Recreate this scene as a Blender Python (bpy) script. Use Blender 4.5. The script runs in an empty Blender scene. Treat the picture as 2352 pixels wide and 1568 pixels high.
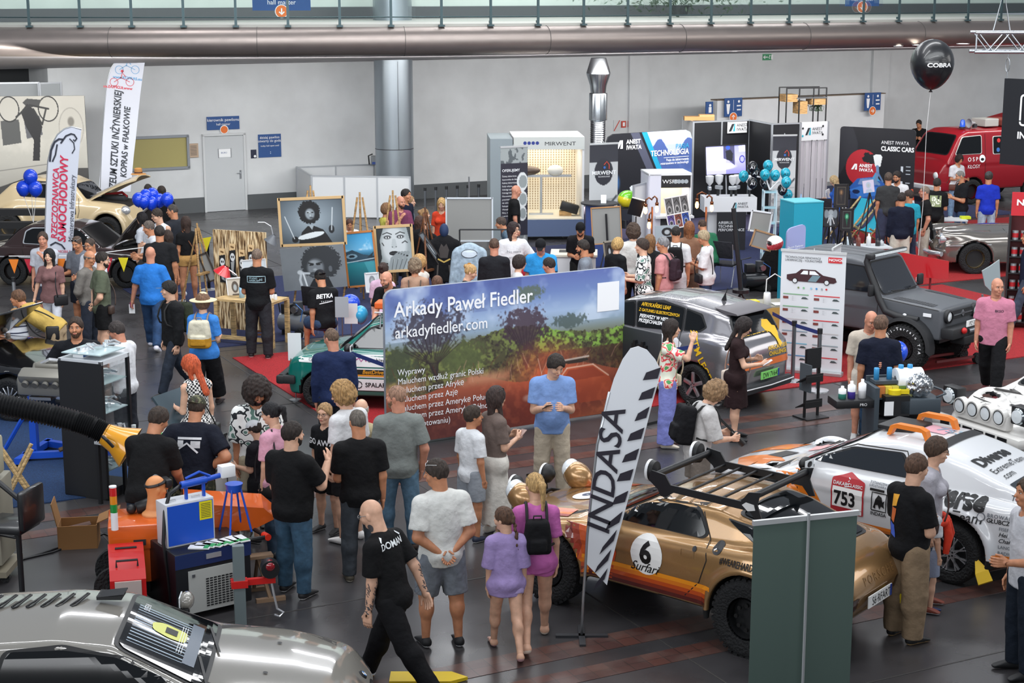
import bpy,bmesh,random
from math import*
import numpy as np
from mathutils import Vector as V3,Matrix
from mathutils.bvhtree import BVHTree
random.seed(7);RNG=np.random.RandomState(5)
SC=bpy.context.scene;COL=SC.collection
PI=pi;En=enumerate;F32=np.float32;Rg=range
# == camera, light, exposure
FPX=3800.;CAMH=6.1;PITCH=radians(12.1)
cam_data=bpy.data.cameras.new('camera');cam=bpy.data.objects.new('camera',cam_data);COL.objects.link(cam)
cam.location=(0,0,CAMH);cam.rotation_euler=(PI/2-PITCH,0,0)
cam_data.sensor_width=36;cam_data.lens=36*FPX/2352;cam_data.clip_end=300;cam_data.clip_start=.5
SC.camera=cam
SC.view_settings.view_transform='Standard';SC.view_settings.look='None'
SC.view_settings.exposure=0.;SC.view_settings.gamma=1;SC.view_settings.use_curve_mapping=0
W=bpy.data.worlds.new('World');SC.world=W;W.use_nodes=1
_bg=W.node_tree.nodes['Background'];_bg.inputs[0].default_value=(.8,.88,1,1);_bg.inputs[1].default_value=.33
def area(name,loc,rot,sx,sy,power,col=(1,1,1)):
 l=bpy.data.lights.new(name,'AREA');l.shape='RECTANGLE';l.size=sx;l.size_y=sy;l.energy=power;l.color=col
 o=bpy.data.objects.new(name,l);COL.objects.link(o);o.location=loc;o.rotation_euler=rot;return o
# roof skylight strips and the glazed front of the hall behind the balcony
for i in Rg(6):
 area('skylight',(-3+(i%2)*8,8+i*8,13),(0,0,radians(20)),16,1.2,550+i*130,(.97,.98,1))
area('window_daylight',(4,-14,9),(radians(82),0,0),44,9,6800,(.95,.97,1))
area('back_wall_fill',(4,20,13),(radians(58),0,radians(12)),34,5,2800,(.94,.98,1))  # added fill light under the roof, tilted to brighten the far wall
area('window_daylight',(-20,-6,10),(radians(62),0,radians(-50)),22,7,2600,(.93,.97,1))
area('window_daylight',(26,22,9),(radians(66),0,radians(82)),24,6,1500,(1,.98,.95))
area('wall_fill_row',(-6,38.9,4.35),(radians(62),0,radians(14)),24,.5,760,(1,.98,.95))  # two added strips tilted at the back wall, standing in for the downlights
area('wall_fill_row',(12,45.5,4.35),(radians(62),0,radians(27)),22,.5,700,(1,.98,.95))
# == pixel to place
CT,ST=cos(PITCH),sin(PITCH)
def ray(x,y):
 a,b=(x-1176)/FPX,(784-y)/FPX
 return V3((a,CT+b*ST,-ST+b*CT))
def at(x,y,z=0.):
 d=ray(x,y);t=(z-CAMH)/d.z
 return V3((d.x*t,d.y*t,z))
def atY(x,y,Y):
 d=ray(x,y);t=Y/d.y
 return V3((d.x*t,Y,CAMH+d.z*t))
# == tagging
def tag(o,lb=None,cat=None,group=None,kj=None):
 if lb:o['label']=lb
 if cat:o['category']=cat
 if group:o['group']=group
 if kj:o['kind']=kj
 return o
def empty(name,loc=(0,0,0),rz=0,lb=None,cat=None,group=None):
 o=bpy.data.objects.new(name,None);COL.objects.link(o);o.location=loc;o.rotation_euler=(0,0,rz)
 o.empty_display_size=.1
 return tag(o,lb,cat,group)
# == materials
def lin(c):
 if isinstance(c,str):
  c=c.lstrip('#');c=c if len(c)==6 else ''.join(k*2 for k in c);c=[int(c[i:i+2],16)/255 for i in(0,2,4)]
 return tuple([(v/12.92 if v<=.04045 else((v+.055)/1.055)**2.4)for v in c[:3]])+(1.,)
_M={}
def mat(c,rough=.5,metal=0,ct=0,kj=None,spec=.5,emit=0,alpha=1,name=None,**kw):
 key=(c if isinstance(c,str)else tuple(c),rough,metal,ct,kj,spec,emit,alpha,name,tuple(sorted(kw.items())))
 if key in _M:return _M[key]
 m=bpy.data.materials.new(name or 'material');m.use_nodes=1
 nt=m.node_tree;N=nt.nodes;L=nt.links;b=N['Principled BSDF']
 col=lin(c)
 def si(n,v,o=b):o.inputs[n].default_value=v
 si('Base Color',col);si('Roughness',rough);si('Metallic',metal);si('Specular IOR Level',spec)
 if ct:si('Coat Weight',ct);si('Coat Roughness',.03)
 if emit:si('Emission Color',col);si('Emission Strength',emit)
 def tc():return N.new('ShaderNodeTexCoord').outputs['Object']
 def noise(scale,detail=3,vec=None):
  n=N.new('ShaderNodeTexNoise');si('Scale',scale,n);si('Detail',detail,n)
  L.new(vec or tc(),n.inputs['Vector']);return n.outputs['Fac']
 def ramp(fac,stops,interp='LINEAR'):
  r=N.new('ShaderNodeValToRGB');r.color_ramp.interpolation=interp
  e=r.color_ramp.elements
  while len(e)<len(stops):e.new(.5)
  for k,(p,cc)in En(stops):e[k].position=p;e[k].color=lin(cc)
  L.new(fac,r.inputs[0]);return r.outputs[0]
 def bump(h,s,d=.01):
  n=N.new('ShaderNodeBump');si('Strength',s,n);si('Distance',d,n)
  L.new(h,n.inputs['Height']);L.new(n.outputs[0],b.inputs['Normal'])
 def vary(amt,scale):
  mx=N.new('ShaderNodeMix');mx.data_type='RGBA';mx.blend_type='MULTIPLY';si(0,1,mx)
  si(6,col,mx)
  L.new(ramp(noise(scale),[(.3,(1-amt,)*3),(.7,(1,1,1))]),mx.inputs[7]);L.new(mx.outputs[2],b.inputs['Base Color'])
 if kj=='cloth':
  bump(noise(kw.get('bs',14),4),.5,.03);vary(.1,9)
  si('Specular IOR Level',.22)
 elif kj=='denim':
  bump(noise(16,5),.5,.02);vary(.2,14)
 elif kj=='skin':
  si('Subsurface Weight',0);vary(.12,14)
 elif kj=='hair':
  w=N.new('ShaderNodeTexNoise');si('Scale',60,w);si('Detail',2,w)
  mp=N.new('ShaderNodeMapping');si('Scale',(1,1,.25),mp);L.new(tc(),mp.inputs[0]);L.new(mp.outputs[0],w.inputs[0])
  mx=N.new('ShaderNodeMix');mx.data_type='RGBA';mx.blend_type='MULTIPLY';si(0,1,mx);si(6,col,mx)
  L.new(ramp(w.outputs['Fac'],[(.3,(.68,)*3),(.65,(1.,)*3)]),mx.inputs[7]);L.new(mx.outputs[2],b.inputs['Base Color']);bump(w.outputs['Fac'],.8,.02)
 elif kj in('camo','floral','leafy'):
  st={'camo':[(0,'#2b2f22'),(.42,'#4a4a35'),(.5,'#22261c'),(.58,'#6b6a50')],'floral':[(0,'#e9ead8'),(.45,'#e04a52'),(.52,'#f1c9b8'),(.58,'#4f9a5a')],'leafy':[(0,'#f2f3f0'),(.47,'#20252a'),(.54,'#dfe3e0'),(.6,'#5d7f74')]}[kj]
  L.new(ramp(noise(kw.get('s',9),1),st,'CONSTANT'),b.inputs['Base Color'])
 elif kj=='check':
  k=N.new('ShaderNodeTexChecker');si('Scale',kw.get('s',40),k);si(1,col,k);si(2,lin('#15151a'),k)
  L.new(tc(),k.inputs[0]);L.new(k.outputs[0],b.inputs['Base Color'])
 elif kj=='stripe':
  w=N.new('ShaderNodeTexWave');w.bands_direction='Z';si('Scale',kw.get('s',3.2),w);si('Distortion',.3,w)
  L.new(tc(),w.inputs[0]);L.new(ramp(w.outputs['Fac'],[(0,'#3a3f55'),(.12,c)],'CONSTANT'),b.inputs['Base Color'])
 elif kj=='wood':
  mp=N.new('ShaderNodeMapping');si('Scale',kw.get('sc',(1,1,8)),mp);L.new(tc(),mp.inputs[0])
  f=noise(6,4,mp.outputs[0]);dk=tuple(v*.62 for v in[int(c[i:i+2],16)/255 for i in(1,3,5)])
  L.new(ramp(f,[(.3,dk),(.65,c)]),b.inputs['Base Color']);bump(f,.2)
 elif kj=='slab':
  mp=N.new('ShaderNodeMapping');si('Scale',(9,9,.8),mp);L.new(tc(),mp.inputs[0])
  f=noise(5,5,mp.outputs[0]);L.new(ramp(f,[(.36,'#3a2716'),(.46,'#8a6a43'),(.55,'#d9c096'),(.7,'#efe0bd')]),b.inputs['Base Color']);bump(f,.4)
 elif kj=='concrete':
  f=noise(.35,4);g=noise(1.2,3)
  mx=N.new('ShaderNodeMix');mx.data_type='RGBA';mx.blend_type='MULTIPLY';si(0,1,mx)
  L.new(ramp(f,[(.3,'#3c3b3d'),(.7,'#4a484a')]),mx.inputs[6]);L.new(ramp(g,[(.3,(.82,)*3),(.7,(1,1,1))]),mx.inputs[7]);L.new(mx.outputs[2],b.inputs['Base Color'])
  r=N.new('ShaderNodeMapRange');L.new(g,r.inputs[0]);si(3,.16,r);si(4,.42,r);L.new(r.outputs[0],b.inputs['Roughness'])
 elif kj=='carpet':
  bump(noise(90,2),.5,.01);vary(.35,60)
 elif kj=='plaster':
  vary(.05,1.3);bump(noise(30,2),.05)
 elif kj=='brick':
  k=N.new('ShaderNodeTexBrick');L.new(tc(),k.inputs[0]);k.offset=0
  si('Color1',lin('#5a3a33'),k);si('Color2',lin('#473230'),k);si('Mortar',lin('#2b2725'),k)
  si('Scale',1,k);si('Mortar Size',.004,k);si('Brick Width',.19,k);si('Row Height',5,k)
  g=noise(3,5);mx=N.new('ShaderNodeMix');mx.data_type='RGBA';L.new(ramp(g,[(.45,(0,0,0)),(.75,(.75,)*3)]),mx.inputs[0])
  L.new(k.outputs[0],mx.inputs[6]);si(7,lin('#6d625c'),mx);L.new(mx.outputs[2],b.inputs['Base Color'])
 elif kj=='brushed':
  f=noise(3,3);r=N.new('ShaderNodeMapRange');L.new(f,r.inputs[0]);si(3,rough*.8,r);si(4,rough*1.3,r);L.new(r.outputs[0],b.inputs['Roughness'])
 elif kj=='flake':
  v=N.new('ShaderNodeTexVoronoi');si('Scale',400,v);L.new(tc(),v.inputs[0])
  mx=N.new('ShaderNodeMix');mx.data_type='RGBA';mx.blend_type='MULTIPLY';si(0,1,mx);si(6,col,mx)
  L.new(ramp(v.outputs['Distance'],[(0,(1,1,1)),(1,(.8,)*3)]),mx.inputs[7]);L.new(mx.outputs[2],b.inputs['Base Color'])
 elif kj=='tread':
  bump(noise(40,1),.8,.03)
 elif kj=='paint':
  a=N.new('ShaderNodeAttribute');a.attribute_name='ink';L.new(a.outputs['Color'],b.inputs['Base Color'])
  if emit:L.new(a.outputs['Color'],b.inputs['Emission Color'])
 elif kj=='glass':
  si('Transmission Weight',1);si('IOR',1.1);si('Alpha',kw.get('a',.3))
 _M[key]=m;return m
# == mesh collecting
class MB:
 def __init__(s):s.v=[];s.f=[];s.m=[];s.mats=[];s.T=Matrix()
 def slot(s,m):
  if m not in s.mats:s.mats.append(m)
  return s.mats.index(m)
 def add(s,vs,fs,m=None):
  o=len(s.v);k=s.slot(m)if m is not None else 0
  T=s.T
  s.v+=[tuple(T@V3(v))for v in vs];s.f+=[tuple(i+o for i in f)for f in fs];s.m+=[k]*len(fs);return s
 def bo(s,c,d,m=None,rz=0,rx=0,ry=0,bev=0):
  x,y,z=d[0]/2,d[1]/2,d[2]/2
  R=Matrix.Rotation(rz,3,'Z')@Matrix.Rotation(ry,3,'Y')@Matrix.Rotation(rx,3,'X');c=V3(c)
  if bev:
   b=min(bev,x*.9,y*.9,z*.9);V=[];
   bm=bmesh.new();bmesh.ops.create_cube(bm,size=1)
   for v in bm.verts:v.co=V3((v.co.x*2*x,v.co.y*2*y,v.co.z*2*z))
   bmesh.ops.bevel(bm,geom=list(bm.edges),offset=b,segments=2,affect='EDGES',profile=.5)
   bm.verts.index_update();vs=[c+R@v.co for v in bm.verts];fs=[[v.index for v in f.verts]for f in bm.faces];bm.free()
   return s.add(vs,fs,m)
  P=[V3((i,j,k))for k in(-z,z)for j in(-y,y)for i in(-x,x)]
  return s.add([c+R@p for p in P],[(0,2,3,1),(4,5,7,6),(0,1,5,4),(2,6,7,3),(0,4,6,2),(1,3,7,5)],m)
 def tb(s,pts,r,m=None,n=10,cq=1):
  pts=[V3(p)for p in pts];rs=r if isinstance(r,(list,tuple))else[r]*len(pts)
  V=[];up=V3((0,0,1))
  t0=(pts[1]-pts[0]).normalized();a=t0.cross(up)
  if a.length<.01:a=t0.cross(V3((1,0,0)))
  a.normalize()
  for i,p in En(pts):
   t=(pts[min(i+1,len(pts)-1)]-pts[max(i-1,0)]).normalized()
   a=(a-t*a.dot(t))
   a=a.normalized()if a.length>1e-6 else t.orthogonal().normalized()
   b=t.cross(a)
   for k in Rg(n):
    q=2*PI*k/n;V.append(p+(a*cos(q)+b*sin(q))*rs[i])
  F=[(i*n+k,i*n+(k+1)%n,(i+1)*n+(k+1)%n,(i+1)*n+k)for i in Rg(len(pts)-1)for k in Rg(n)]
  if cq:F+=[tuple(Rg(n))[::-1],tuple(Rg((len(pts)-1)*n,len(pts)*n))]
  return s.add(V,F,m)
 def lt(s,prof,m=None,n=24,c=(0,0,0),axis='Z',cq=1,R=None):
  V=[]
  for(r,h)in prof:
   for k in Rg(n):
    q=2*PI*k/n;p=V3((r*cos(q),r*sin(q),h))
    if axis=='Y':p=V3((p.x,-p.z,p.y))
    elif axis=='X':p=V3((p.z,p.y,-p.x))
    if R:p=R@p
    V.append(V3(c)+p)
  F=[(i*n+k,i*n+(k+1)%n,(i+1)*n+(k+1)%n,(i+1)*n+k)for i in Rg(len(prof)-1)for k in Rg(n)]
  if cq:
   if prof[0][0]>1e-4:F.append(tuple(Rg(n))[::-1])
   if prof[-1][0]>1e-4:F.append(tuple(Rg((len(prof)-1)*n,len(prof)*n)))
  return s.add(V,F,m)
 def cyl(s,a,b,r,m=None,n=16,r2=None):return s.tb([a,b],[r,r if r2 is None else r2],m,n)
 def ball(s,c,r,m=None,n=16,k=10):
  r=(r,r,r)if not isinstance(r,(tuple,list))else r
  V=[];
  for i in Rg(k+1):
   ph=PI*i/k
   for j in Rg(n):
    q=2*PI*j/n;V.append((c[0]+r[0]*sin(ph)*cos(q),c[1]+r[1]*sin(ph)*sin(q),c[2]-r[2]*cos(ph)))
  F=[(i*n+j,i*n+(j+1)%n,(i+1)*n+(j+1)%n,(i+1)*n+j)for i in Rg(k)for j in Rg(n)]
  return s.add(V,F,m)
 def prism(s,po_,t,m=None,axis='Y',off=0):
  n=len(po_)
  if sum(po_[i][0]*po_[(i+1)%n][1]-po_[(i+1)%n][0]*po_[i][1]for i in Rg(n))<0:po_=po_[::-1]
  def P(u,v,w):return(u,w,v)if axis=='Y' else((u,v,w)if axis=='Z' else(w,u,v))
  V=[P(u,v,off-t/2)for u,v in po_]+[P(u,v,off+t/2)for u,v in po_]
  F=[tuple(Rg(n)),tuple(Rg(n,2*n))[::-1]]+[(i,i+n,(i+1)%n+n,(i+1)%n)for i in Rg(n)]
  if axis!='Y':F=[f[::-1]for f in F]
  return s.add(V,F,m)
 def b(s,n,p,*a,**k):return s.bd(n,None,p,*a,**k)
 def bd(s,name,m=None,parent=None,smooth=0,loc=None,rz=None,ag=None):
  me=bpy.data.meshes.new(name);me.from_pydata(s.v,[],s.f)
  mats=s.mats if s.mats and s.mats[0]is not None and m is None else[m]
  for q in mats:me.materials.append(q)
  if len(mats)>1:me.polygons.foreach_set('material_index',s.m)
  if smooth:
   me.polygons.foreach_set('use_smooth',[1]*len(me.polygons))
   if ag:me.set_sharp_from_angle(angle=radians(ag))
  o=bpy.data.objects.new(name,me);COL.objects.link(o)
  if parent:o.parent=parent
  if loc is not None:o.location=loc
  if rz is not None:o.rotation_euler=(0,0,rz)
  return o
def copy_tree(o,parent=None):
 c=o.copy();COL.objects.link(c);c.parent=parent
 for ch in[q for q in o.children]:copy_tree(ch,c)
 return c
# == implicit shapes and their surface
def seg(P,a,b,ra,rb=None,flat=None,cut=None):
 rb=ra if rb is None else rb
 a=np.asarray(a,F32);b=np.asarray(b,F32);ab=b-a;L2=float(ab@ab)+1e-9
 s=1.
 Q=P-a
 if flat is not None:
  d,k=flat;d=np.asarray(d,F32);Q=Q+np.outer(Q@d,d)*(1/k-1)
 t=np.clip((Q@ab)/L2,0,1)
 f=np.linalg.norm(Q-t[:,None]*ab,axis=1)-(ra+(rb-ra)*t)
 if cut:
  L=sqrt(L2);u=(P-a)@ab/L
  if 'b' in cut:f=np.maximum(f,u-L)
  if 'a' in cut:f=np.maximum(f,-u)
 return f.astype(F32)
def ell(P,c,r,R=None):
 Q=P-np.asarray(c,F32)
 if R is not None:Q=Q@np.asarray(R,F32)
 r=np.asarray(r,F32);k=np.linalg.norm(Q/r,axis=1)
 return((k-1)*float(r.min())).astype(F32)
def sn(a,b,k):
 h=np.clip(.5+.5*(b-a)/k,0,1);return b*(1-h)+a*h-k*h*(1-h)
def smax(a,b,k):return-sn(-a,-b,k)
def sfn(f,lo,hi,h,newton=0):
 lo=np.asarray(lo,float);n=[int(ceil((hi[i]-lo[i])/h))+1 for i in Rg(3)]
 g=[np.arange(n[i])*h+lo[i]for i in Rg(3)]
 X=np.stack(np.meshgrid(*g,indexing='ij'),-1).reshape(-1,3).astype(F32)
 V=f(X).reshape(n);S=V<0
 C=[S[i:n[0]-1+i,j:n[1]-1+j,k:n[2]-1+k]for i in(0,1)for j in(0,1)for k in(0,1)]
 tot=sum(c.astype(np.int8)for c in C);act=(tot>0)&(tot<8)
 ci,cj,ck=np.nonzero(act);m=len(ci)
 if m==0:return np.zeros((0,3)),[]
 idx=-np.ones(act.shape,np.int64);idx[ci,cj,ck]=np.arange(m)
 off=[(i,j,k)for i in(0,1)for j in(0,1)for k in(0,1)]
 vals=[V[ci+o[0],cj+o[1],ck+o[2]]for o in off]
 acc=np.zeros((m,3));cnt=np.zeros(m)
 for a in Rg(8):
  for b in Rg(a+1,8):
   d=[abs(off[a][q]-off[b][q])for q in Rg(3)]
   if sum(d)!=1:continue
   cr=(vals[a]<0)!=(vals[b]<0);den=vals[a]-vals[b]
   t=np.where(cr,vals[a]/np.where(den==0,1,den),0)
   for q in Rg(3):acc[:,q]+=np.where(cr,off[a][q]+(off[b][q]-off[a][q])*t,0)
   cnt+=cr
 P=(acc/cnt[:,None]+np.stack([ci,cj,ck],1))*h+lo
 for _ in Rg(newton):
  e=h*.25;p32=P.astype(F32);f0=f(p32)
  G=np.stack([(f((p32+np.eye(3,dtype=F32)[q]*e))-f0)/e for q in Rg(3)],1)
  st=np.clip(-f0/np.maximum((G*G).sum(1),1e-3),-h,h);P=P+np.clip(st[:,None]*G,-h*.6,h*.6)
 F=[]
 for ax in Rg(3):
  A=np.swapaxes(S,0,ax);I=np.swapaxes(idx,0,ax)
  s0=A[:-1,1:-1,1:-1];s1=A[1:,1:-1,1:-1];i,j,k=np.nonzero(s0!=s1)
  fl=s0[i,j,k];j=j+1;k=k+1
  q=np.stack([I[i,j-1,k-1],I[i,j,k-1],I[i,j,k],I[i,j-1,k]],1)
  if ax>0:fl=~fl
  q[~fl]=q[~fl][:,::-1];F.append(q)
 F=np.concatenate(F);F=F[(F>=0).all(1)]
 return P,F
def npm(name,parts,mats,parent=None,smooth=1):
 """parts: list of (verts Nx3, quads Mx4 or face list, material index)."""
 V=[];F=[];MI=[];o=0
 for v,f,mi in parts:
  if len(v)==0:continue
  V.append(np.asarray(v));f=np.asarray(f)+o;F+=f.tolist();MI+=(mi.tolist()if hasattr(mi,'tolist')else[mi]*len(f));o+=len(v)
 me=bpy.data.meshes.new(name);me.from_pydata(np.concatenate(V).tolist(),[],F)
 for m in mats:me.materials.append(m)
 if len(mats)>1:me.polygons.foreach_set('material_index',MI)
 if smooth:me.polygons.foreach_set('use_smooth',[1]*len(me.polygons))
 ob=bpy.data.objects.new(name,me);COL.objects.link(ob)
 if parent:ob.parent=parent
 return ob
def vnoise(P,s,seed=0):
 x,y,z=P[:,0]*s+seed,P[:,1]*s+seed*1.7,P[:,2]*s
 return(np.sin(x*1.3+1.7*np.sin(y*1.1+z*.7))+np.sin(y*1.7+1.3*np.sin(z*1.3+x))+np.sin(z*1.1+1.5*np.sin(x*.9+y*1.3)))/3
# == lettering
_TC={}
def text_mesh(txt,size,bq=0,shear=0,align='LEFT',width=1.,spacing=1.):
 key=(txt,bq,shear,align,width,spacing)
 if key not in _TC:
  c=bpy.data.curves.new('t','FONT');c.body=txt;c.size=1;c.offset=bq;c.shear=shear;c.align_x=align;c.resolution_u=3;c.space_character=spacing;c.space_line=.95
  o=bpy.data.objects.new('t',c);COL.objects.link(o)
  bpy.context.view_layer.update();dg=bpy.context.evaluated_depsgraph_get()
  me=bpy.data.meshes.new_from_object(o.evaluated_get(dg));
  _TC[key]=([(v.co.x*width,v.co.y)for v in me.vertices],[tuple(p.vertices)for p in me.polygons])
  bpy.data.objects.remove(o);bpy.data.curves.remove(c);bpy.data.meshes.remove(me)
 v,f=_TC[key];return[(x*size,y*size)for x,y in v],f
# == printing laid onto a curved surface
_BV={}
def bvh(objs):
 objs=objs if isinstance(objs,(list,tuple))else[objs]
 key=tuple(o.name for o in objs)
 if key not in _BV:
  V=[];F=[]
  for o in objs:
   k=len(V);V+=[v.co.copy()for v in o.data.vertices];F+=[tuple(i+k for i in p.vertices)for p in o.data.polygons]
  _BV[key]=BVHTree.FromPolygons(V,F)
 return _BV[key]
def rd_(po_,r,n=4):
 out=[];m=len(po_)
 for i in Rg(m):
  p=V3(po_[i]);a=V3(po_[i-1])-p;b=V3(po_[(i+1)%m])-p
  rr=r[i]if isinstance(r,(list,tuple))else r
  d=min(rr,a.length*.45,b.length*.45);A=p+a.normalized()*d;B=p+b.normalized()*d
  for k in Rg(n+1):
   t=k/n;q=A*(1-t)**2+p*2*t*(1-t)+B*t*t;out.append((q.x,q.y))
 return out
def disc(cx,cy,r,n=28,ry=None):return[(cx+r*cos(2*PI*i/n),cy+(ry or r)*sin(2*PI*i/n))for i in Rg(n)]
def rect(x0,y0,x1,y1):return[(x0,y0),(x1,y0),(x1,y1),(x0,y1)]
def strip(pts,w):
 F=[];V=[]
 for i,p in En(pts):
  a=V3(pts[max(i-1,0)]);b=V3(pts[min(i+1,len(pts)-1)]);t=(b-a)
  t=t.normalized()if t.length>0 else V3((1,0));n=V3((-t.y,t.x))*w/2;p=V3(p)
  V+=[tuple(p+n),tuple(p-n)]
 for i in Rg(len(pts)-1):F.append((2*i,2*i+1,2*i+3,2*i+2))
 return V,F
class Dec:
 """shapes in (u,v) of a frame (origin, U, V, N) dropped along -N onto the target"""
 def __init__(s,target,parent=None):s.t=bvh(target);s.par=parent;s.mb=MB()
 def frame(s,O,U,V,N=None):
  s.O=V3(O);s.U=V3(U).normalized();s.V=V3(V).normalized();s.N=V3(N).normalized()if N else s.U.cross(s.V);return s
 def mesh(s,V2,F,m,off=.004,g=.06,far=1.5):
  bm=bmesh.new();vs=[bm.verts.new((x,y,0))for x,y in V2]
  for f in F:
   try:bm.faces.new([vs[i]for i in f])
   except ValueError:pass
  if g:
   xs=[v[0]for v in V2];ys=[v[1]for v in V2]
   for k,(lo,hi)in En(((min(xs),max(xs)),(min(ys),max(ys)))):
    nn=int((hi-lo)/g)
    for q in Rg(1,nn+1):
     co=[0,0,0];no=[0,0,0];co[k]=lo+(hi-lo)*q/(nn+1);no[k]=1
     bmesh.ops.bisect_plane(bm,geom=list(bm.verts)+list(bm.edges)+list(bm.faces),plane_co=co,plane_no=no)
  bm.verts.index_update();P=[];last=None;bad=[]
  for v in bm.verts:
   w=s.O+s.U*v.co.x+s.V*v.co.y;h=s.t.ray_cast(w+s.N*far,-s.N,far*2)
   if h[0]is not None:P.append(h[0]+s.N*off)
   else:P.append(None);bad.append(v.index)
  bs=set(bad);ok=[]
  for i,p in En(P):
   if p is None:P[i]=V3((0,0,0))
  fs=[[v.index for v in f.verts]for f in bm.faces if not any(v.index in bs for v in f.verts)]
  bm.free()
  if fs:s.mb.add(P,fs,m)
  return s
 def po_(s,po_,m,off=.004,g=.06):return s.mesh(po_,[tuple(Rg(len(po_)))],m,off,g)
 def ln(s,pts,w,m,off=.005,g=.05):
  dense=[]
  for i in Rg(len(pts)-1):
   a,b=V3(pts[i]),V3(pts[i+1]);n=max(1,int((b-a).length/.05))
   for k in Rg(n):dense.append(tuple(a.lerp(b,k/n)))
  dense.append(tuple(pts[-1]));V,F=strip(dense,w);return s.mesh(V,F,m,off,0)
 def tx(s,t,x,y,size,m,off=.007,rot=0,g=.12,**kw):
  V,F=text_mesh(t,size,**kw);c,n=cos(rot),sin(rot)
  return s.mesh([(x+a*c-b*n,y+a*n+b*c)for a,b in V],F,m,off,g)
 def bd(s,name):
  if not s.mb.v:return None
  return s.mb.bd(name,None,s.par)
# == people
SKINM={}
def rotm(yaw,pitch):
 cy,sy,cp,sp=cos(yaw),sin(yaw),cos(pitch),sin(pitch)
 R=Matrix.Rotation(yaw,3,'Z')@Matrix.Rotation(-pitch,3,'X')
 return R
ARMS={'down':((.14,0,-1),(.04,.16,-1)),'back':((.22,-.22,-1),(-.8,-.25,-.62)),'cross':((.12,.2,-1),(-.85,.5,.22)),'phone':((.1,.15,-1),(-.42,.9,.3)),'pocket':((.3,-.12,-1),(-.1,.3,-1)),'hip':((.6,-.15,-.85),(-.75,.3,-.45)),'chin':((.02,.5,-.9),(-.5,.3,1)),'reach':((.05,.75,-.65),(0,.95,-.25)),'up':((.15,.7,-.25),(-.35,.25,1)),'bent':((.12,.1,-1),(-.1,1,.05)),'table':((.1,.35,-1),(-.1,.7,-.8)),'swingf':((.12,.4,-1),(0,.6,-.85)),'swingb':((.18,-.4,-1),(.1,-.15,-1)),'wide':((.35,.1,-1),(.25,.1,-1)),'strap':((.1,-.05,-1),(-.35,.75,.8)),'cam':((.2,.4,-1),(-.3,1,.1)),'knees':((.1,.3,-1),(-.1,.7,-.5))}
def hand_geo(w,d,n,h,curl,s):
 d=V3(d).normalized();n=V3(n);n=(n-d*n.dot(d)).normalized();sd=d.cross(n).normalized()*s
 def pt(a,b,c):return w+d*a*h+sd*b*h+n*c*h
 segs=[(pt(0,0,0),pt(.014,0,0),.017,.017)]
 lens=(.036,.041,.038,.03)
 c1,c2=curl*.7,curl*1.5
 for k in Rg(4):
  b=.019-.0125*k;p0=pt(.012,b*.7,0);p1=pt(.05,b,.002);l=lens[k]*h
  d1=d*cos(c1)+n*sin(c1)+sd*b*4;d1.normalize();d2=d*cos(c2)+n*sin(c2);p2=p1+d1*l*.5;p3=p2+d2*l*.5
  segs+=[(p0,p1,.0095,.0072),(p1,p2,.0062,.0056),(p2,p3,.0056,.0047)]
 t0=pt(.012,.014,0);t1=pt(.034,.032,.008);t2=pt(.056,.034,.016+.01*curl)
 segs+=[(t0,t1,.0095,.0068),(t1,t2,.0066,.0052)]
 def f(P):
  r=None
  for a,b,ra,rb in segs:
   q=seg(P,a,b,ra*h,rb*h);r=q if r is None else sn(r,q,.0035*h)
  return r
 pts=np.array([a for s_ in segs for a in(s_[0],s_[1])]);return sfn(f,pts.min(0)-.025,pts.max(0)+.025,.0058)
def head_f(fem,ch,neck):
 def f(P):
  r=ell(P,(0,-.006,.014),(.0425,.0535,.0525));j=.9 if fem or ch else 1.
  r=sn(r,ell(P,(0,.008,-.018),(.036*j,.041,.047)),.014)
  r=sn(r,ell(P,(0,.03,-.052),(.017*j,.016,.013)),.014)
  r=sn(r,seg(P,(0,.047,.008),(0,.0585,-.014),.0035,.0078),.006)
  r=sn(r,seg(P,(-.022,.04,.0165),(.022,.04,.0165),.0062),.01)
  for s in(-1,1):
   r=sn(r,ell(P,(s*.022,.034,-.018),(.013,.012,.012)),.012)
   r=smax(r,-ell(P,(s*.0175,.0535,.003),(.009,.0065,.0055)),.005)
   r=np.minimum(r,ell(P,(s*.0435,-.004,-.004),(.0045,.011,.0165)))
  r=sn(r,seg(P,(-.008,.049,-.033),(.008,.049,-.033),.0052),.006)
  return sn(r,seg(P,(0,-.012,-.03),neck,.0305 if fem or ch else .036,.034 if fem or ch else .04),.015)
 return f
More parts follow.
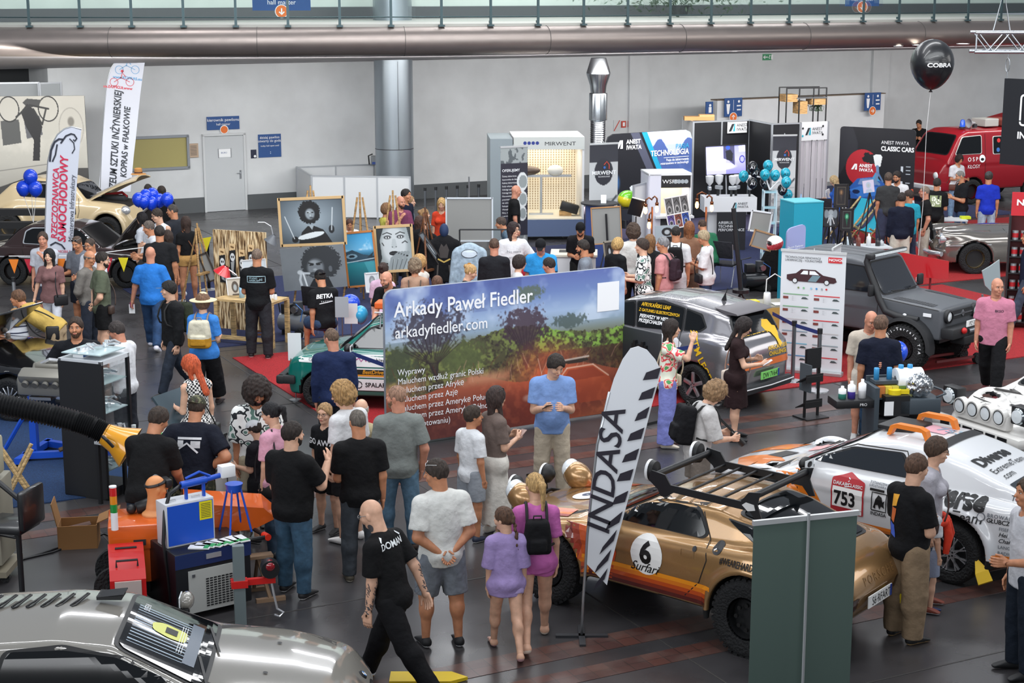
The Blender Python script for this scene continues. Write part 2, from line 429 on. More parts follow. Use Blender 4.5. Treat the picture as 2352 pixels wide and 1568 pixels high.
def hair_f(st,seed):
 def f(P):
  x,y,z=P[:,0],P[:,1],P[:,2]
  th={'buzz':.0025,'short':.0075,'thick':.014,'curly':.026,'afro':.04,'bob':.016,'long':.012,'pony':.006,'bun':.006,'braid':.006,'fringe':.004,'messy':.02}[st]
  r=ell(P,(0,-.006,.014),(.0425+th,.0535+th,.0525+th))
  if st in('long','bob','curly','afro','messy'):
   r=sn(r,ell(P,(0,-.02,-.012),(.04+th,.036+th,.042+th*.6)),.02)
  n=vnoise(P,140,seed)*.0016+vnoise(P,60,seed)*.0016
  if st in('curly','afro','messy'):n=n+vnoise(P,110,seed)*.006
  if st=='long':
   r=sn(r,seg(P,(0,-.04,-.02),(0,-.062,-.2),.034,.03,flat=((0,1,0),.6)),.02)
   for s in(-1,1):r=sn(r,seg(P,(s*.038,-.012,0),(s*.045,.002,-.15),.016,.014),.015)
  face=ell(P,(0,.062,-.02),(.037,.045,.066))if st!='messy' else ell(P,(0,.062,-.035),(.036,.04,.055))
  if st in('long','bob'):face=ell(P,(0,.064,-.045),(.033,.045,.085))
  r=smax(r,-face,.006)
  if st in('short','buzz','thick','pony','bun','braid','fringe'):
   low=-(z+.032+.9*np.minimum(-(y+.01),0)*-1);r=smax(r,-(z-.72*(y+.03)+.036),.006)
  if st=='fringe':r=smax(r,(z-.018)*1.,.004)
  if st=='bob':r=smax(r,-(z+.062),.01)
  if st=='pony':r=sn(r,sn(seg(P,(0,-.055,.03),(0,-.085,.02),.012,.018),seg(P,(0,-.085,.02),(0,-.088,-.11),.019,.008),.012),.006)
  if st=='bun':r=sn(r,ell(P,(0,-.062,.035),(.024,.022,.022)),.006)
  if st=='braid':
   for k in Rg(9):r=sn(r,ell(P,(0.004*(-1)**k,-.062-.004*min(k,4),.01-k*.022),(.014-.0008*k,.012-.0006*k,.014)),.004)
  return r+n
 return f
def pn(px,py,h,a,lb,sk='#d9a183',hair=('short','#3a2a20'),top=('tee','#222'),bot=('jeans','#334a6b'),shoe=('#17181b','#17181b'),L='down',R='down',legs='stand',lean=0,hq=(0,0),w=1.,fem=0,ch=0,belly=0,hat=None,gq=None,beard=None,side=0,near=None,curl=.5,grp=None,zbase=0,name='person',tilt=0,print_=None,Y=None,legy=0,socks=None,dress=None):
 if grp is None:pass
 D=30 if py>250 else 50
 P0=V3((0,0,.52*h));Lr=radians(lean);sr=radians(tilt)
 u=V3((sin(sr),sin(Lr)*cos(sr),cos(Lr)*cos(sr)));f=V3((0,cos(Lr),-sin(Lr)));x=f.cross(u).normalized()
 def S(t,fo=0,sd=0):return P0+u*t*h+f*fo*h+x*sd*h
 shw=.088 if fem else .1
 if ch:shw=.09
 shw*=(.6+.4*w)
 wf=w;lw=w**.6
 J={}
 poses={'stand':((0,2),(0,2)),'walk':((20,4),(-16,18)),'walk2':((-16,18),(20,4)),'sit':((84,84),(80,88)),'stool':((55,60),(50,60)),'relax':((8,10),(-2,2)),'stride':((27,4),(-26,14)),'stride2':((-26,14),(27,4))}[legs]
 spread={'stand':.07,'relax':.1,'sit':.18}.get(legs,.04)
 for s,(A,B)in zip((-1,1),poses):
  A,B=radians(A),radians(B);hp=P0+V3((s*.052*h,0,-.01*h))
  kd=V3((s*spread,sin(A),-cos(A))).normalized();kn=hp+kd*.235*h
  sd=V3((s*spread*.3,sin(A-B),-cos(A-B))).normalized();an=kn+sd*.235*h
  J[s]=(hp,kn,an)
 dz=.042*h-min(J[-1][2].z,J[1][2].z)
 up=V3((0,0,dz));P0=P0+up
 for s in J:J[s]=tuple(p+up for p in J[s])
 yaw,pit=radians(hq[0]),radians(hq[1])
 HR=rotm(-yaw,pit-Lr*.35)
 nb=S(.305);Hc=nb+u*.045*h+f*.008*h+(HR@V3((0,.012,.075)))*h
 top_z=(Hc+(HR@V3((0,0,.067)))*h)
 rz=-radians(a);Rz=Matrix.Rotation(rz,3,'Z')
 wt=atY(px,py,Y)if Y else at(px,py,top_z.z+zbase);off=Rz@top_z
 loc=V3((wt.x-off.x,wt.y-off.y,zbase if not Y else wt.z-top_z.z))
 rt=empty(name,loc,rz,lb,'person',grp)
 dist=loc.y;vx=max(.012,.00052*dist)
 if ch:vx*=.85
 sh={s:S(.272,-.006,s*shw)for s in(-1,1)}
 WR={};EL={};FD={}
 for s,pose in((-1,L),(1,R)):
  ua,fa=ARMS[pose]if isinstance(pose,str)else pose
  Bm=Matrix((x,f,u)).transposed()if lean<45 else Matrix.Identity(3)
  if pose in('reach','table')and lean>=10:Bm=Matrix.Identity(3)
  ua=Bm@V3((ua[0]*s,ua[1],ua[2]));fa=Bm@V3((fa[0]*s,fa[1],fa[2]));ua.normalize();fa.normalize()
  EL[s]=sh[s]+ua*.172*h;WR[s]=EL[s]+fa*.142*h;FD[s]=fa
 fl=(tuple(f),.7);flb=(tuple(f),.8)
 def torso(P,inf=0.,low=1,arms=0):
  g=.86 if fem else 1.
  r=seg(P,S(.13),S(.235),(.088*g*wf+inf)*h,(.088*g*(.5+.5*wf)+inf)*h,flat=fl)
  for s in(-1,1):r=sn(r,seg(P,S(.292,0,s*.02),sh[s],(.034+inf)*h,(.032+inf)*h),.025*h)
  r=sn(r,seg(P,P0,S(.12),((.088 if fem else .083)*wf+inf)*h,((.07 if fem else .08)*wf+inf)*h,flat=fl),.03*h)
  r=sn(r,seg(P,J[-1][0],J[1][0],((.062 if fem else .052)*wf+inf)*h,flat=flb),.02*h)
  r=sn(r,ell(P,P0-f*.028*h,((.075*wf+inf)*h,(.055*wf+inf)*h,(.055+inf)*h)),.02*h)
  if belly:r=sn(r,ell(P,S(.07,.025+.02*belly),((.08*wf+inf)*h,(.055*belly+.02+inf)*h,(.085+inf)*h)),.04*h)
  if fem:
   for s in(-1,1):r=sn(r,ell(P,S(.205,.052,s*.038),tuple([(.036+inf*.7)*h]*3)),.025*h)
  return r
 aw=w**.7*(.85 if fem else 1.)
 def armseg(P,s,inf=0,fore=1):
  r=seg(P,sh[s],EL[s],(.034*aw+inf)*h,(.026*aw+inf)*h)
  return sn(r,seg(P,EL[s],WR[s],(.0262*aw+inf)*h,(.0172*aw+inf)*h),.012*h)if fore else r
 def legseg(P,s,inf=0):
  hp,kn,an=J[s]
  r=seg(P,hp,kn,(.053*lw+inf)*h,(.035*lw+inf)*h);r=sn(r,seg(P,kn,an,(.033*lw+inf)*h,(.021+inf)*h),.02*h)
  return sn(r,ell(P,kn.lerp(an,.28)-V3((0,.008*h,0)),tuple([(.037*lw+inf)*h]*2+[.06*h])),.015*h)
 neck=HR.inverted()@((S(.285)-Hc)/h)
 def bodyf(P):
  r=torso(P)
  for s in(-1,1):r=sn(r,armseg(P,s),.02*h);r=sn(r,legseg(P,s),.01*h)
  return sn(r,seg(P,S(.28),nb+u*.03*h,.042*h,.034*h),.02*h)
 allp=np.array([P0,S(.35)]+[q for s in(-1,1)for q in(sh[s],EL[s],WR[s])+J[s]]);m=.1*h
 parts=[]
 v,q=sfn(bodyf,allp.min(0)-m,allp.max(0)+m,vx);parts.append((v,q,0))
 for s in(-1,1):
  n=x*(-s)if abs(FD[s].dot(x))<.75 else-f
  v,q=hand_geo(WR[s],FD[s],n,h*(1. if not fem else .94),curl,s);parts.append((v,q,0))
 hf=head_f(fem,ch,tuple(neck));gv=max(.0034,vx*.42/h)
 hs=1.16 if ch else 1.05
 v,q=sfn(hf,(-.056,-.07,-.085),(.056,.075,.075),gv)
 HRn=np.array(HR);Hn=np.array(Hc)
 tr=lambda v:(v*hs@HRn.T)*h+Hn
 v=v[:];parts.append((tr(v),q,0))
 fb=MB()
 def sy(xx,zz):
  ys=np.linspace(.03,.075,46).astype(F32);Q=np.stack([np.full(46,xx),ys,np.full(46,zz)],1).astype(F32);d=hf(Q);k=np.nonzero(d<0)[0]
  return float(ys[k[-1]])if len(k)else .045
 for s in(-1,1):
  yy=sy(s*.0175,.003);fb.ball((s*.0175,yy-.001,.003),(.0072,.0032,.0038),1,8,6);fb.ball((s*.0172,yy+.0014,.003),(.0032,.0016,.0033),2,8,6)
  fb.tb([(s*.0105,sy(s*.0105,.007)+.0006,.0068),(s*.0175,yy+.0018,.0078),(s*.025,sy(s*.025,.006)+.0004,.0055)],.0011,2,5)
  yb=sy(s*.017,.0165);fb.tb([(s*.009,sy(s*.009,.015)+.0004,.0155),(s*.017,yb+.0008,.0185),(s*.027,sy(s*.027,.015)+.0002,.0165)],.0017,4,5)
 yl=sy(0,-.033);fb.ball((0,yl-.0002,-.0315),(.0115,.0024,.0024),3,10,6);fb.ball((0,yl-.0004,-.0358),(.0095,.0026,.0027),3,10,6)
 fv=np.array(fb.v);
 skm=mat(sk,.5,kj='skin')
 hc=hair[1]if hair else '#6a5545'
 ff=[];
 mats=[skm,mat('#e8e2dc',.3),mat('#2a1f1a',.3),mat('#b56a5e' if not fem else '#b8505a',.45),mat(hc if hair and hair[0]!='bald' else '#7a604f',.8)]
 base=sum(len(p[0])for p in parts)
 V=np.concatenate([p[0]for p in parts]+[tr(fv)]);F=[];MI=[];o=0
 for p in parts:F+=(np.asarray(p[1])+o).tolist();MI+=[0]*len(p[1]);o+=len(p[0])
 F+=[[i+o for i in fc]for fc in fb.f];MI+=[fb.mats[k]for k in fb.m]
 me=bpy.data.meshes.new('body');me.from_pydata(V.tolist(),[],F)
 for m_ in mats:me.materials.append(m_)
 me.polygons.foreach_set('material_index',MI);me.polygons.foreach_set('use_smooth',[1]*len(F))
 ob=bpy.data.objects.new('body',me);COL.objects.link(ob);ob.parent=rt
 def child(nm,fn,lo,hi,vox,m,loc=None):
  v,q=sfn(fn,lo,hi,vox)
  if len(v)==0:return None
  if loc:v=tr(v)
  return npm(nm,[(v,q,0)],[m],rt)
 sd=int(px*7+py)%97
 if hair and hair[0]!='bald':
  lo=(-.1,-.13,-.24)if hair[0]in('long','braid','pony')else(-.1,-.115,-.1)
  child('hair',hair_f(hair[0],sd),lo,(.1,.09,.125),max(.0042,vx*.45/h),mat(hc,.75,kj='hair'),1)
 if beard:
  def bf(P):
   r=ell(P,(0,.008,-.018),(.0385,.0435,.0495));r=sn(r,ell(P,(0,.03,-.052),(.02,.019,.017)),.014)
   r=smax(r,P[:,2]+.018-.25*np.abs(P[:,0]),.004);r=smax(r,-(P[:,1]-.006),.004);r=smax(r,-ell(P,(0,.056,-.033),(.0115,.014,.0065)),.003)
   return r+vnoise(P,200,sd)*.0008
  child('beard',bf,(-.05,0,-.085),(.05,.065,0),.0045,mat(beard,.85,kj='hair'),1)
 tk=top[0];tc=top[1];tkind=top[2]if len(top)>2 else 'cloth'
 inf=.013 if tk!='tank' else .01
 hem={'crop':.05,'tank':-.045,'polo':-.055,'tee':-.06,'long':-.055,'jacket':-.06,'loose':-.085,'sleeveless':-.03,'dressT':0,'tucked':.03,'vest':-.03}[tk]
 sl={'tank':0,'sleeveless':0,'vest':0,'long':2,'jacket':2,'loose':1.05,'crop':.55,'polo':.75,'tee':.78,'dressT':.6,'tucked':.7}[tk]
 if tk in('loose','jacket'):inf=.019
 un,P0n,nbn=np.array(u,F32),np.array(P0,F32),np.array(S(.3),F32)
 un=un/np.linalg.norm(un)
 def topf(P):
  r=torso(P,inf)
  if tk not in('tank','sleeveless','crop','tucked','dressT'):
   r=sn(r,seg(P,S(.2),S(-.07),(.088*(.9 if fem else 1)*wf+inf*.6)*h,((.09 if fem else .086)*wf+inf*1.1)*h,flat=(tuple(f),.74)),.02*h)
  if sl==0:
   for s in(-1,1):r=smax(r,-seg(P,sh[s]+x*s*.03*h-u*.04*h,sh[s]+x*s*.03*h+u*.1*h,.036*h),.006*h)
  elif sl==2:
   for s in(-1,1):r=sn(r,seg(P,sh[s],EL[s],(.036*aw+inf)*h,(.027*aw+inf)*h),.015*h);r=sn(r,seg(P,EL[s],WR[s],(.027*aw+inf)*h,(.02+inf*.6)*h,cut='b'),.008*h)
  else:
   for s in(-1,1):r=sn(r,seg(P,sh[s],sh[s].lerp(EL[s],min(sl,1.)),(.035*aw+inf)*h,(.033*aw+inf*1.25)*h,cut='b'),.012*h)
  zz=(P-P0n)@un
  r=smax(r,-(zz-hem*h),.004*h)
  r=smax(r,zz-.338*h,.004*h)
  r=np.maximum(r,-seg(P,nbn+np.array(f)*.014*h,nbn+un*.08*h+np.array(f)*.03*h,.036*h,.045*h))
  return r+(vnoise(P,22,sd)*.0035+vnoise(P,55,sd)*.0012)*(1. if tk!='tank' else .6)
 tp=allp[:8];tp=np.array([P0-u*.09*h,S(.35)]+[q for s in(-1,1)for q in(sh[s],EL[s],WR[s]if sl==2 else EL[s])])
 tm=mat(tc,.85,kj=tkind)
 nm={'tank':'tank_top','polo':'polo_shirt','jacket':'jacket','long':'shirt','dressT':'dress','vest':'vest'}.get(tk,'t_shirt')
 g1=child(nm,topf,tp.min(0)-.17*h*w,tp.max(0)+.17*h*w,vx,tm)
 if tk=='vest':
  pass
 bk,bc=bot[0],bot[1];bkind=bot[2]if len(bot)>2 else('denim' if bk in('jeans','jshorts')else 'cloth')
 wd={'jeans':(.008,.01,.016),'slim':(.006,.006,.006),'chino':(.012,.016,.02),'wide':(.016,.03,.045),'shorts':(.016,.022,0),'jshorts':(.014,.02,0),'mini':(.012,.016,0),'baggy':(.02,.03,.03),'crop':(.016,.034,.05),'longshorts':(.022,.034,0)}.get(bk,(.012,.012,.012))
 cutf={'shorts':.82,'jshorts':.92,'mini':.3,'longshorts':1}.get(bk)
 zb=float(P0.z+.045*h)
 if bk in('skirt','midi','dress'):
  hm={'skirt':.33,'midi':.42,'dress':.24}[bk]
  hp=P0-V3((0,0,hm*h))
  def botf(P):
   th=np.arctan2(P[:,1],P[:,0]);z=np.clip((P0.z-P[:,2])/(hm*h),0,1)
   r=seg(P,P0+u*.06*h,hp,.088*w*h,(.12 if bk!='midi' else .14)*h,flat=((0,1,0),.8),cut='b');r=sn(r,torso(P,.024),.02*h)
   r=smax(r,P[:,2]-zb,.004);r=np.maximum(r,hp.z-P[:,2])
   return r+np.sin(th*11+sd)*.007*z
  g2=child('skirt' if bk!='dress' else 'dress_skirt',botf,(-.2*h,-.2*h,hp.z-.05),(.2*h,.2*h,zb+.05),vx,mat(bc,.85,kj=bkind))
 else:
  def botf(P):
   r=smax(torso(P,min(wd[0]*.8,.0065)),((P-P0n)@un)-.05*h,.004*h)
   for s in(-1,1):
    hp,kn,an=J[s]
    if cutf:r=sn(r,seg(P,hp,hp.lerp(kn,cutf),(.054*lw+wd[0])*h,(.042*lw+wd[1])*h,cut='b'),.012*h)
    else:
     e=an+(kn-an)*(.22 if bk=='crop' else-.02)
     r=sn(r,seg(P,hp,kn,(.053*lw+wd[0])*h,(.036*lw+wd[1])*h),.012*h);r=sn(r,seg(P,kn,e,(.036*lw+wd[1])*h,(.024+wd[2])*h,cut='b'),.01*h);r=sn(r,ell(P,kn.lerp(an,.28)-V3((0,.008*h,0)),tuple([(.037*lw+wd[1]*.8)*h]*2+[.07*h])),.015*h)
   return r+vnoise(P,24,sd+3)*.0035+vnoise(P,60,sd)*.001
  lp=np.array([P0]+[q for s in(-1,1)for q in J[s]])
  g2=child('shorts' if cutf else 'trousers',botf,lp.min(0)-.12*h*w,lp.max(0)+.12*h*w,vx,mat(bc,.85,kj=bkind))
 for s in(-1,1):
  hp,kn,an=J[s];g0=min(an.z-.042*h,an.z-.042*h);lift=an.z-.042*h
  toe=V3((s*.12,1,-min(lift*2.2/h/.12,.9)if lift>.01 else 0)).normalized()
  heel=an+V3((0,-.014*h,-.018*h));tp_=heel+toe*.108*h;floor_n=np.array([0,0,1],F32)
  nrm=V3((0,0,1))-toe*toe.z;nrm.normalize();nn=np.array(nrm,F32);hb=np.array(heel-nrm*.024*h,F32)
  sandal=shoe[0]=='sandal'
  def shf(P):
   r=seg(P,heel,tp_,.025*h,.021*h);r=sn(r,seg(P,heel+nrm*.004*h,an+V3((0,0,.004*h)),.022*h,.02*h,cut='b'),.014*h)
   r=smax(r,((P-hb)@nn)-(.062*h-.055*h*np.clip(((P-hb)@np.array(toe,F32))/(.12*h),0,1)*.75),.006*h)
   return smax(r,-((P-hb)@nn)-0,.003*h)
  pl=np.array([heel,tp_,an]);v,q=sfn(shf,pl.min(0)-.05*h,pl.max(0)+.05*h,max(.007,vx*.6))
  if len(v):
   q=np.asarray(q);zc=(v[q].mean(1)-hb)@nn
   if sandal:
    yc=(v[q].mean(1)-hb)@np.array(toe,F32);mi=np.where(zc<.017*h,1,np.where((np.abs(yc-.075*h)<.012*h)|(np.abs(yc-.025*h)<.009*h),2,0))
    npm('sandal',[(v,q,mi)],[skm,mat(shoe[1],.7),mat(shoe[2]if len(shoe)>2 else shoe[1],.6)],rt)
   else:
    mi=np.where(zc<.0135*h,1,0);npm('shoe',[(v,q,mi)],[mat(shoe[0],.6),mat(shoe[1],.6)],rt)
 if hat:make_hat(hat,tr,rt,vx,h)
 if gq:
  gb=MB();gm=mat(gq[1],.3)
  zo,yo=(0.003,0)if gq[0]!='up' else(.05,-.018)
  for s in(-1,1):
   rr=.0125;yg=.056+yo;c=(s*.0185,yg,zo)
   gb.tb([(c[0]+rr*cos(t*PI/5),yg,c[2]+rr*.72*sin(t*PI/5))for t in Rg(11)],.0013,gm,5)
   if gq[0]!='clear':gb.prism([(c[0]+rr*cos(t*PI/5),c[2]+rr*.72*sin(t*PI/5))for t in Rg(10)],.002,mat('#15151a',.15),off=yg)
   gb.tb([(s*.031,yg-.001,zo+.002),(s*.044,yg-.03,zo+.003),(s*.046,yg-.06,zo)],.0012,gm,5)
  gb.tb([(-.006,.057+yo,zo+.002),(.006,.057+yo,zo+.002)],.0013,gm,5)
  gb.v=tr(np.array(gb.v)).tolist();gb.b('glasses',rt)
 K=dict(S=S,sh=sh,EL=EL,WR=WR,FD=FD,J=J,P0=P0,u=u,f=f,x=x,h=h,top=g1,bot=g2,Hc=Hc,tr=tr,loc=loc,rz=rz,HR=HR,body=ob);K['root']=rt
 if print_:shirt_print(K,*print_)
 return K
def make_hat(hat,tr,rt,vx,h):
 st,c=hat[0],hat[1];vox=max(.0045,vx*.5/h)
 if st in('cap','capback','camo'):
  sg=-1 if st=='capback' or(st=='camo')else 1
  def f(P):
   r=ell(P,(0,-.004,.022),(.05,.061,.055));r=smax(r,-(P[:,2]-.018),.003)
   b=seg(P,(0,sg*.045,.02),(0,sg*.078,.014),.034,.03,flat=((0,0,1),.09));return sn(r,b,.004)
  m=mat(c,.85,kj='camo' if st=='camo' else 'cloth',s=25)if st=='camo' else mat(c,.85,kj='cloth')
  v,q=sfn(f,(-.07,-.125,-.02),(.07,.125,.09),vox);npm('cap',[(tr(v),q,0)],[m],rt)
 elif st=='straw':
  def f(P):
   r=ell(P,(0,-.004,.03),(.05,.06,.055));r=smax(r,-(P[:,2]-.02),.003)
   th=np.linalg.norm(P[:,:2],axis=1);b=np.maximum(np.abs(P[:,2]-.022-((th-.05)*-.15))-.004,th-.112);return sn(r,b,.006)
  v,q=sfn(f,(-.13,-.13,-.01),(.13,.13,.1),vox)
  q=np.asarray(q);cc=v[q].mean(1);rr=np.linalg.norm(cc[:,:2],axis=1);mi=np.where((cc[:,2]>.028)&(cc[:,2]<.042)&(rr<.07),1,0)
  npm('straw_hat',[(tr(v),q,mi)],[mat(c,.9),mat(hat[2],.8)],rt)
 elif st=='headphones':
  pass
def shirt_print(K,side,items):
 f,u,x=K['f'],K['u'],K['x'];N=-f if side=='back' else f;U=x if side=='back' else-x
 D=Dec(K['top'],K['root']).frame(K['S'](.2),U,u,N)
 for it in items:
  if it[0]=='poly':D.po_(it[1],mat(it[2],.8),.006,.05)
  elif it[0]=='line':D.ln(it[1],it[2],mat(it[3],.8),.006)
  else:D.tx(it[0],it[1],it[2],it[3],mat(it[4],.8),.007,g=.05,**(it[5]if len(it)>5 else{}))
 return D.bd('shirt_print')
def wp(K,p):return Matrix.Rotation(K['rz'],3,'Z')@V3(p)+K['loc']
def carry(K,name,mb,lb,cat,grp=None,parent=None,smooth=1):
 o=mb.bd(name,None,parent,smooth=smooth,ag=45);
 if parent is None:
  o.location=K['loc'];o.rotation_euler=(0,0,K['rz']);tag(o,lb,cat,grp)
 return o
def bpk(K,lb,c,c2=None,size=(.3,.42,.16),strap='#222',dz=0,split=None):
 h,f,u,x=K['h'],K['f'],K['u'],K['x'];w_,hh,t=size
 rt=empty('backpack',K['loc'],K['rz'],lb,'backpack')
 C=K['S'](.175)-f*(.075*h+t/2+.015)+u*dz
 Rm=np.array(Matrix((x,-f,u)).transposed())
 def fb(P):
  Q=(P-np.array(C,F32))@Rm.astype(F32);q=np.abs(Q)-np.array([w_/2-.05,t/2-.04,hh/2-.05],F32)
  q[:,0]+=.15*np.maximum(Q[:,2],0)
  r=np.linalg.norm(np.maximum(q,0),axis=1)+np.minimum(q.max(1),0)-.045
  p=Q-np.array([0,t/2,-hh*.2],F32);q2=np.abs(p)-np.array([w_/2-.08,.02,hh*.2-.03],F32)
  r=sn(r,np.linalg.norm(np.maximum(q2,0),axis=1)-.025,.01);return r+vnoise(P,40,2)*.002
 cc=np.array(C);v,q=sfn(fb,cc-.36,cc+.36,.0125)
 mats=[mat(c,.8,kj='cloth')];q=np.asarray(q);mi=0
 if c2:
  z=((v[q].mean(1)-cc)@Rm)[:,2];mi=np.where(z<-hh*.12,1,0);mats.append(mat(c2,.8,kj='cloth'))
  npm('bag',[(v,q,mi)],mats,rt)
 else:npm('bag',[(v,q,0)],mats,rt)
 for s in(-1,1):
  mb=MB();pts=[]
  for t_,fo in((.21,-.088),(.27,-.085),(.318,-.05),(.335,0),(.315,.05),(.26,.088),(.19,.098),(.14,.08),(.1,0),(.1,-.06)):
   sd=.055 if .2<t_ else .075
   if fo==0 and t_<.2:sd=.112*1.05
   pts.append(K['S'](t_,fo,s*sd))
  mb.tb(pts,.014,mat(strap,.8),6);mb.b('strap',rt,1)
 mb=MB();tp=C+u*(hh/2-.02);mb.tb([tp-x*.04,tp-x*.035+u*.05,tp+x*.035+u*.05,tp+x*.04],.008,mat(strap,.8),6);mb.b('grab_handle',rt,1)
 return rt
def bag(K,lb,c,side=1,z=-.03,size=(.24,.17,.08),strap=None,fo=.06,name='shoulder_bag',sh=-1,cat='bag'):
 h,f,u,x=K['h'],K['f'],K['u'],K['x'];rt=empty(name,K['loc'],K['rz'],lb,cat)
 C=K['S'](z,fo,side*.09);mb=MB();yaw=atan2(-side*.8 if fo>.03 else-side*1.57,1)
 a=-side*.6 if fo>.03 else(side*1.35 if fo>-.04 else side*.6)
 mb.bo(C+x*side*.03,(size[0],size[2],size[1]),mat(c,.55),rz=a,bev=.025);mb.b('bag_body',rt,1,ag=60)
 mb=MB();pts=[]
 for k in Rg(13):
  t=k/12;q=t*PI
  s0=side*(1-t)+sh*t if sh!=side else side
  base=-0+.335*min(1,1.15*t)
  pts.append(K['S'](z+.04+(.335-z-.06)*t,.098*cos(q*.5)+.03*sin(q),(side*.09)*(1-t)+(sh*.06)*t))
 mb.tb(pts,.01,mat(strap or c,.7),6)
 pts=[K['S'](.335-(.335-z-.05)*t,-.02-.075*sin(t*PI/2),sh*.06*(1-t)+side*.11*t)for t in[k/10 for k in Rg(11)]]
 mb.tb(pts,.01,mat(strap or c,.7),6);mb.b('strap',rt,1)
 return rt
def phone(K,s,lb,c='#15161a',off=.085):
 h=K['h'];d=K['FD'][s];C=K['WR'][s]+d*off*.9*h*.62+V3((0,0,.012));mb=MB()
 e=atan2(d.z,hypot(d.x,d.y));yaw=atan2(d.y,d.x)-PI/2
 mb.bo(C,(.075,.15,.009),mat(c,.3),rz=yaw,rx=.5,bev=.004)
 return carry(K,'phone',mb,lb,'phone')
# == vehicles
BLK=mat('#101114');RUB=mat('#17181a',.85,kj='tread');CHR=mat('#e4e6ea',.2,metal=.75);GLS=mat('#090c0f',.05)
SL=mat('#a9adb2',.3,metal=1);WT=mat('#eceef0');LENS=mat('#e6ecef',.06,spec=1,ct=1);DKG=mat('#2a2c30');LAMPIN=mat('#9aa3a8',.15,metal=1)
def wheel(par,x,y,r,w,style='five',rc='#b9bcc0',rr=.62,knob=0,txt=None,name='wheel'):
 s=1 if y>0 else-1;rt=bpy.data.objects.new(name,None);COL.objects.link(rt);rt.parent=par;rt.location=(x,y,r)
 t=MB();hw=w/2
 pr=[(r*rr,-hw*.85),(r*.82,-hw),(r*.94,-hw*.96),(r,-hw*.72),(r,hw*.72),(r*.94,hw*.96),(r*.82,hw),(r*rr,hw*.85),(r*rr,-hw*.85)]
 t.lt(pr,RUB,40,axis='Y',cq=0)
 if knob:
  n=int(2*PI*r/.07)
  for k in Rg(n):
   q=2*PI*k/n
   for j in Rg(3):t.bo((r*1.*cos(q+j*.1),(j-1)*hw*.62,r*1.*sin(q+j*.1)),(.045,hw*.5,.03),RUB,ry=-q-j*.1+PI/2)
 t.b('tire',rt,1,ag=50)
 m=mat(rc,.3,metal=.8 if rc not in('#1a1b1d','#eceef0')else 0);R=MB();f=-s*hw*.8
 yo=s*hw*.78
 R.lt([(r*rr,-hw*.8),(r*rr,hw*.8),(r*rr*.94,hw*.86),(r*rr*.9,hw*.6),(r*rr*.9,-hw*.8)],m,36,axis='Y',cq=0)if s>0 else R.lt([(r*rr,hw*.8),(r*rr,-hw*.8),(r*rr*.94,-hw*.86),(r*rr*.9,-hw*.6),(r*rr*.9,hw*.8)],m,36,axis='Y',cq=0)
 ri=r*rr*.92
 def ring(a,y0,b,y1,mm,n=32):R.lt([(a,y0),(b,y1)],mm,n,axis='Y',cq=0)
 R.lt([(0,yo*.1),(ri,yo*.1)],BLK,28,axis='Y',cq=0)
 n={'five':5,'ten':10,'multi':14,'holes':0,'dish':0,'steel':0,'cross':8}[style]
 if n:
  wd={5:.16,10:.075,14:.05,8:.06}[n]*ri*2
  for k in Rg(n):
   q=2*PI*k/n+.3
   if style=='cross':R.bo((ri*.55*cos(q),yo*.8,ri*.55*sin(q)),(ri*.95,.03,wd*.55),m,ry=-q+.22);R.bo((ri*.55*cos(q),yo*.8,ri*.55*sin(q)),(ri*.95,.03,wd*.55),m,ry=-q-.22)
   else:R.bo((ri*.55*cos(q),yo*.8,ri*.55*sin(q)),(ri*.95,.035,wd),m,ry=-q,bev=.01)
  R.cyl((0,yo*.5,0),(0,yo*.98,0),ri*.26,m,20)
  for k in Rg(5):
   q=2*PI*k/5;R.cyl((ri*.16*cos(q),yo*.98,ri*.16*sin(q)),(ri*.16*cos(q),yo*1.03,ri*.16*sin(q)),.012,BLK,6)
 elif style=='holes':
  R.lt([(ri,yo*.55),(ri*.75,yo*.75),(ri*.45,yo*.45),(ri*.38,yo*.9),(0,yo*.95)],m,30,axis='Y',cq=0)
  for k in Rg(8):q=2*PI*k/8;R.cyl((ri*.62*cos(q),yo*.5,ri*.62*sin(q)),(ri*.62*cos(q),yo*.78,ri*.62*sin(q)),ri*.11,mat('#050506',.8),10)
 elif style=='dish':
  R.lt([(ri,yo*.8),(ri*.9,yo*.95),(ri*.8,yo*.7)],CHR,32,axis='Y',cq=0);R.lt([(ri*.8,yo*.7),(ri*.7,yo*.8),(ri*.62,yo*.85)],mat('#7a2a2c',.3,ct=1),32,axis='Y',cq=0)
  R.lt([(ri*.62,yo*.9),(ri*.5,yo*1.15),(ri*.2,yo*1.2),(0,yo*1.3)],CHR,32,axis='Y',cq=0)
 else:
  R.lt([(ri,yo*.4),(ri*.6,yo*.75),(ri*.3,yo*.6),(0,yo*.9)],m,24,axis='Y',cq=0)
 R.b('rim',rt,1,ag=35)
 if txt:
  T=MB();
  for k,ch in En(txt):
   V,F=text_mesh(ch,.075,bq=.02,align='CENTER');q0=txt_start=radians(150-k*11)
   c=V3((r*.8*cos(q0),0,r*.8*sin(q0)));ux=V3((sin(q0),0,-cos(q0)));uy=V3((cos(q0),0,sin(q0)))
   ux=ux*(-1 if s>0 else 1)
   T.add([c+ux*a+uy*b+V3((0,s*hw*1.03,0))for a,b in V],F,WT)
  T.b('tire_lettering',rt)
 return rt
def curve(pts):
 xs=np.array([p[0]for p in pts],F32);ys=np.array([p[1]for p in pts],F32);o=np.argsort(xs);xs,ys=xs[o],ys[o]
 g=np.linspace(xs[0]-.3,xs[-1]+.3,400);v=np.interp(g,xs,ys);k=np.exp(-np.linspace(-2,2,21)**2);k/=k.sum()
 v=np.convolve(np.pad(v,10,'edge'),k,'valid');return lambda x:np.interp(x,g,v).astype(F32)
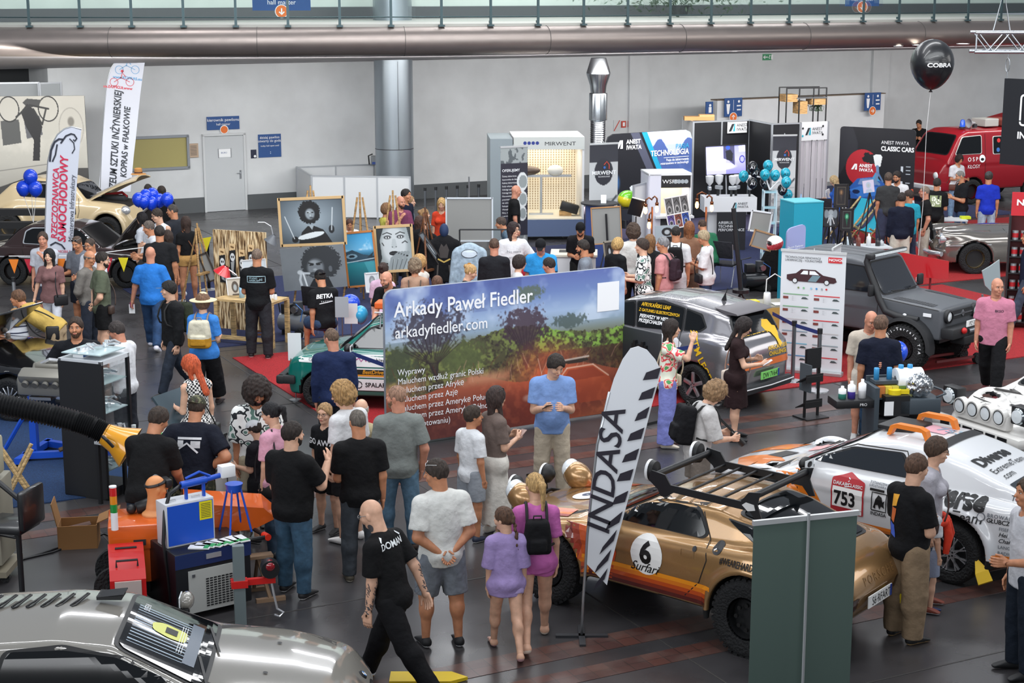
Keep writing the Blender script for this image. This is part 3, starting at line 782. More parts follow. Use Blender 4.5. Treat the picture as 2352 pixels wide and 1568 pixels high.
def carbody(rt,S,paint,name='body',vox=.03):
 low,plan,roof=curve(S['low']),curve(S['plan']),curve(S['roof'])if S.get('roof')else None
 k1=S.get('k',.09);zb=S.get('zb',.2);zn=S.get('zn',.5);wr=S['wr'];ra=S.get('ra',wr+.06);wz=S.get('wz',wr)
 xF=max(p[0]for p in S['plan']);xR=min(p[0]for p in S['plan']);gp=curve(S['gplan'])if S.get('gplan')else None
 def f(P):
  x,y,z=P[:,0],P[:,1],P[:,2];ay=np.abs(y);W=plan(x)
  a=z-(low(x)-S.get('crown',.05)*(ay/np.maximum(W,.1))**2.5);b=ay-(W-S.get('bulge',.05)*((z-zn)/.4)**2)
  r=smax(a,b,k1);r=smax(r,zb-z,.05)
  r=smax(r,x-(xF-S.get('fs',.3)*np.maximum(z-zn,0)-S.get('fu',.25)*np.maximum(zn-z,0)),S.get('ke',.1));r=smax(r,(xR+S.get('rs',.2)*np.maximum(z-zn,0)+S.get('ru',.25)*np.maximum(zn-z,0))-x,S.get('ke',.1))
  if S.get('hoods'):
   for(hx,hy,hz,rx,ry,rz_)in S['hoods']:r=sn(r,ell(np.stack([x,ay,z],1),(hx,hy,hz),(rx,ry,rz_)),.06)
  if roof is not None:
   b0=S['belt'];G=gp(x)
   g=smax(z-(roof(x)-S.get('crown2',.05)*(ay/.7)**2),ay-(G-(z-b0)*S['tum']),S.get('kg',.07));g=smax(g,(b0-.25)-z,.02)
   g=smax(g,np.maximum(x-S['roofx'][1],S['roofx'][0]-x),.03);r=sn(r,g,S.get('ku',.04))
  for xw in S['wx']:
   d=np.sqrt((x-xw)**2+(z-wz)**2);
   if S.get('flare'):
    fw=S['flare'];Ww=float(plan(np.array([xw]))[0]);t=np.sqrt((d-ra-.02)**2+(ay-Ww+.02)**2)-fw;t=smax(t,(wz-.12)-z,.03);r=sn(r,t,.07)
  for xw in S['wx']:
   d=np.sqrt((x-xw)**2+(z-wz)**2);Ww=float(plan(np.array([xw]))[0])
   r=smax(r,np.minimum(ra-d,ay-(Ww-.36))*1. if 0 else-np.maximum(d-ra,(Ww-.36)-ay),.015)
  return r
 mx=max(p[1]for p in(S.get('roof')or S['low']))+.15;mw=max(p[1]for p in S['plan'])+.15
 v,q=sfn(f,(xR-.12,-mw,zb-.08),(xF+.12,mw,mx),vox,newton=2)
 q=np.asarray(q);c=v[q].mean(1);mi=np.zeros(len(q),int)
 for xw in S['wx']:
  Ww=float(plan(np.array([xw]))[0]);d=np.hypot(c[:,0]-xw,c[:,2]-wz);mi[(d<ra+.018)&(np.abs(c[:,1])<Ww-.02-0*d)]=1
 mi[c[:,2]<zb+.02]=1
 return npm(name,[(v,q,mi)],[paint,mat('#0c0c0d',.9)],rt)
def side_dec(body,rt,s):return Dec(body,rt).frame((0,0,0),(-s if s>0 else 1,0,0),(0,0,1),(0,s,0))
def sx(s,pts):return[(-x if s>0 else x,z)for x,z in pts]
def slope_frame(D,x0,z0,x1,z1,sgn=1):
 return D.frame((x0,0,z0),(0,sgn,0),(x1-x0,0,z1-z0),V3((0,sgn,0)).cross(V3((x1-x0,0,z1-z0))))
def screens(body,rt,S):
 for nm,key in(('windshield','ws'),('rear_window','rw')):
  if key not in S:continue
  x0,z0,x1,z1,wb,wt=S[key];L=hypot(x1-x0,z1-z0);D=Dec(body,rt);sg=1 if key=='ws' else-1
  slope_frame(D,x0,z0,x1,z1,sg);e=.035
  D.po_(rd_([(-wb-e,-e),(wb+e,-e),(wt+e,L+e),(-wt-e,L+e)],.12),BLK,.006,.045);D.po_(rd_([(-wb,0),(wb,0),(wt,L),(-wt,L)],.1),S.get('gls',GLS),.014,.045);D.bd(nm)
 for s in(-1,1):
  for k,(nm,po_,rad)in En(S.get('win',[])):
   D=side_dec(body,rt,s);P=sx(s,po_);c=V3((sum(p[0]for p in P)/len(P),sum(p[1]for p in P)/len(P)))
   big=[tuple(c+(V3(p)-c)*(1+.035/max((V3(p)-c).length,.1)))for p in P]
   D.po_(rd_(big,rad),S.get('trim',BLK),.006,.05);D.po_(rd_(P,rad*.9),S.get('gls',GLS),.013,.05);D.bd(nm)
  D=side_dec(body,rt,s)
  for pts in S.get('lines',[]):D.ln(sx(s,pts),.011,mat('#1a1512',.6))
  for(hx,hz)in S.get('handles',[]):D.po_(rect(*(sx(s,[(hx-.08,hz-.02)])[0]),*(sx(s,[(hx+.08,hz+.02)])[0])),S.get('hm',BLK),.012)
  D.bd('door_seams')
def place_car(rt,c,heading):rt.location=(c[0],c[1],c[2]if len(c)>2 else 0);rt.rotation_euler=(0,0,radians(heading))
def mirror(rt,x,y,z,m,s,a=.2):
 mb=MB();mb.ball((x,y+s*.1,z),(.065,.11,.075),m,16,10);mb.bo((x,y+s*.01,z-.05),(.05,.12,.03),BLK);mb.bo((x-.05,y+s*.1,z),(.012,.17,.1),LENS);return mb.b('side_mirror',rt,1,ag=50)
def plate(rt,body,txt,x,z,w=.52,h=.115,face=-1,c='#f2f3f2',tc='#15161a',tilt=0):
 mb=MB();mb.bo((x,0,z),(.012,w,h),mat(c,.4),ry=tilt);mb.bo((x+face*.008,-face*(-w/2+.02),z),(.004,.04,h*.96),mat('#1d3f94',.4),ry=tilt)
 V,F=text_mesh(txt,h*.98,align='CENTER',width=.88);sg=1 if face>0 else-1
 mb.add([(x+face*.009+(b-h*.35)*tan(tilt)*-0,sg*a*1.+sg*.02,z+b-h*.36)for a,b in V],F,mat(tc,.5));return mb.b('license_plate',rt)
# ---- the golden coupe on off-road tyres
def gold_coupe():
 rt=empty('car',lb='golden coupe on off-road tyres with black roof rack and round number 6',cat='car')
 S=dict(low=[(2.26,.72),(2.,.8),(1.5,.89),(.95,.98),(.4,1.),(-.6,1.03),(-1.3,1.06),(-1.9,1.02),(-2.15,.92),(-2.26,.8)],plan=[(2.26,.66),(2.05,.8),(1.4,.9),(.6,.88),(-.4,.9),(-1.2,.935),(-1.8,.88),(-2.15,.74),(-2.26,.6)],roof=[(.9,.85),(.72,.98),(.08,1.28),(-.25,1.32),(-.7,1.31),(-1.15,1.24),(-1.7,1.08),(-2.,.96),(-2.2,.8)],gplan=[(.9,.78),(0,.78),(-1.,.76),(-1.7,.66),(-2.,.5)],belt=1.,tum=.42,roofx=(-2.1,1.1),wr=.36,wz=.37,ra=.43,wx=(1.27,-1.23),zb=.36,zn=.68,crown=.07,bulge=.06,fs=.5,fu=.5,rs=.15,ru=.35,ke=.16,flare=.035,ws=(.82,.98,.12,1.29,.66,.52),rw=(-1.85,1.05,-.95,1.3,.5,.52),win=[('side_window',[(.58,1.02),(.1,1.22),(-.25,1.265),(-.52,1.25),(-.66,1.06),(-.6,1.02)],.07),('quarter_window',[(-.88,1.22),(-1.15,1.18),(-1.36,1.09),(-1.26,1.04)],.04)],lines=[[(.7,.98),(.68,.7),(.62,.45)],[(-.72,1.02),(-.76,.85),(-.68,.62),(-.5,.45)],[(.7,.98),(.1,1.26),(-.55,1.285),(-.72,1.02)],[(1.75,.82),(1.2,.9),(.9,.97)],[(-1.55,.98),(-1.95,.92),(-2.2,.86)]])
 gold=mat('#bb9160',.26,metal=.55,ct=.7,kj='flake')
 b=carbody(rt,S,gold,vox=.027);screens(b,rt,S)
 C=['#5a2420','#8c3420','#c4501e','#e07a1c','#f0951e']
 for s in(1,-1):
  D=side_dec(b,rt,s);z0=.4
  for k,c in En(C[::1]):D.po_(sx(s,[(1.05,z0+k*.042),(-.83,z0+k*.042),(-.83,z0+(k+1)*.042),(1.05,z0+(k+1)*.042)][:4]),mat(c,.25,ct=1),.005)
  for k,c in En(['#7a2a20','#a23c22','#d55a1e','#e8821c','#f09a22','#e8741c','#c8481c']):
   x0=1.08-k*.09;D.po_(sx(s,[(x0,.94),(x0-.09,.94),(x0-.17,.7),(x0-.1,.42),(x0-.01,.42),(x0-.08,.7)]),mat(c,.25,ct=1),.005,.05)
  cx=-.02;D.po_(sx(s,disc(cx,.76,.2)),mat('#f0efec',.4),.009);D.tx('6',-cx*s-.085,.68,.3,mat('#0b0b0c',.4),.013,bq=.035);D.tx('Surfari',-cx*s-.2,.59,.13,mat('#0b0b0c',.4),.014,shear=.5,bq=.004)
  D.tx('#WEAREHARD',.92 if s>0 else-1.5,.86,.085,BLK,.008,rot=0 if s>0 else 0,bq=.02,width=.7)
  D.po_(sx(s,disc(-.86,.98,.055)),DKG,.009);D.ln(sx(s,[(-.83,.96),(-.88,1.),(-.85,1.01)]),.012,WT,.014);D.po_(sx(s,disc(-.6,.93,.025)),DKG,.01)
  D.ln(sx(s,[(-.6,.9),(-.44,.9),(-.44,.845),(-.6,.845),(-.6,.9)]),.01,mat('#7d5c36',.4));D.bd('livery')
 D=Dec(b,rt).frame((0,0,2),(0,1,0),(-1,0,0),(0,0,1))
 for s in(-1,1):
  for k,c in En(['#e0661e','#d8501e','#f0801e','#a83420']):D.po_([(s*(.44+k*.06),-1.95),(s*(.5+k*.06),-1.95),(s*(.62+k*.05),-1.1),(s*(.56+k*.05),-1.1)],mat(c,.25,ct=1),.006)
 D.po_(disc(0,-1.35,.2),mat('#f0efec',.4),.008);D.tx('6',-.08,-1.44,.28,mat('#1f3f66',.4),.012,bq=.03);D.tx('RESTORED & TESTED',-.42,-1.72,.06,BLK,.009,bq=.02)
 D.bd('hood_stripes')
 D=Dec(b,rt).frame((-2.3,0,.75),(0,-1,0),(0,0,1),(-1,0,.25));D.tx('PORSCHE',-.28,0,.12,mat('#8d6a3e'),.006,spacing=1.4)
 for s in(-1,1):D.po_(rd_(rect(*sorted((s*.42,s*.68))[0:1],-.19,sorted((s*.42,s*.68))[1],-.07),.03),mat('#3a1212',.2,ct=1),.006)
 D.bd('tail_lamps')
 for s in(-1,1):mirror(rt,.5,s*.86,1.,BLK,s)
 for x in(1.27,-1.23):
  for s in(-1,1):wheel(rt,x,s*.8,.375,.27,'holes','#1a1b1d',.56,knob=1)
 for s in(-1,1):
  mb=MB();mb.T=Matrix.Translation((1.93,s*.54,.86))@Matrix.Rotation(-.35,4,'Y');mb.ball((0,0,.06),(.2,.15,.15),gold,24,14);mb.ball((.12,0,.08),(.1,.12,.12),LENS,20,10);mb.b('headlight_pod',rt,1)
  mb=MB();mb.T=Matrix.Translation((2.2,s*.3,.95));mb.lt([(0,.03),(.09,.03),(.105,0),(.1,-.05),(.04,-.11),(0,-.12)],BLK,24,axis='X');mb.lt([(.09,.032),(.108,.03),(.108,0)],WT,24,axis='X',cq=0);mb.cyl((0,0,-.1),(-.02,0,-.28),.014,BLK);mb.b('spot_lamp',rt,1,ag=40)
 mb=MB();mb.tb([(2.1,-.5,.72),(2.13,-.3,.78),(2.13,.3,.78),(2.1,.5,.72)],.02,BLK);mb.b('lamp_bar',rt,1)
 plate(rt,b,'S6·RFART',-2.275,.58,tilt=0)
 mb=MB();mb.prism([(-2.25,.47),(-2.36,.45),(-2.38,.38),(-2.3,.36),(-2.2,.42)],.02,mat('#e8d020',.4),off=-.5);mb.b('tow_hook',rt)
 mb=MB();mb.tb([(-1.75,0,1.16),(-1.95,.1,1.07),(-1.98,.35,1.05)],.012,BLK);mb.b('rear_wiper',rt)
 D=Dec(b,rt).frame((0,0,2),(0,1,0),(-1,0,0),(0,0,1));D.ln([(-.5,-.93),(.1,-.86)],.018,BLK,.02);D.ln([(0,-.93),(.55,-.84)],.018,BLK,.02);D.bd('wipers')
 rk=bpy.data.objects.new('roof_rack',None);COL.objects.link(rk);rk.parent=rt;rk.location=(-.18,0,-.11);rk.scale=(.86,.94,1);rm=mat('#15171b',.45)
 for s in(-1,1):
  mb=MB();mb.prism([(.42,1.52),(.38,1.62),(.18,1.6),(.1,1.51),(-.9,1.5),(-1.,1.6),(-1.16,1.62),(-1.12,1.5),(-1.2,1.34),(-1.12,1.33),(-1.02,1.42),(.05,1.44),(.16,1.38),(.24,1.38),(.28,1.44)],.02,rm,off=s*.6);mb.b('side_plate',rk)
  if s>0:mb=MB();mb.prism([(-.92,1.47),(-.97,1.5),(-1.08,1.49),(-1.1,1.44),(-1.,1.42)],.012,mat('#d8d8d8',.3),off=.613);mb.b('maker_badge',rk)
 for k in Rg(7):
  x=.34-k*.235;r=.035 if k in(0,6)else .014;z=1.57 if k in(0,6)else 1.475
  mb=MB();mb.cyl((x,-.6,z),(x,.6,z),r,rm,12);mb.b('cross_bar',rk,1,ag=50)
 for s in(-1,1):mb=MB();mb.lt([(0,.04),(.1,.04),(.11,.01),(.1,-.06),(0,-.09)],BLK,24,c=(.46,s*.48,1.58),axis='X');mb.lt([(.085,.043),(.11,.04),(.11,0)],WT,24,c=(.46,s*.48,1.58),axis='X',cq=0);mb.b('rack_lamp',rk,1,ag=40)
 return rt
def rally_body(rt,white,vox=.03,ke=.13):
 S=dict(low=[(2.12,.62),(1.8,.72),(1.2,.82),(.8,.93),(.3,.97),(-.6,.99),(-1.3,1.),(-1.8,.97),(-2.08,.92)],plan=[(2.12,.62),(1.9,.76),(1.3,.84),(.5,.8),(-.5,.81),(-1.25,.86),(-1.8,.8),(-2.08,.68)],roof=[(.95,.88),(.8,.97),(.1,1.33),(-.3,1.38),(-.7,1.37),(-1.15,1.28),(-1.7,1.12),(-2.,1.)],gplan=[(.9,.7),(0,.71),(-1.,.7),(-1.6,.64),(-2.,.55)],belt=.97,tum=.4,roofx=(-1.98,1.),wr=.34,wz=.36,ra=.42,wx=(1.22,-1.18),zb=.34,zn=.62,crown=.05,bulge=.05,fs=.5,fu=.5,rs=.1,ru=.35,ke=ke,flare=.055,ws=(.88,.98,.15,1.33,.6,.48),rw=(-1.9,1.05,-.78,1.37,.5,.5),win=[('side_window',[(.66,1.),(.14,1.21),(-.42,1.25),(-.6,1.02)],.05),('quarter_window',[(-.74,1.23),(-1.,1.19),(-1.35,1.06),(-1.3,1.02),(-.84,1.02)],.04)],lines=[[(.8,.98),(.76,.6),(.7,.42)],[(-.64,1.),(-.7,.8),(-.62,.55),(-.5,.42)],[(.78,.98),(.14,1.25),(-.48,1.28),(-.64,1.)],[(1.7,.72),(1.,.86),(.85,.95)]])
 return S
def rally753():
 rt=empty('car',lb='white and orange rally coupe with red start plate 753 on the door',cat='car');white=mat('#d9dbde',.25,ct=.8)
 S=rally_body(rt,white);ob=mat('#e07a1e',.3,ct=.6);b=carbody(rt,S,white,vox=.03)
 S['win']=S['win'][:1];S.pop('rw');S['gls']=mat('#131a22',.04,spec=.8,ct=.5);screens(b,rt,S);K=BLK;R=mat('#b8323a',.35);G=mat('#70757c')
 for s in(1,-1):
  D=side_dec(b,rt,s);u=(lambda x:-x)if s>0 else(lambda x:x)
  D.po_(sx(s,[(1.05,.88),(.72,.93),(.42,.5),(.98,.5)]),ob,.005)
  for k in Rg(3):D.po_(sx(s,disc(.82-k*.09,.73,.028)),K,.009)
  D.po_(sx(s,[(1.6,.36),(-1.9,.36),(-1.9,.43),(1.6,.43)]),ob,.004)
  x0=u(.33)-(0 if s>0 else 0);p=rd_([(x0,.5),(x0+.42,.5),(x0+.42,.88),(x0+.3,.92),(x0+.21,.96),(x0+.12,.92),(x0,.88)],.02)
  D.po_(p,R,.008);D.po_(rect(x0+.02,.56,x0+.4,.79),mat('#f2f2f0',.4),.011);D.tx('753',x0+.04,.59,.22,K,.015,bq=.03,width=.85);D.tx('DAKAR',x0+.02,.81,.055,WT,.013,bq=.02);D.tx('CLASSIC',x0+.21,.81,.05,WT,.013,bq=.02)
  D.po_(rect(x0+.27,.51,x0+.4,.555),WT,.012);D.po_(disc(x0+.34,.533,.016),R,.015)
  for k in Rg(4):D.ln([(x0+.17+.02*k,.8+.03*k),(x0+.25-.015*k,.815+.03*k)],.01,WT,.013)
  x1=u(-.14)-(0 if s>0 else .3);D.tx('T.STANISZEWSKI\nS.POSTAWKA',x1,.9,.035,G,.009,bq=.01)
  D.ln([(x1+.02,.84),(x1+.2,.84)],.028,K,.015);D.ln([(x1+.05,.61),(x1+.23,.61),(x1+.23,.81),(x1+.05,.81),(x1+.05,.61)],.012,K,.009)
  D.po_([(x1+.07,.64),(x1+.1,.74),(x1+.13,.79),(x1+.17,.77),(x1+.19,.72),(x1+.215,.74),(x1+.2,.69),(x1+.21,.65),(x1+.17,.67),(x1+.15,.63),(x1+.13,.68),(x1+.1,.67),(x1+.1,.63)],K,.009);D.tx('INDASA',x1+.04,.555,.055,K,.009,bq=.02)
  x2=u(-.7)-(0 if s>0 else .6);D.tx('Diverse',x2-0,.86,.26,K,.008,bq=.045);D.tx('ExtremeTeam',x2+.02,.74,.14,K,.008,bq=.01);D.tx('TM',x2+1.02,.98,.08,K,.008)
  x3=u(-1.48)-(0 if s>0 else .4);D.tx('BROWAR',x3+.08,.82,.055,G,.008,bq=.02,spacing=1.2);D.tx('GŁUBCZYCE',x3+.08,.765,.065,K,.008,bq=.02);D.po_(disc(x3+.02,.81,.045),G,.008);D.po_(disc(x3+.02,.81,.034),white,.011)
  for k,t in En(['FISEPNE','HellRiders','Chałupy6','LANGE','RADIO357']):D.tx(t,x3+.22,.7-k*.065,.05 if k not in(1,2)else .065,K if k in(1,2)else G,.008,shear=.3 if k in(1,2)else 0,bq=.01)
  D.po_(disc(x3+.3,.375,.045,ry=.03),K,.009);D.tx('6',x3+.285,.355,.05,WT,.012)
  x4=u(1.72)-(0 if s>0 else .5);D.tx('Czułe Oko Warszawa Okęcie',x4+.28,.74,.045,K,.008);D.tx('EMILI',u(-.66)-(0 if s>0 else .1),1.02,.0001,K,.008)
  D.bd('livery')
 D=Dec(b,rt).frame((0,0,2),(0,1,0),(-1,0,0),(0,0,1))
 D.po_([(-.6,-1.95),(-.05,-2.),(-.2,-1.5),(-.62,-1.45)],ob,.006);D.po_([(.66,-1.7),(.25,-1.95),(.1,-1.5),(.4,-1.2),(.7,-1.2)],ob,.006)
 D.po_([(-.1,-1.5),(.16,-1.6),(.26,-1.35),(0,-1.25)],K,.008);D.po_([(-.55,-1.3),(-.1,-1.2),(-.15,-1.),(-.6,-1.05)],mat('#d8a0a0',.4),.007);D.tx('UNLIMITED',-.6,-.92,.12,G,.008,bq=.01)
 D.tx('Adrenalinowcy.com',-.62,-1.02,.09,K,.008,shear=.2)
 D.po_(rect(-.3,.25,.02,.62),mat('#d9a6b4',.3),.007);D.tx('753',-.1,.45,.22,mat('#7fa6bd',.3),.01,bq=.02,rot=PI/2);D.tx('lloni',.33,.52,.17,mat('#2a2a33',.4),.008,rot=PI/2)
 D.po_([(-.52,.72),(.52,.72),(.53,.84),(-.53,.84)],BLK,.012);D.bd('roof_stickers')
 D=Dec(b,rt);slope_frame(D,-1.9,1.05,-.78,1.37,-1)
 D.tx('Diverse',-.44,.62,.22,K,.008,bq=.04);D.tx('ExtremeTeam\n.com',-.44,.46,.13,K,.008)
 D.po_([(-.52,0),(.52,0),(.5,.26),(-.5,.26)],mat('#2b3136',.05,spec=.8,ct=.5),.008);D.po_(rd_([(-.05,.05),(.35,.05),(.35,.22),(.12,.27),(-.05,.22)],.03),R,.014);D.tx('753',0,.07,.11,WT,.018,bq=.02);D.bd('hatch_lettering')
 for s in(-1,1):
  mirror(rt,.62,s*.8,1.,BLK,s)
  mb=MB();mb.prism([(-.62,1.36),(-.58,1.47),(-.5,1.5),(-.22,1.5),(-.14,1.47),(-.1,1.36),(-.14,1.36),(-.19,1.45),(-.53,1.45),(-.58,1.36)],.09,mat('#e07a22'),off=s*.33);mb.b('orange_bracket',rt)
  for x in(1.22,-1.18):wheel(rt,x,s*.76,.335,.22,'cross','#c9ccd0',.62)
 for s,m in((1,'#e0b81e'),(-1,'#e0b81e')):mb=MB();mb.tb([(-1.48,s*.84,.34),(-1.56,s*.86,.22),(-1.62,s*.88,.12)],[.02,.1,.11],mat(m,.6),4);mb.b('mud_flap',rt)
 mb=MB();mb.bo((-.1,-.05,1.38),(.45,.5,.06),BLK,bev=.03);mb.b('roof_scoop',rt,1,ag=40)
 return rt
def rally_lamps():
 rt=empty('car',lb='dirty white rally coupe with a row of four round lamps and raised headlights',cat='car');white=mat('#d5d3cf',.35,ct=.4)
 S=rally_body(rt,white);b=carbody(rt,S,white,vox=.035);screens(b,rt,S)
 D=Dec(b,rt).frame((0,0,2),(0,1,0),(-1,0,0),(0,0,1));rs=np.random.RandomState(3)
 for k in Rg(26):
  x,y=rs.uniform(-.6,.6),-rs.uniform(.95,1.95);D.ln([(x,y),(x+rs.uniform(-.12,.12),y+rs.uniform(-.08,.08)),(x+rs.uniform(-.2,.2),y+rs.uniform(-.05,.12))],.008,mat('#8d8a8a',.6),.014)
 D.po_(rect(-.1,-1.5,.12,-1.45),BLK,.014);D.bd('hood_scratches')
 for s in(-1,1):
  mb=MB();mb.bo((1.99,s*.66,.86),(.18,.3,.26),BLK,bev=.03);mb.lt([(0,.06),(.09,.05),(.1,0)],LENS,24,c=(2.07,s*.66,.86),axis='X');mb.lt([(.1,.05),(.115,.03),(.11,0)],LAMPIN,24,c=(2.06,s*.66,.86),axis='X',cq=0);mb.b('raised_headlight',rt,1,ag=40)
  for x in(1.22,-1.18):wheel(rt,x,s*.76,.335,.22,'steel','#8a8d90',.6)
 mb=MB();mb.bo((2.06,0,.72),(.16,1.02,.22),white,bev=.05);mb.bo((2.14,0,.52),(.2,1.7,.16),white,bev=.06)
 for k in Rg(6):mb.bo((2.245,-.55+k*.22,.52),(.012,.17,.09),BLK)
 mb.bo((2.06,0,.36),(.2,1.3,.14),BLK);mb.b('front_bumper',rt,1,ag=40)
 for k in Rg(4):
  mb=MB();mb.lt([(0,.04),(.085,.035),(.095,.02)],LENS,24,c=(2.13,-.375+k*.25,.79),axis='X');mb.lt([(.095,.03),(.115,.03),(.12,-.06),(0,-.1)],white,24,c=(2.13,-.375+k*.25,.79),axis='X',cq=0);mb.lt([(.088,.042),(.1,.034)],BLK,24,c=(2.13,-.375+k*.25,.79),axis='X',cq=0);mb.b('round_lamp',rt,1,ag=40)
 plate(rt,b,'RALLY',2.19,.4,face=1)if 0 else None
 return rt
def leaf():
 rt=empty('car',lb='grey electric hatchback covered with yellow lettering, green plate',cat='car');grey=mat('#8f8d91',.22,metal=.7,ct=1)
 S=dict(low=[(2.2,.7),(1.9,.86),(1.3,1.),(.9,1.06),(0,1.04),(-.8,1.08),(-1.5,1.12),(-1.9,1.08),(-2.15,.98),(-2.22,.9)],plan=[(2.2,.6),(1.9,.78),(1.3,.88),(0,.88),(-1.2,.89),(-1.8,.84),(-2.1,.76),(-2.22,.62)],roof=[(1.35,.98),(1.1,1.08),(.3,1.46),(-.3,1.56),(-.9,1.55),(-1.5,1.47),(-1.82,1.38),(-2.,1.12),(-2.08,1.)],gplan=[(1.3,.74),(0,.8),(-1.,.78),(-1.6,.72),(-2.,.62)],belt=1.05,tum=.36,roofx=(-2.05,1.3),wr=.32,ra=.36,wx=(1.38,-1.32),zb=.22,zn=.6,crown=.05,bulge=.06,fs=.5,rs=.12,ru=.2,ke=.16,ws=(1.22,1.06,.4,1.43,.68,.56),rw=(-2.02,1.1,-1.84,1.38,.6,.52),win=[('side_window',[(.95,1.07),(.35,1.36),(.1,1.41),(0,1.06)],.04),('side_window',[(-.08,1.06),(.02,1.42),(-.5,1.46),(-.95,1.42),(-.98,1.1)],.04),('quarter_window',[(-1.05,1.12),(-1.02,1.41),(-1.3,1.35),(-1.42,1.2),(-1.32,1.14)],.03)],lines=[[(.02,1.05),(0,.5),(0,.3)],[(-.98,1.1),(-1.02,.8),(-.86,.5),(-.82,.3)],[(1.05,1.05),(1.,.5),(.95,.3)],[(-1.,.3),(.95,.3)]],handles=[(-.75,.92),(.2,.92)],hm=CHR)
 b=carbody(rt,S,grey,vox=.033);screens(b,rt,S);Y=mat('#e3b41e',.4);Wt=mat('#e6e8ec',.35,ct=.5)
 for s in(1,-1):
  D=side_dec(b,rt,s);u=(lambda x:-x)if s>0 else(lambda x:x)
  D.po_(sx(s,[(1.,.98),(-.9,1.02),(-1.06,.92),(-.92,.62),(-.62,.32),(1.,.32)]),Wt,.003)
  D.po_(sx(s,disc(-.75,.92,.07,ry=.03)),CHR,.012)
  x0=u(-.04)-(0 if s>0 else .7);D.tx('AFRYKAŃSKI LEAF',x0+.03,1.37,.075,Y,.016,bq=.03);D.tx('Z GATUNKU ELEKTRYCZNYCH',x0,1.29,.06,Y,.016,bq=.03);D.tx('PIERWSZY W HISTORII\nPRZEJECHAŁEM AFRYKĘ',x0+.04,1.2,.072,WT,.016,bq=.03)
  D.tx('JESTEM LEGENDA',u(-1.12)-(0 if s>0 else .8),1.18,.16,Y,.008,bq=.02,rot=-1.,g=.06);D.tx('Pierwsze Pociągnięcie',u(-1.04)-(0 if s>0 else .6),.86,.1,mat('#a79545'),.008,shear=.4,rot=-.95)
  D.tx('CENTRUM',u(.7)-(0 if s>0 else .6),.75,.12,mat('#2a3f8c',.4),.008,bq=.02);D.tx('dla firm',u(-.45)-(0 if s>0 else .3),.72,.08,BLK,.008,shear=.2);D.tx('OR.pl',u(-.3)-(0 if s>0 else .3),.52,.1,mat('#c22a3a',.4),.008,bq=.02);D.bd('livery')
 D=Dec(b,rt).frame((-2.3,0,0),(0,-1,0),(0,0,1),(-1,0,.2))
 D.po_(rd_([(-.74,.64),(.74,.64),(.8,.8),(.72,.74),(-.72,.74),(-.8,.8)],.02),mat('#d8703a',.3,ct=1),.005,.05)
 D.tx('AFRYKAŃSKI LEAF',-.52,1.31,.095,WT,.014,bq=.03);D.tx('Z GATUNKU ELEKTRYCZNYCH',-.52,1.25,.06,WT,.014,bq=.03);D.tx('JESTEM LEGENDĄ',-.52,1.15,.095,Y,.014,bq=.03)
 D.tx('AFRICAN 2018\nCHALLENGE',.05,.86,.09,Y,.01,bq=.02)
 D.po_([(.2,1.34),(.36,1.32),(.42,1.22),(.5,1.2),(.5,1.08),(.44,1.),(.47,.93),(.4,.86),(.36,.93),(.36,1.04),(.3,1.12),(.18,1.16),(.12,1.24)],Y,.016,.05)
 D.bd('hatch_lettering')
 for s in(-1,1):
  D=Dec(b,rt).frame((-2.3,0,0),(0,-1,0),(0,0,1),(-1,-s*-.8,.1));D.po_([(s*.64,1.36),(s*.7,1.36),(s*.84,.96),(s*.8,.82),(s*.74,.84),(s*.72,1.02)],mat('#d9dce0',.1,spec=1,ct=1),.008,.05);D.bd('tail_lamp')
  mirror(rt,.95,s*.9,1.06,grey,s)
  for x in(1.38,-1.32):wheel(rt,x,s*.79,.32,.2,'five','#b7aeb2',.68)
 mb=MB();mb.prism([(-1.45,1.475),(-1.9,1.425),(-1.93,1.4),(-1.7,1.39)],1.,mat('#6a676b',.35,metal=.4));mb.b('roof_spoiler',rt,1,ag=40)
 mb=MB();mb.prism([(-1.24,1.5),(-1.34,1.5),(-1.32,1.62)],.02,BLK);mb.cyl((-1.32,0,1.6),(-1.36,0,1.7),.006,BLK);mb.b('roof_aerial',rt)
 plate(rt,b,'DW 7V645',-2.265,.5,c='#7fd06a',tilt=0)
 mb=MB();mb.bo((-2.2,0,.32),(.12,1.4,.16),DKG,bev=.05);mb.tb([(-2.27,-.7,.34),(-2.29,0,.33),(-2.27,.7,.34)],.012,CHR);mb.b('rear_diffuser',rt,1,ag=40)
 return rt
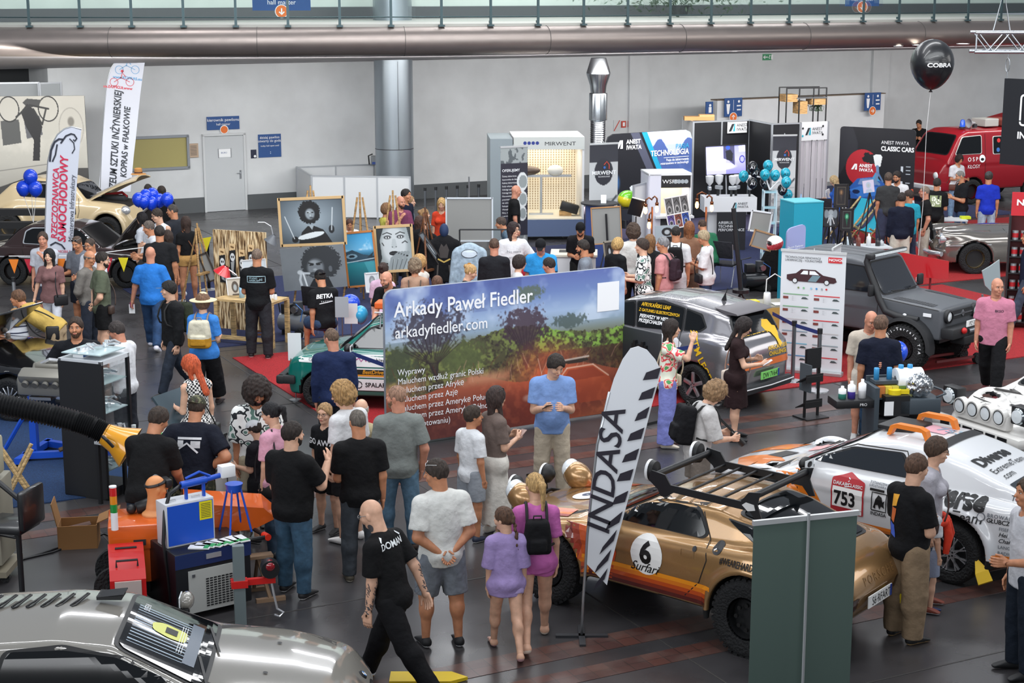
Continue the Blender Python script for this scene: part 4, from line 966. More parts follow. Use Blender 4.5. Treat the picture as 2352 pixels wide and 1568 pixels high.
def jeep():
 rt=empty('car',lb='matt grey short off-road car with snorkel, roof light bar and big mud tyres',cat='car');g=mat('#53565b',.42,ct=.15);gd=mat('#1c1d20',.6)
 S=dict(low=[(1.78,1.22),(1.2,1.27),(.55,1.31),(0,1.3),(-1.,1.3),(-1.62,1.3)],plan=[(1.78,.66),(1.3,.68),(.6,.72),(-.5,.74),(-1.62,.74)],roof=[(.6,1.24),(.48,1.34),(.12,1.92),(-.2,1.96),(-1.,1.97),(-1.5,1.95),(-1.62,1.9)],gplan=[(.6,.7),(-.5,.72),(-1.6,.72)],belt=1.3,tum=.12,roofx=(-1.62,.56),wr=.43,ra=.5,wz=.46,wx=(1.12,-1.),zb=.62,zn=.95,crown=.02,bulge=.015,k=.04,kg=.045,fs=.06,fu=.1,rs=0,ru=0,ke=.05,ku=.02,crown2=.02,ws=(.53,1.34,.18,1.88,.58,.54),win=[('side_window',[(.38,1.36),(.12,1.8),(-.42,1.82),(-.42,1.36)],.05),('quarter_window',[(-.55,1.38),(-.55,1.82),(-1.4,1.82),(-1.4,1.38)],.05)],lines=[[(-.48,1.9),(-.48,.75)],[(.5,1.3),(.48,1.),(.42,.72)],[(.48,1.28),(1.7,1.18)]],handles=[(-.34,1.18)],gls=mat('#1a1d24',.04,spec=.8,ct=.6))
 b=carbody(rt,S,g,vox=.03);screens(b,rt,S)
 for s in(-1,1):
  for xw in(1.12,-1.):
   mb=MB();pts=[(xw+.56*cos(q),.46+.56*sin(q))for q in[radians(t)for t in Rg(-8,189,12)]];inn=[(xw+.48*cos(q),.46+.48*sin(q))for q in[radians(t)for t in Rg(188,-9,-12)]]
   n=len(pts);V=[];
   for k in Rg(n):
    a=pts[k];c=inn[n-1-k];V+=[(a[0],s*.68,a[1]),(a[0],s*.86,a[1]-.02),(c[0],s*.88,c[1]),(c[0],s*.68,c[1])]
   F=[(4*k+j,4*k+(j+1)%4,4*k+4+(j+1)%4,4*k+4+j)for k in Rg(n-1)for j in Rg(4)];mb.add(V,F,gd);mb.b('wheel_arch_flare',rt,1,ag=50)
   wheel(rt,xw,s*.74,.43,.3,'holes','#1a1b1d',.52,knob=1,txt='All-Terrain T/A' if xw>0 else None)
  mb=MB();mb.bo((.42,s*.86,1.42),(.08,.16,.22),gd,bev=.03);mb.bo((.42,s*.76,1.36),(.03,.1,.03),gd);mb.b('side_mirror',rt,1,ag=40)
  mb=MB();mb.lt([(0,.05),(.085,.03),(.1,0)],LENS,24,c=(1.79,s*.47,1.06),axis='X');mb.lt([(.095,.05),(.125,.04),(.13,-.04)],gd,24,c=(1.79,s*.47,1.06),axis='X',cq=0);mb.b('headlight',rt,1,ag=40)
 mb=MB();mb.bo((1.8,0,1.07),(.03,.7,.16),gd);mb.bo((1.82,0,1.07),(.02,.66,.02),SL)
 mb.bo((1.815,0,1.07),(.03,.09,.09),SL,rx=PI/4);mb.b('grille',rt)
 D=Dec(b,rt).frame((0,0,2),(0,1,0),(-1,0,0),(0,0,1))
 for s in(-1,1):
  D.po_([(s*.42,-1.55),(s*.6,-1.55),(s*.64,-.75),(s*.46,-.75)],mat('#3e4044',.7),.006)
  for k in Rg(12):
   for j in Rg(3):D.po_(disc(s*(.47+.05*j),-1.5+k*.06,.012,8),BLK,.011,0)
 for k in Rg(3):D.ln([(-.3+k*.3,.1),(-.3+k*.3,1.4)],.02,mat('#45484c',.6),.008)
 D.bd('hood_tread_plates')
 mb=MB();mb.tb([(1.35,-.74,.98),(.95,-.79,1.),(.7,-.8,1.06),(.56,-.79,1.25),(.3,-.76,1.75),(.22,-.74,1.92),(.24,-.72,2.)],[.055,.065,.065,.06,.055,.055,.06],gd,12);mb.bo((.28,-.72,2.02),(.16,.12,.1),gd,bev=.02);mb.b('snorkel',rt,1,ag=60)
 mb=MB();mb.bo((.22,0,2.02),(.09,1.2,.08),gd,bev=.01)
 for k in Rg(22):mb.bo((.268,-.55+k*.052,2.02),(.01,.042,.05),LENS)
 mb.b('light_bar',rt)
 mb=MB();mb.bo((1.9,0,.78),(.26,1.36,.2),gd,bev=.03);mb.bo((1.9,0,.62),(.3,.6,.16),BLK,bev=.02);mb.cyl((2.02,-.15,.78),(2.02,.15,.78),.05,SL);mb.ball((2.06,-.35,.82),(.05,.06,.06),mat('#c02020',.4));mb.bo((2.06,.42,.74),(.06,.1,.16),SL,bev=.02)
 mb.b('front_bumper',rt,1,ag=40);plate(rt,b,'PZ·3L310',2.05,.93,face=1)
 mb=MB();mb.cyl((1.12,-.7,.44),(1.12,.7,.44),.06,BLK);mb.cyl((-1.,-.7,.44),(-1.,.7,.44),.06,BLK);mb.bo((0,0,.58),(3.2,.8,.12),BLK);mb.b('axles',rt)
 wr=wheel(rt,-1.8,0.2,.4,.26,'steel','#1a1b1d',.52,knob=1,name='spare_wheel');wr.rotation_euler=(0,0,PI/2);wr.location.z=1.25
 mb=MB()
 for s in(-1,1):mb.tb([(.62,s*.1,1.36),(.6,s*.45,1.38)],.012,BLK)
 mb.b('wipers',rt)
 mb=MB();mb.bo((1.5,-.7,1.08),(.16,.02,.06),WT);mb.ball((1.1,-.8,1.05),(.04,.02,.025),LENS,10,6);mb.b('side_indicator',rt)
 return rt
def small_green():
 rt=empty('car',lb='small green city car with white sponsor stickers behind the landscape wall',cat='car');g=mat('#0e6b60',.18,ct=1);Wt=mat('#e8e8e8',.4)
 S=dict(low=[(1.52,.66),(1.4,.78),(.9,.86),(.55,.9),(0,.88),(-.8,.9),(-1.4,.86),(-1.52,.7)],plan=[(1.52,.56),(1.3,.66),(.6,.69),(-.6,.69),(-1.3,.66),(-1.52,.58)],roof=[(.78,.84),(.66,.93),(.22,1.28),(-.1,1.35),(-.7,1.34),(-1.,1.24),(-1.4,.95),(-1.5,.8)],gplan=[(.7,.6),(-.5,.61),(-1.4,.55)],belt=.9,tum=.24,roofx=(-1.45,.76),wr=.27,ra=.31,wx=(.98,-.9),zb=.2,zn=.5,crown=.03,bulge=.04,k=.06,fs=.15,fu=.1,rs=.1,ru=.1,ke=.08,kg=.06,ws=(.7,.92,.26,1.26,.52,.46),rw=(-1.36,.97,-1.02,1.24,.5,.46),win=[('side_window',[(.5,.93),(.2,1.2),(.05,1.24),(-.34,1.25),(-.36,.93)],.05),('quarter_window',[(-.46,.94),(-.44,1.24),(-.85,1.2),(-1.05,.98)],.05)],lines=[[(.56,.9),(.52,.6),(.5,.3)],[(-.4,.9),(-.42,.3)],[(-.42,.3),(.5,.3)]])
 b=carbody(rt,S,g,vox=.03);screens(b,rt,S)
 for s in(1,-1):
  D=side_dec(b,rt,s);u=(lambda x:-x)if s>0 else(lambda x:x);x0=u(.45)-(0 if s>0 else .85)
  D.po_(rd_(rect(x0,.66,x0+.85,.84),.02),Wt,.005);D.po_(rect(x0,.5,x0+.85,.64),Wt,.005);D.po_(rect(x0,.52,x0+.85,.62),mat('#1d1812',.4),.008);D.po_(rect(x0,.52,x0+.85,.545),mat('#e09020',.4),.01);D.po_(rect(x0,.3,x0+.85,.48),Wt,.005)
  D.tx('dla biznesu',x0+.22,.73,.09,BLK,.009);D.ln([(x0+.04,.76),(x0+.09,.79),(x0+.12,.74),(x0+.17,.79),(x0+.2,.74)],.018,mat('#b04a8a',.4),.009);D.tx('BestDrive',x0+.14,.56,.08,mat('#e09a20',.4),.013,bq=.02,shear=.2);D.tx('SPALARNIA',x0+.18,.36,.095,BLK,.009,bq=.02);D.ln(disc(x0+.08,.39,.05),.014,BLK,.009)
  D.po_(sx(s,[(1.32,.76),(1.3,.7),(.6,.68),(.6,.79),(1.2,.8)]),Wt,.005);D.tx('GAB.B',u(1.15)-(0 if s>0 else .2),.72,.075,mat('#8a8d90'),.009)
  D.bd('livery')
  mb=MB();mb.lt([(0,.035),(.075,.03),(.09,0),(.09,-.05)],mat('#b08a62',.4),24,c=(1.44,s*.48,.62),axis='X',R=Matrix.Rotation(s*.5,3,'Z'));mb.lt([(.078,.034),(.094,.028),(.098,-.03)],CHR,24,c=(1.44,s*.48,.62),axis='X',cq=0,R=Matrix.Rotation(s*.5,3,'Z'));mb.b('headlight',rt,1,ag=40)
  for x in(.98,-.9):wheel(rt,x,s*.62,.27,.16,'steel','#1a1b1d',.6)
  mirror(rt,.5,s*.68,.95,BLK,s)
 for x in(1.6,-1.6):mb=MB();mb.bo((x,0,.42),(.12,1.36,.13),mat('#1d1e20',.6),bev=.03);mb.bo((x*.95,.62,.42),(.3,.1,.13),mat('#1d1e20',.6),bev=.03);mb.bo((x*.95,-.62,.42),(.3,.1,.13),mat('#1d1e20',.6),bev=.03);mb.b('bumper',rt,1,ag=40)
 mb=MB()
 for x in(.05,-.7):
  mb.cyl((x,-.62,1.42),(x,.62,1.42),.014,SL)
  for s in(-1,1):mb.tb([(x,s*.5,1.42),(x,s*.55,1.3),(x,s*.56,1.24)],.012,SL)
 for s in(-1,1):mb.cyl((.15,s*.5,1.44),(-.85,s*.5,1.44),.012,SL)
 mb.b('roof_rack',rt)
 mb=MB();mb.cyl((-.25,0,1.47),(-.25,0,1.62),.26,RUB,28);mb.cyl((-.25,0,1.6),(-.25,0,1.63),.14,DKG,20);mb.b('roof_tyre',rt,1,ag=40)
 mb=MB();mb.bo((.05,.15,1.5),(.3,.3,.1),mat('#e06020',.6),bev=.02);mb.b('orange_canister',rt)
 return rt
def white_coupe():
 rt=empty('car',lb='glossy warm white coupe in the front corner with black tools on its roof',cat='car');w=mat('#8b8881',.12,ct=1)
 S=dict(low=[(2.02,.6),(1.85,.72),(1.4,.82),(.8,.9),(.3,.93),(-.6,.93),(-1.4,.95),(-1.85,.9),(-2.02,.75)],plan=[(2.02,.5),(1.85,.7),(1.3,.83),(.5,.84),(-.6,.85),(-1.3,.88),(-1.8,.8),(-2.02,.6)],roof=[(.82,.85),(.68,.93),(.05,1.24),(-.4,1.29),(-1.,1.27),(-1.5,1.18),(-1.8,.98),(-1.95,.8)],gplan=[(.8,.74),(0,.75),(-1.,.74),(-1.9,.66)],belt=.92,tum=.42,roofx=(-1.92,.8),wr=.31,ra=.35,wx=(1.3,-1.15),zb=.18,zn=.5,crown=.06,bulge=.07,fs=.6,fu=.3,rs=.2,ru=.3,ke=.2,hoods=None,ws=(.74,.93,.1,1.235,.64,.54),rw=(-1.86,.97,-1.5,1.18,.55,.5),win=[('side_window',[(.5,.97),(.1,1.15),(-.3,1.21),(-.72,1.205),(-.8,.96)],.06),('quarter_window',[(-.88,.96),(-.82,1.2),(-1.2,1.15),(-1.5,.98)],.05)],lines=[[(.55,.93),(.5,.6),(.45,.3)],[(-.82,.94),(-.85,.5)],[(1.75,.72),(1.2,.8),(.75,.88)]])
 b=carbody(rt,S,w,vox=.024);screens(b,rt,S)
 D=Dec(b,rt);slope_frame(D,.74,.93,.1,1.235,1);W2=WT
 D.po_(rect(-.42,.1,.36,.66),mat('#8fa3b5',.3),.014);D.po_(rect(-.42,.1,.36,.2),mat('#48586a',.3),.017)
 D.po_(rd_([(-.1,.22),(.1,.22),(.12,.42),(.05,.52),(-.08,.5),(-.12,.36)],.04),mat('#c9cc46',.3),.019);D.po_(rect(-.05,.3,.06,.4),BLK,.022);D.tx('RESIS',.38,.62,.07,W2,.016,rot=PI)
 for k in Rg(3):D.ln([(-.3,.27-.02*k),(.2,.27-.02*k)],.005,W2,.022)
 D.bd('windscreen_poster')
 D=Dec(b,rt).frame((0,0,2),(0,1,0),(-1,0,0),(0,0,1));D.ln([(-.62,-.76),(-.2,-.66)],.022,BLK,.02);D.ln([(-.05,-.8),(.45,-.68)],.022,BLK,.02)
 for x,y in((-.32,-1.18),(.3,-1.25)):D.po_(disc(x,y,.02,10),BLK,.01)
 D.bd('wipers')
 mb=MB();mb.T=Matrix.Translation((1.93,0,.67))@Matrix.Rotation(.75,4,'Y');mb.lt([(0,.015),(.036,.012),(.042,0)],BLK,24);
 for k in Rg(4):
  a0=k*PI/2;mb.add([(0,0,.018)]+[(.027*cos(a0+t*PI/10),.027*sin(a0+t*PI/10),.018)for t in Rg(6)],[(0,i,i+1)for i in Rg(1,6)],mat('#3a7ab8' if k%2 else '#e8e8e8',.3))
 mb.b('round_badge',rt)
 for s in(-1,1):
  for x in(1.3,-1.15):wheel(rt,x,s*.76,.31,.22,'ten','#a9adb2',.7)
  mirror(rt,.42,s*.86,.98,w,s)
  D=Dec(b,rt).frame((2.3,0,.6),(0,1,0),(0,0,1),(1,0,.2));D.po_(rd_(rect(*((s*.1,-.12,s*.26,0)if s>0 else(s*.26,-.12,s*.1,0))),.04),BLK,.006);D.po_(disc(s*.58,0,.1,ry=.07),LENS,.008);D.bd('grille_and_light')
 return rt
def black_roadster():
 rt=empty('car',lb='black classic roadster with orange indicator and silver spoked wheels at left edge',cat='car');w=mat('#101012',.1,ct=1)
 S=dict(low=[(2.15,.68),(1.9,.76),(1.2,.84),(.6,.9),(0,.9),(-1,.92),(-2.,.86)],plan=[(2.15,.7),(1.9,.84),(1.2,.89),(0,.88),(-1.5,.88),(-2.1,.75)],wr=.32,ra=.38,wx=(1.3,-1.15),zb=.22,zn=.5,crown=.04,bulge=.05,fs=.1,ke=.08)
 b=carbody(rt,S,w,vox=.035)
 for s in(-1,1):
  for x in(1.3,-1.15):wheel(rt,x,s*.78,.32,.2,'multi','#c9ccd0',.66)
  mb=MB();mb.bo((2.06,s*.78,.64),(.2,.16,.15),mat('#d8601e',.15,ct=1),bev=.04);mb.b('indicator',rt,1,ag=40)
  mb=MB();mb.bo((2.12,s*.52,.64),(.1,.3,.16),LENS,bev=.03);mb.b('headlight',rt,1,ag=40)
 mb=MB();mb.bo((2.16,0,.45),(.16,1.75,.12),CHR,bev=.04);mb.bo((2.14,0,.36),(.16,1.7,.1),BLK,bev=.03);mb.b('front_bumper',rt,1,ag=40)
 mb=MB();mb.bo((.55,0,1.2),(.9,1.2,.03),w,ry=-.62,bev=.01);mb.b('open_hood',rt)
 return rt
def open_hood(rt,x,z,L,w,ag,m,name='open_hood',under=None):
 mb=MB();n=10;k=8;V=[];c,s=cos(ag),sin(ag)
 for t,dz in((0,0),(1,-.035)):
  for i in Rg(n+1):
   for j in Rg(k+1):
    u=i/n*L;v=(j/k-.5)*2;ww=w*(1-.18*(i/n)**2);h=-.09*v*v-.1*(i/n)**3;y=v*ww;a=u;b_=h+dz
    V.append((x+a*c-b_*s,y,z+a*s+b_*c))
 N=(n+1)*(k+1);F=[];M=[]
 for i in Rg(n):
  for j in Rg(k):a=i*(k+1)+j;F.append((a,a+k+1,a+k+2,a+1));F.append((N+a,N+a+1,N+a+k+2,N+a+k+1))
 for i in Rg(n):a=i*(k+1);F.append((a,N+a,N+a+k+1,a+k+1));a+=k;F.append((a,a+k+1,N+a+k+1,N+a))
 for j in Rg(k):a=j;F.append((a,a+1,N+a+1,N+a));a=n*(k+1)+j;F.append((a,N+a,N+a+1,a+1))
 mb.add(V,F,m);return mb.bd(name,None,rt,1,ag=40)
def maroon_sedan():
 rt=empty('car',lb='dark brown classic sedan with chrome window frames and raised bonnet',cat='car');w=mat('#2a1513',.12,ct=1)
 S=dict(low=[(2.35,.72),(2.2,.82),(1.4,.88),(.8,.93),(0,.92),(-1,.93),(-2.,.9),(-2.35,.8)],plan=[(2.35,.74),(2.1,.84),(1.2,.88),(0,.89),(-1.5,.88),(-2.35,.75)],roof=[(.95,.85),(.8,.95),(.25,1.36),(-.1,1.43),(-1.,1.41),(-1.25,1.3),(-1.6,.98),(-1.7,.85)],gplan=[(.9,.76),(0,.76),(-1.6,.72)],belt=.93,tum=.3,roofx=(-1.7,.92),wr=.33,ra=.37,wx=(1.38,-1.36),zb=.22,zn=.55,crown=.03,bulge=.05,fs=.05,ke=.06,kg=.05,k=.07,ws=(.86,.96,.3,1.35,.68,.58),rw=(-1.58,1.,-1.22,1.34,.62,.56),trim=CHR,win=[('side_window',[(.62,.97),(.3,1.26),(.18,1.31),(-.28,1.33),(-.3,.96)],.05),('side_window',[(-.38,.96),(-.36,1.33),(-.9,1.31),(-1.05,1.24),(-1.1,.98)],.05)],lines=[[(-.33,1.),(-.34,.3)],[(.7,.9),(.66,.3)],[(-1.12,.95),(-1.,.5)]])
 b=carbody(rt,S,w,vox=.035);screens(b,rt,S)
 for s in(-1,1):
  D=side_dec(b,rt,s);D.ln(sx(s,[(2.2,.66),(-2.2,.68)]),.03,CHR,.012);D.bd('chrome_strip')
  for x in(1.38,-1.36):wheel(rt,x,s*.78,.33,.2,'steel','#1f1412',.62)
  mb=MB();mb.bo((2.32,s*.68,.68),(.1,.2,.32),LENS,bev=.04);mb.b('headlight',rt,1,ag=40)
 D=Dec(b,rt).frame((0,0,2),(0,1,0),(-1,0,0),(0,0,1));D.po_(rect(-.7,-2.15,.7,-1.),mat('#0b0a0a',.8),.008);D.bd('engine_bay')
 mb=MB();mb.bo((1.6,0,.93),(.7,.3,.12),BLK,bev=.03);mb.lt([(0,.05),(.2,.05),(.21,0)],SL,20,c=(1.4,.25,.95));mb.bo((1.75,-.45,.93),(.3,.2,.12),DKG,bev=.02);mb.tb([(1.2,-.5,.93),(1.5,-.2,1.),(1.9,.3,.95)],.03,RUB);mb.b('engine',rt,1,ag=40)
 open_hood(rt,.98,.98,1.25,.78,radians(52),mat('#3a322f',.3,ct=.7))
 mb=MB()
 for x in(2.42,-2.42):mb.bo((x,0,.45),(.12,1.75,.13),CHR,bev=.04)
 mb.b('bumpers',rt,1,ag=40)
 return rt
def beige_classic():
 rt=empty('car',lb='beige rounded vintage car with its ribbed bonnet raised',cat='car');w=mat('#bba987',.25,ct=.7)
 S=dict(low=[(1.95,.62),(1.7,.98),(.9,1.05),(.55,1.08),(0,1.05),(-1.,1.05),(-1.7,.95),(-2.,.6)],plan=[(1.95,.5),(1.6,.7),(.8,.74),(0,.76),(-1.2,.76),(-1.95,.5)],roof=[(.85,.95),(.72,1.06),(.4,1.42),(.05,1.56),(-.8,1.56),(-1.3,1.4),(-1.8,1.),(-1.95,.8)],gplan=[(.8,.62),(0,.66),(-1.2,.62),(-1.9,.5)],belt=1.05,tum=.24,roofx=(-1.9,.82),wr=.36,ra=.4,wx=(1.3,-1.3),zb=.28,zn=.6,crown=.08,bulge=.06,fs=.2,ke=.15,kg=.12,k=.14,flare=.07,ws=(.72,1.1,.44,1.42,.48,.42),rw=(-1.5,1.22,-1.2,1.43,.4,.36),win=[('side_window',[(.42,1.1),(.3,1.38),(0,1.46),(-.12,1.46),(-.14,1.1)],.09),('side_window',[(-.25,1.1),(-.24,1.46),(-.7,1.46),(-1.,1.32),(-1.,1.12)],.09)],lines=[[(-.2,1.5),(-.2,.4)],[(.55,1.1),(.6,.8),(.5,.4)]])
 b=carbody(rt,S,w,vox=.035);screens(b,rt,S)
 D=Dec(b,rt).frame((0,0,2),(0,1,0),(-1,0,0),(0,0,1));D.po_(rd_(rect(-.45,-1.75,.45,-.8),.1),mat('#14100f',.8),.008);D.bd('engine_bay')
 mb=MB();mb.bo((1.2,0,1.05),(.6,.26,.14),DKG,bev=.03);mb.tb([(.9,.1,1.1),(1.3,.2,1.16),(1.5,0,1.1)],.035,mat('#a02028'));mb.b('engine',rt,1,ag=40)
 h=open_hood(rt,.72,1.12,1.3,.52,radians(28),w)
 mb=MB();mb.tb([(.98,-.53,1.22),(1.85,-.44,1.6)],.014,CHR);mb.tb([(.98,.53,1.22),(1.85,.44,1.6)],.014,CHR);mb.b('hood_trim',rt)
 for s in(-1,1):
  for x in(1.3,-1.3):wheel(rt,x,s*.68,.34,.16,'dish','#bfa97f',.6)
  mb=MB();mb.ball((1.72,s*.55,.82),(.12,.12,.12),CHR,16,10);mb.b('headlight',rt,1)
 return rt
def silver_roadster():
 rt=empty('car',lb='silver 1950s roadster with red-ringed chrome hub caps',cat='car');w=mat('#8d8780',.16,metal=.75,ct=1)
 S=dict(low=[(2.1,.74),(1.9,.84),(1.2,.93),(.6,.96),(.2,.92),(-.4,.88),(-1.2,.93),(-1.8,.86),(-2.1,.7)],plan=[(2.1,.62),(1.9,.78),(1.2,.86),(0,.85),(-1.3,.87),(-1.9,.76),(-2.1,.55)],wr=.34,ra=.38,wx=(1.28,-1.12),zb=.24,zn=.55,crown=.1,bulge=.06,fs=.25,fu=.3,rs=.2,ru=.3,ke=.16,k=.13,hoods=[(1.5,.62,.8,.62,.16,.13),(0.4,0,.9,1.4,.35,.1)])
 b=carbody(rt,S,w,vox=.035)
 for s in(-1,1):
  for x in(1.28,-1.12):wheel(rt,x,s*.76,.34,.17,'dish','#c9b48a',.62)
  mb=MB();mb.lt([(0,.05),(.09,.03),(.105,0)],LENS,24,c=(2.,s*.62,.76),axis='X');mb.lt([(.1,.04),(.125,.02),(.12,-.1)],CHR,24,c=(2.,s*.62,.76),axis='X',cq=0);mb.b('headlight',rt,1,ag=40)
  D=side_dec(b,rt,s);D.ln(sx(s,[(1.9,.62),(.95,.66)]),.018,CHR,.01);D.ln(sx(s,[(.6,.95),(.58,.4)]),.01,BLK);D.bd('chrome_strip')
 mb=MB();mb.tb([(2.02,-.85,.45),(2.2,-.6,.45),(2.26,0,.45),(2.2,.6,.45),(2.02,.85,.45)],.055,CHR,12);mb.b('front_bumper',rt,1,ag=50)
 mb=MB();mb.lt([(0,.02),(.26,0),(.28,-.06)],BLK,24,c=(2.05,0,.62),axis='X');mb.lt([(0,.05),(.09,.04),(.09,.02)],CHR,24,c=(2.06,0,.62),axis='X');mb.bo((2.08,0,.62),(.02,.5,.03),CHR);mb.b('grille',rt,1,ag=40)
 return rt
def red_van():
 rt=empty('van',lb='dark red fire brigade van with blue beacon and loudspeaker on the roof',cat='van');w=mat('#8e1420',.3,ct=.6)
 S=dict(low=[(2.15,.95),(2.,1.2),(1.85,1.38),(1.,1.42),(-1.,1.42),(-2.15,1.42)],plan=[(2.15,.7),(1.9,.85),(1.,.88),(-2.15,.88)],roof=[(2.,1.25),(1.9,1.4),(1.5,2.02),(1.2,2.14),(-2.,2.16),(-2.15,2.1)],gplan=[(1.9,.84),(-2.15,.86)],belt=1.4,tum=.12,roofx=(-2.15,1.95),wr=.36,ra=.42,wx=(1.,-1.3),zb=.4,zn=.9,crown=.02,bulge=.03,k=.06,kg=.1,fs=.15,fu=0,rs=0,ru=0,ke=.08,ws=(1.86,1.46,1.55,1.98,.68,.62),win=[('side_window',[(1.68,1.45),(1.42,1.92),(.75,1.95),(.75,1.45)],.07),('side_window',[(.3,1.42),(.3,1.9),(-.35,1.9),(-.35,1.42)],.06)],lines=[[(.6,2.),(.6,.5)],[(1.75,1.4),(1.7,.6)]],trim=mat('#c8c8c4',.4))
 b=carbody(rt,S,w,vox=.04);screens(b,rt,S)
 for s in(-1,1):
  D=side_dec(b,rt,s);u=(lambda x:-x)if s>0 else(lambda x:x)
  D.tx('O S P',u(1.25)-(0 if s>0 else .5),1.24,.16,WT,.01,bq=.01);D.tx('KŁOSY',u(1.25)-(0 if s>0 else .5),1.04,.15,WT,.01);D.po_(sx(s,disc(.72,1.3,.11)),WT,.009);D.po_(sx(s,disc(.72,1.28,.06,ry=.04)),BLK,.012)
  rs=np.random.RandomState(2)
  for k in Rg(9):D.po_(sx(s,disc(-.25+rs.rand()*.45,1.5+rs.rand()*.34,.05+.03*rs.rand(),8)),mat(['#e8e8e4','#c83030','#3a6ab0','#e8e0c0'][k%4],.5),.014)
  D.bd('side_lettering')
  for x in(1.,-1.3):wheel(rt,x,s*.76,.36,.2,'steel','#8e1420',.6)
  mb=MB();mb.lt([(0,.05),(.1,.03),(.11,0)],LENS,20,c=(2.12,s*.58,.85),axis='X');mb.b('headlight',rt,1)
 mb=MB();mb.bo((2.2,0,.5),(.12,1.7,.14),WT,bev=.03);mb.b('front_bumper',rt)
 mb=MB();mb.lt([(0,.24),(.06,.22),(.08,.1),(.08,0)],mat('#1d52c8',.2,ct=1),18,c=(1.15,.45,2.16));mb.lt([(.1,.03),(.1,0)],BLK,18,c=(1.15,.45,2.16));mb.b('blue_beacon',rt,1,ag=50)
 mb=MB();mb.lt([(.03,0),(.05,.1),(.13,.22)],mat('#8f9094'),20,c=(.7,.45,2.28),axis='X',cq=0);mb.bo((.7,.45,2.2),(.1,.1,.1),DKG);mb.b('loudspeaker',rt,1,ag=50)
 mb=MB();mb.bo((.1,.2,2.27),(.5,.6,.22),mat('#9a9a96',.7),bev=.02);mb.bo((-.6,.1,2.25),(.6,.9,.2),mat('#7a3a30',.7),bev=.04);mb.b('roof_boxes',rt)
 return rt
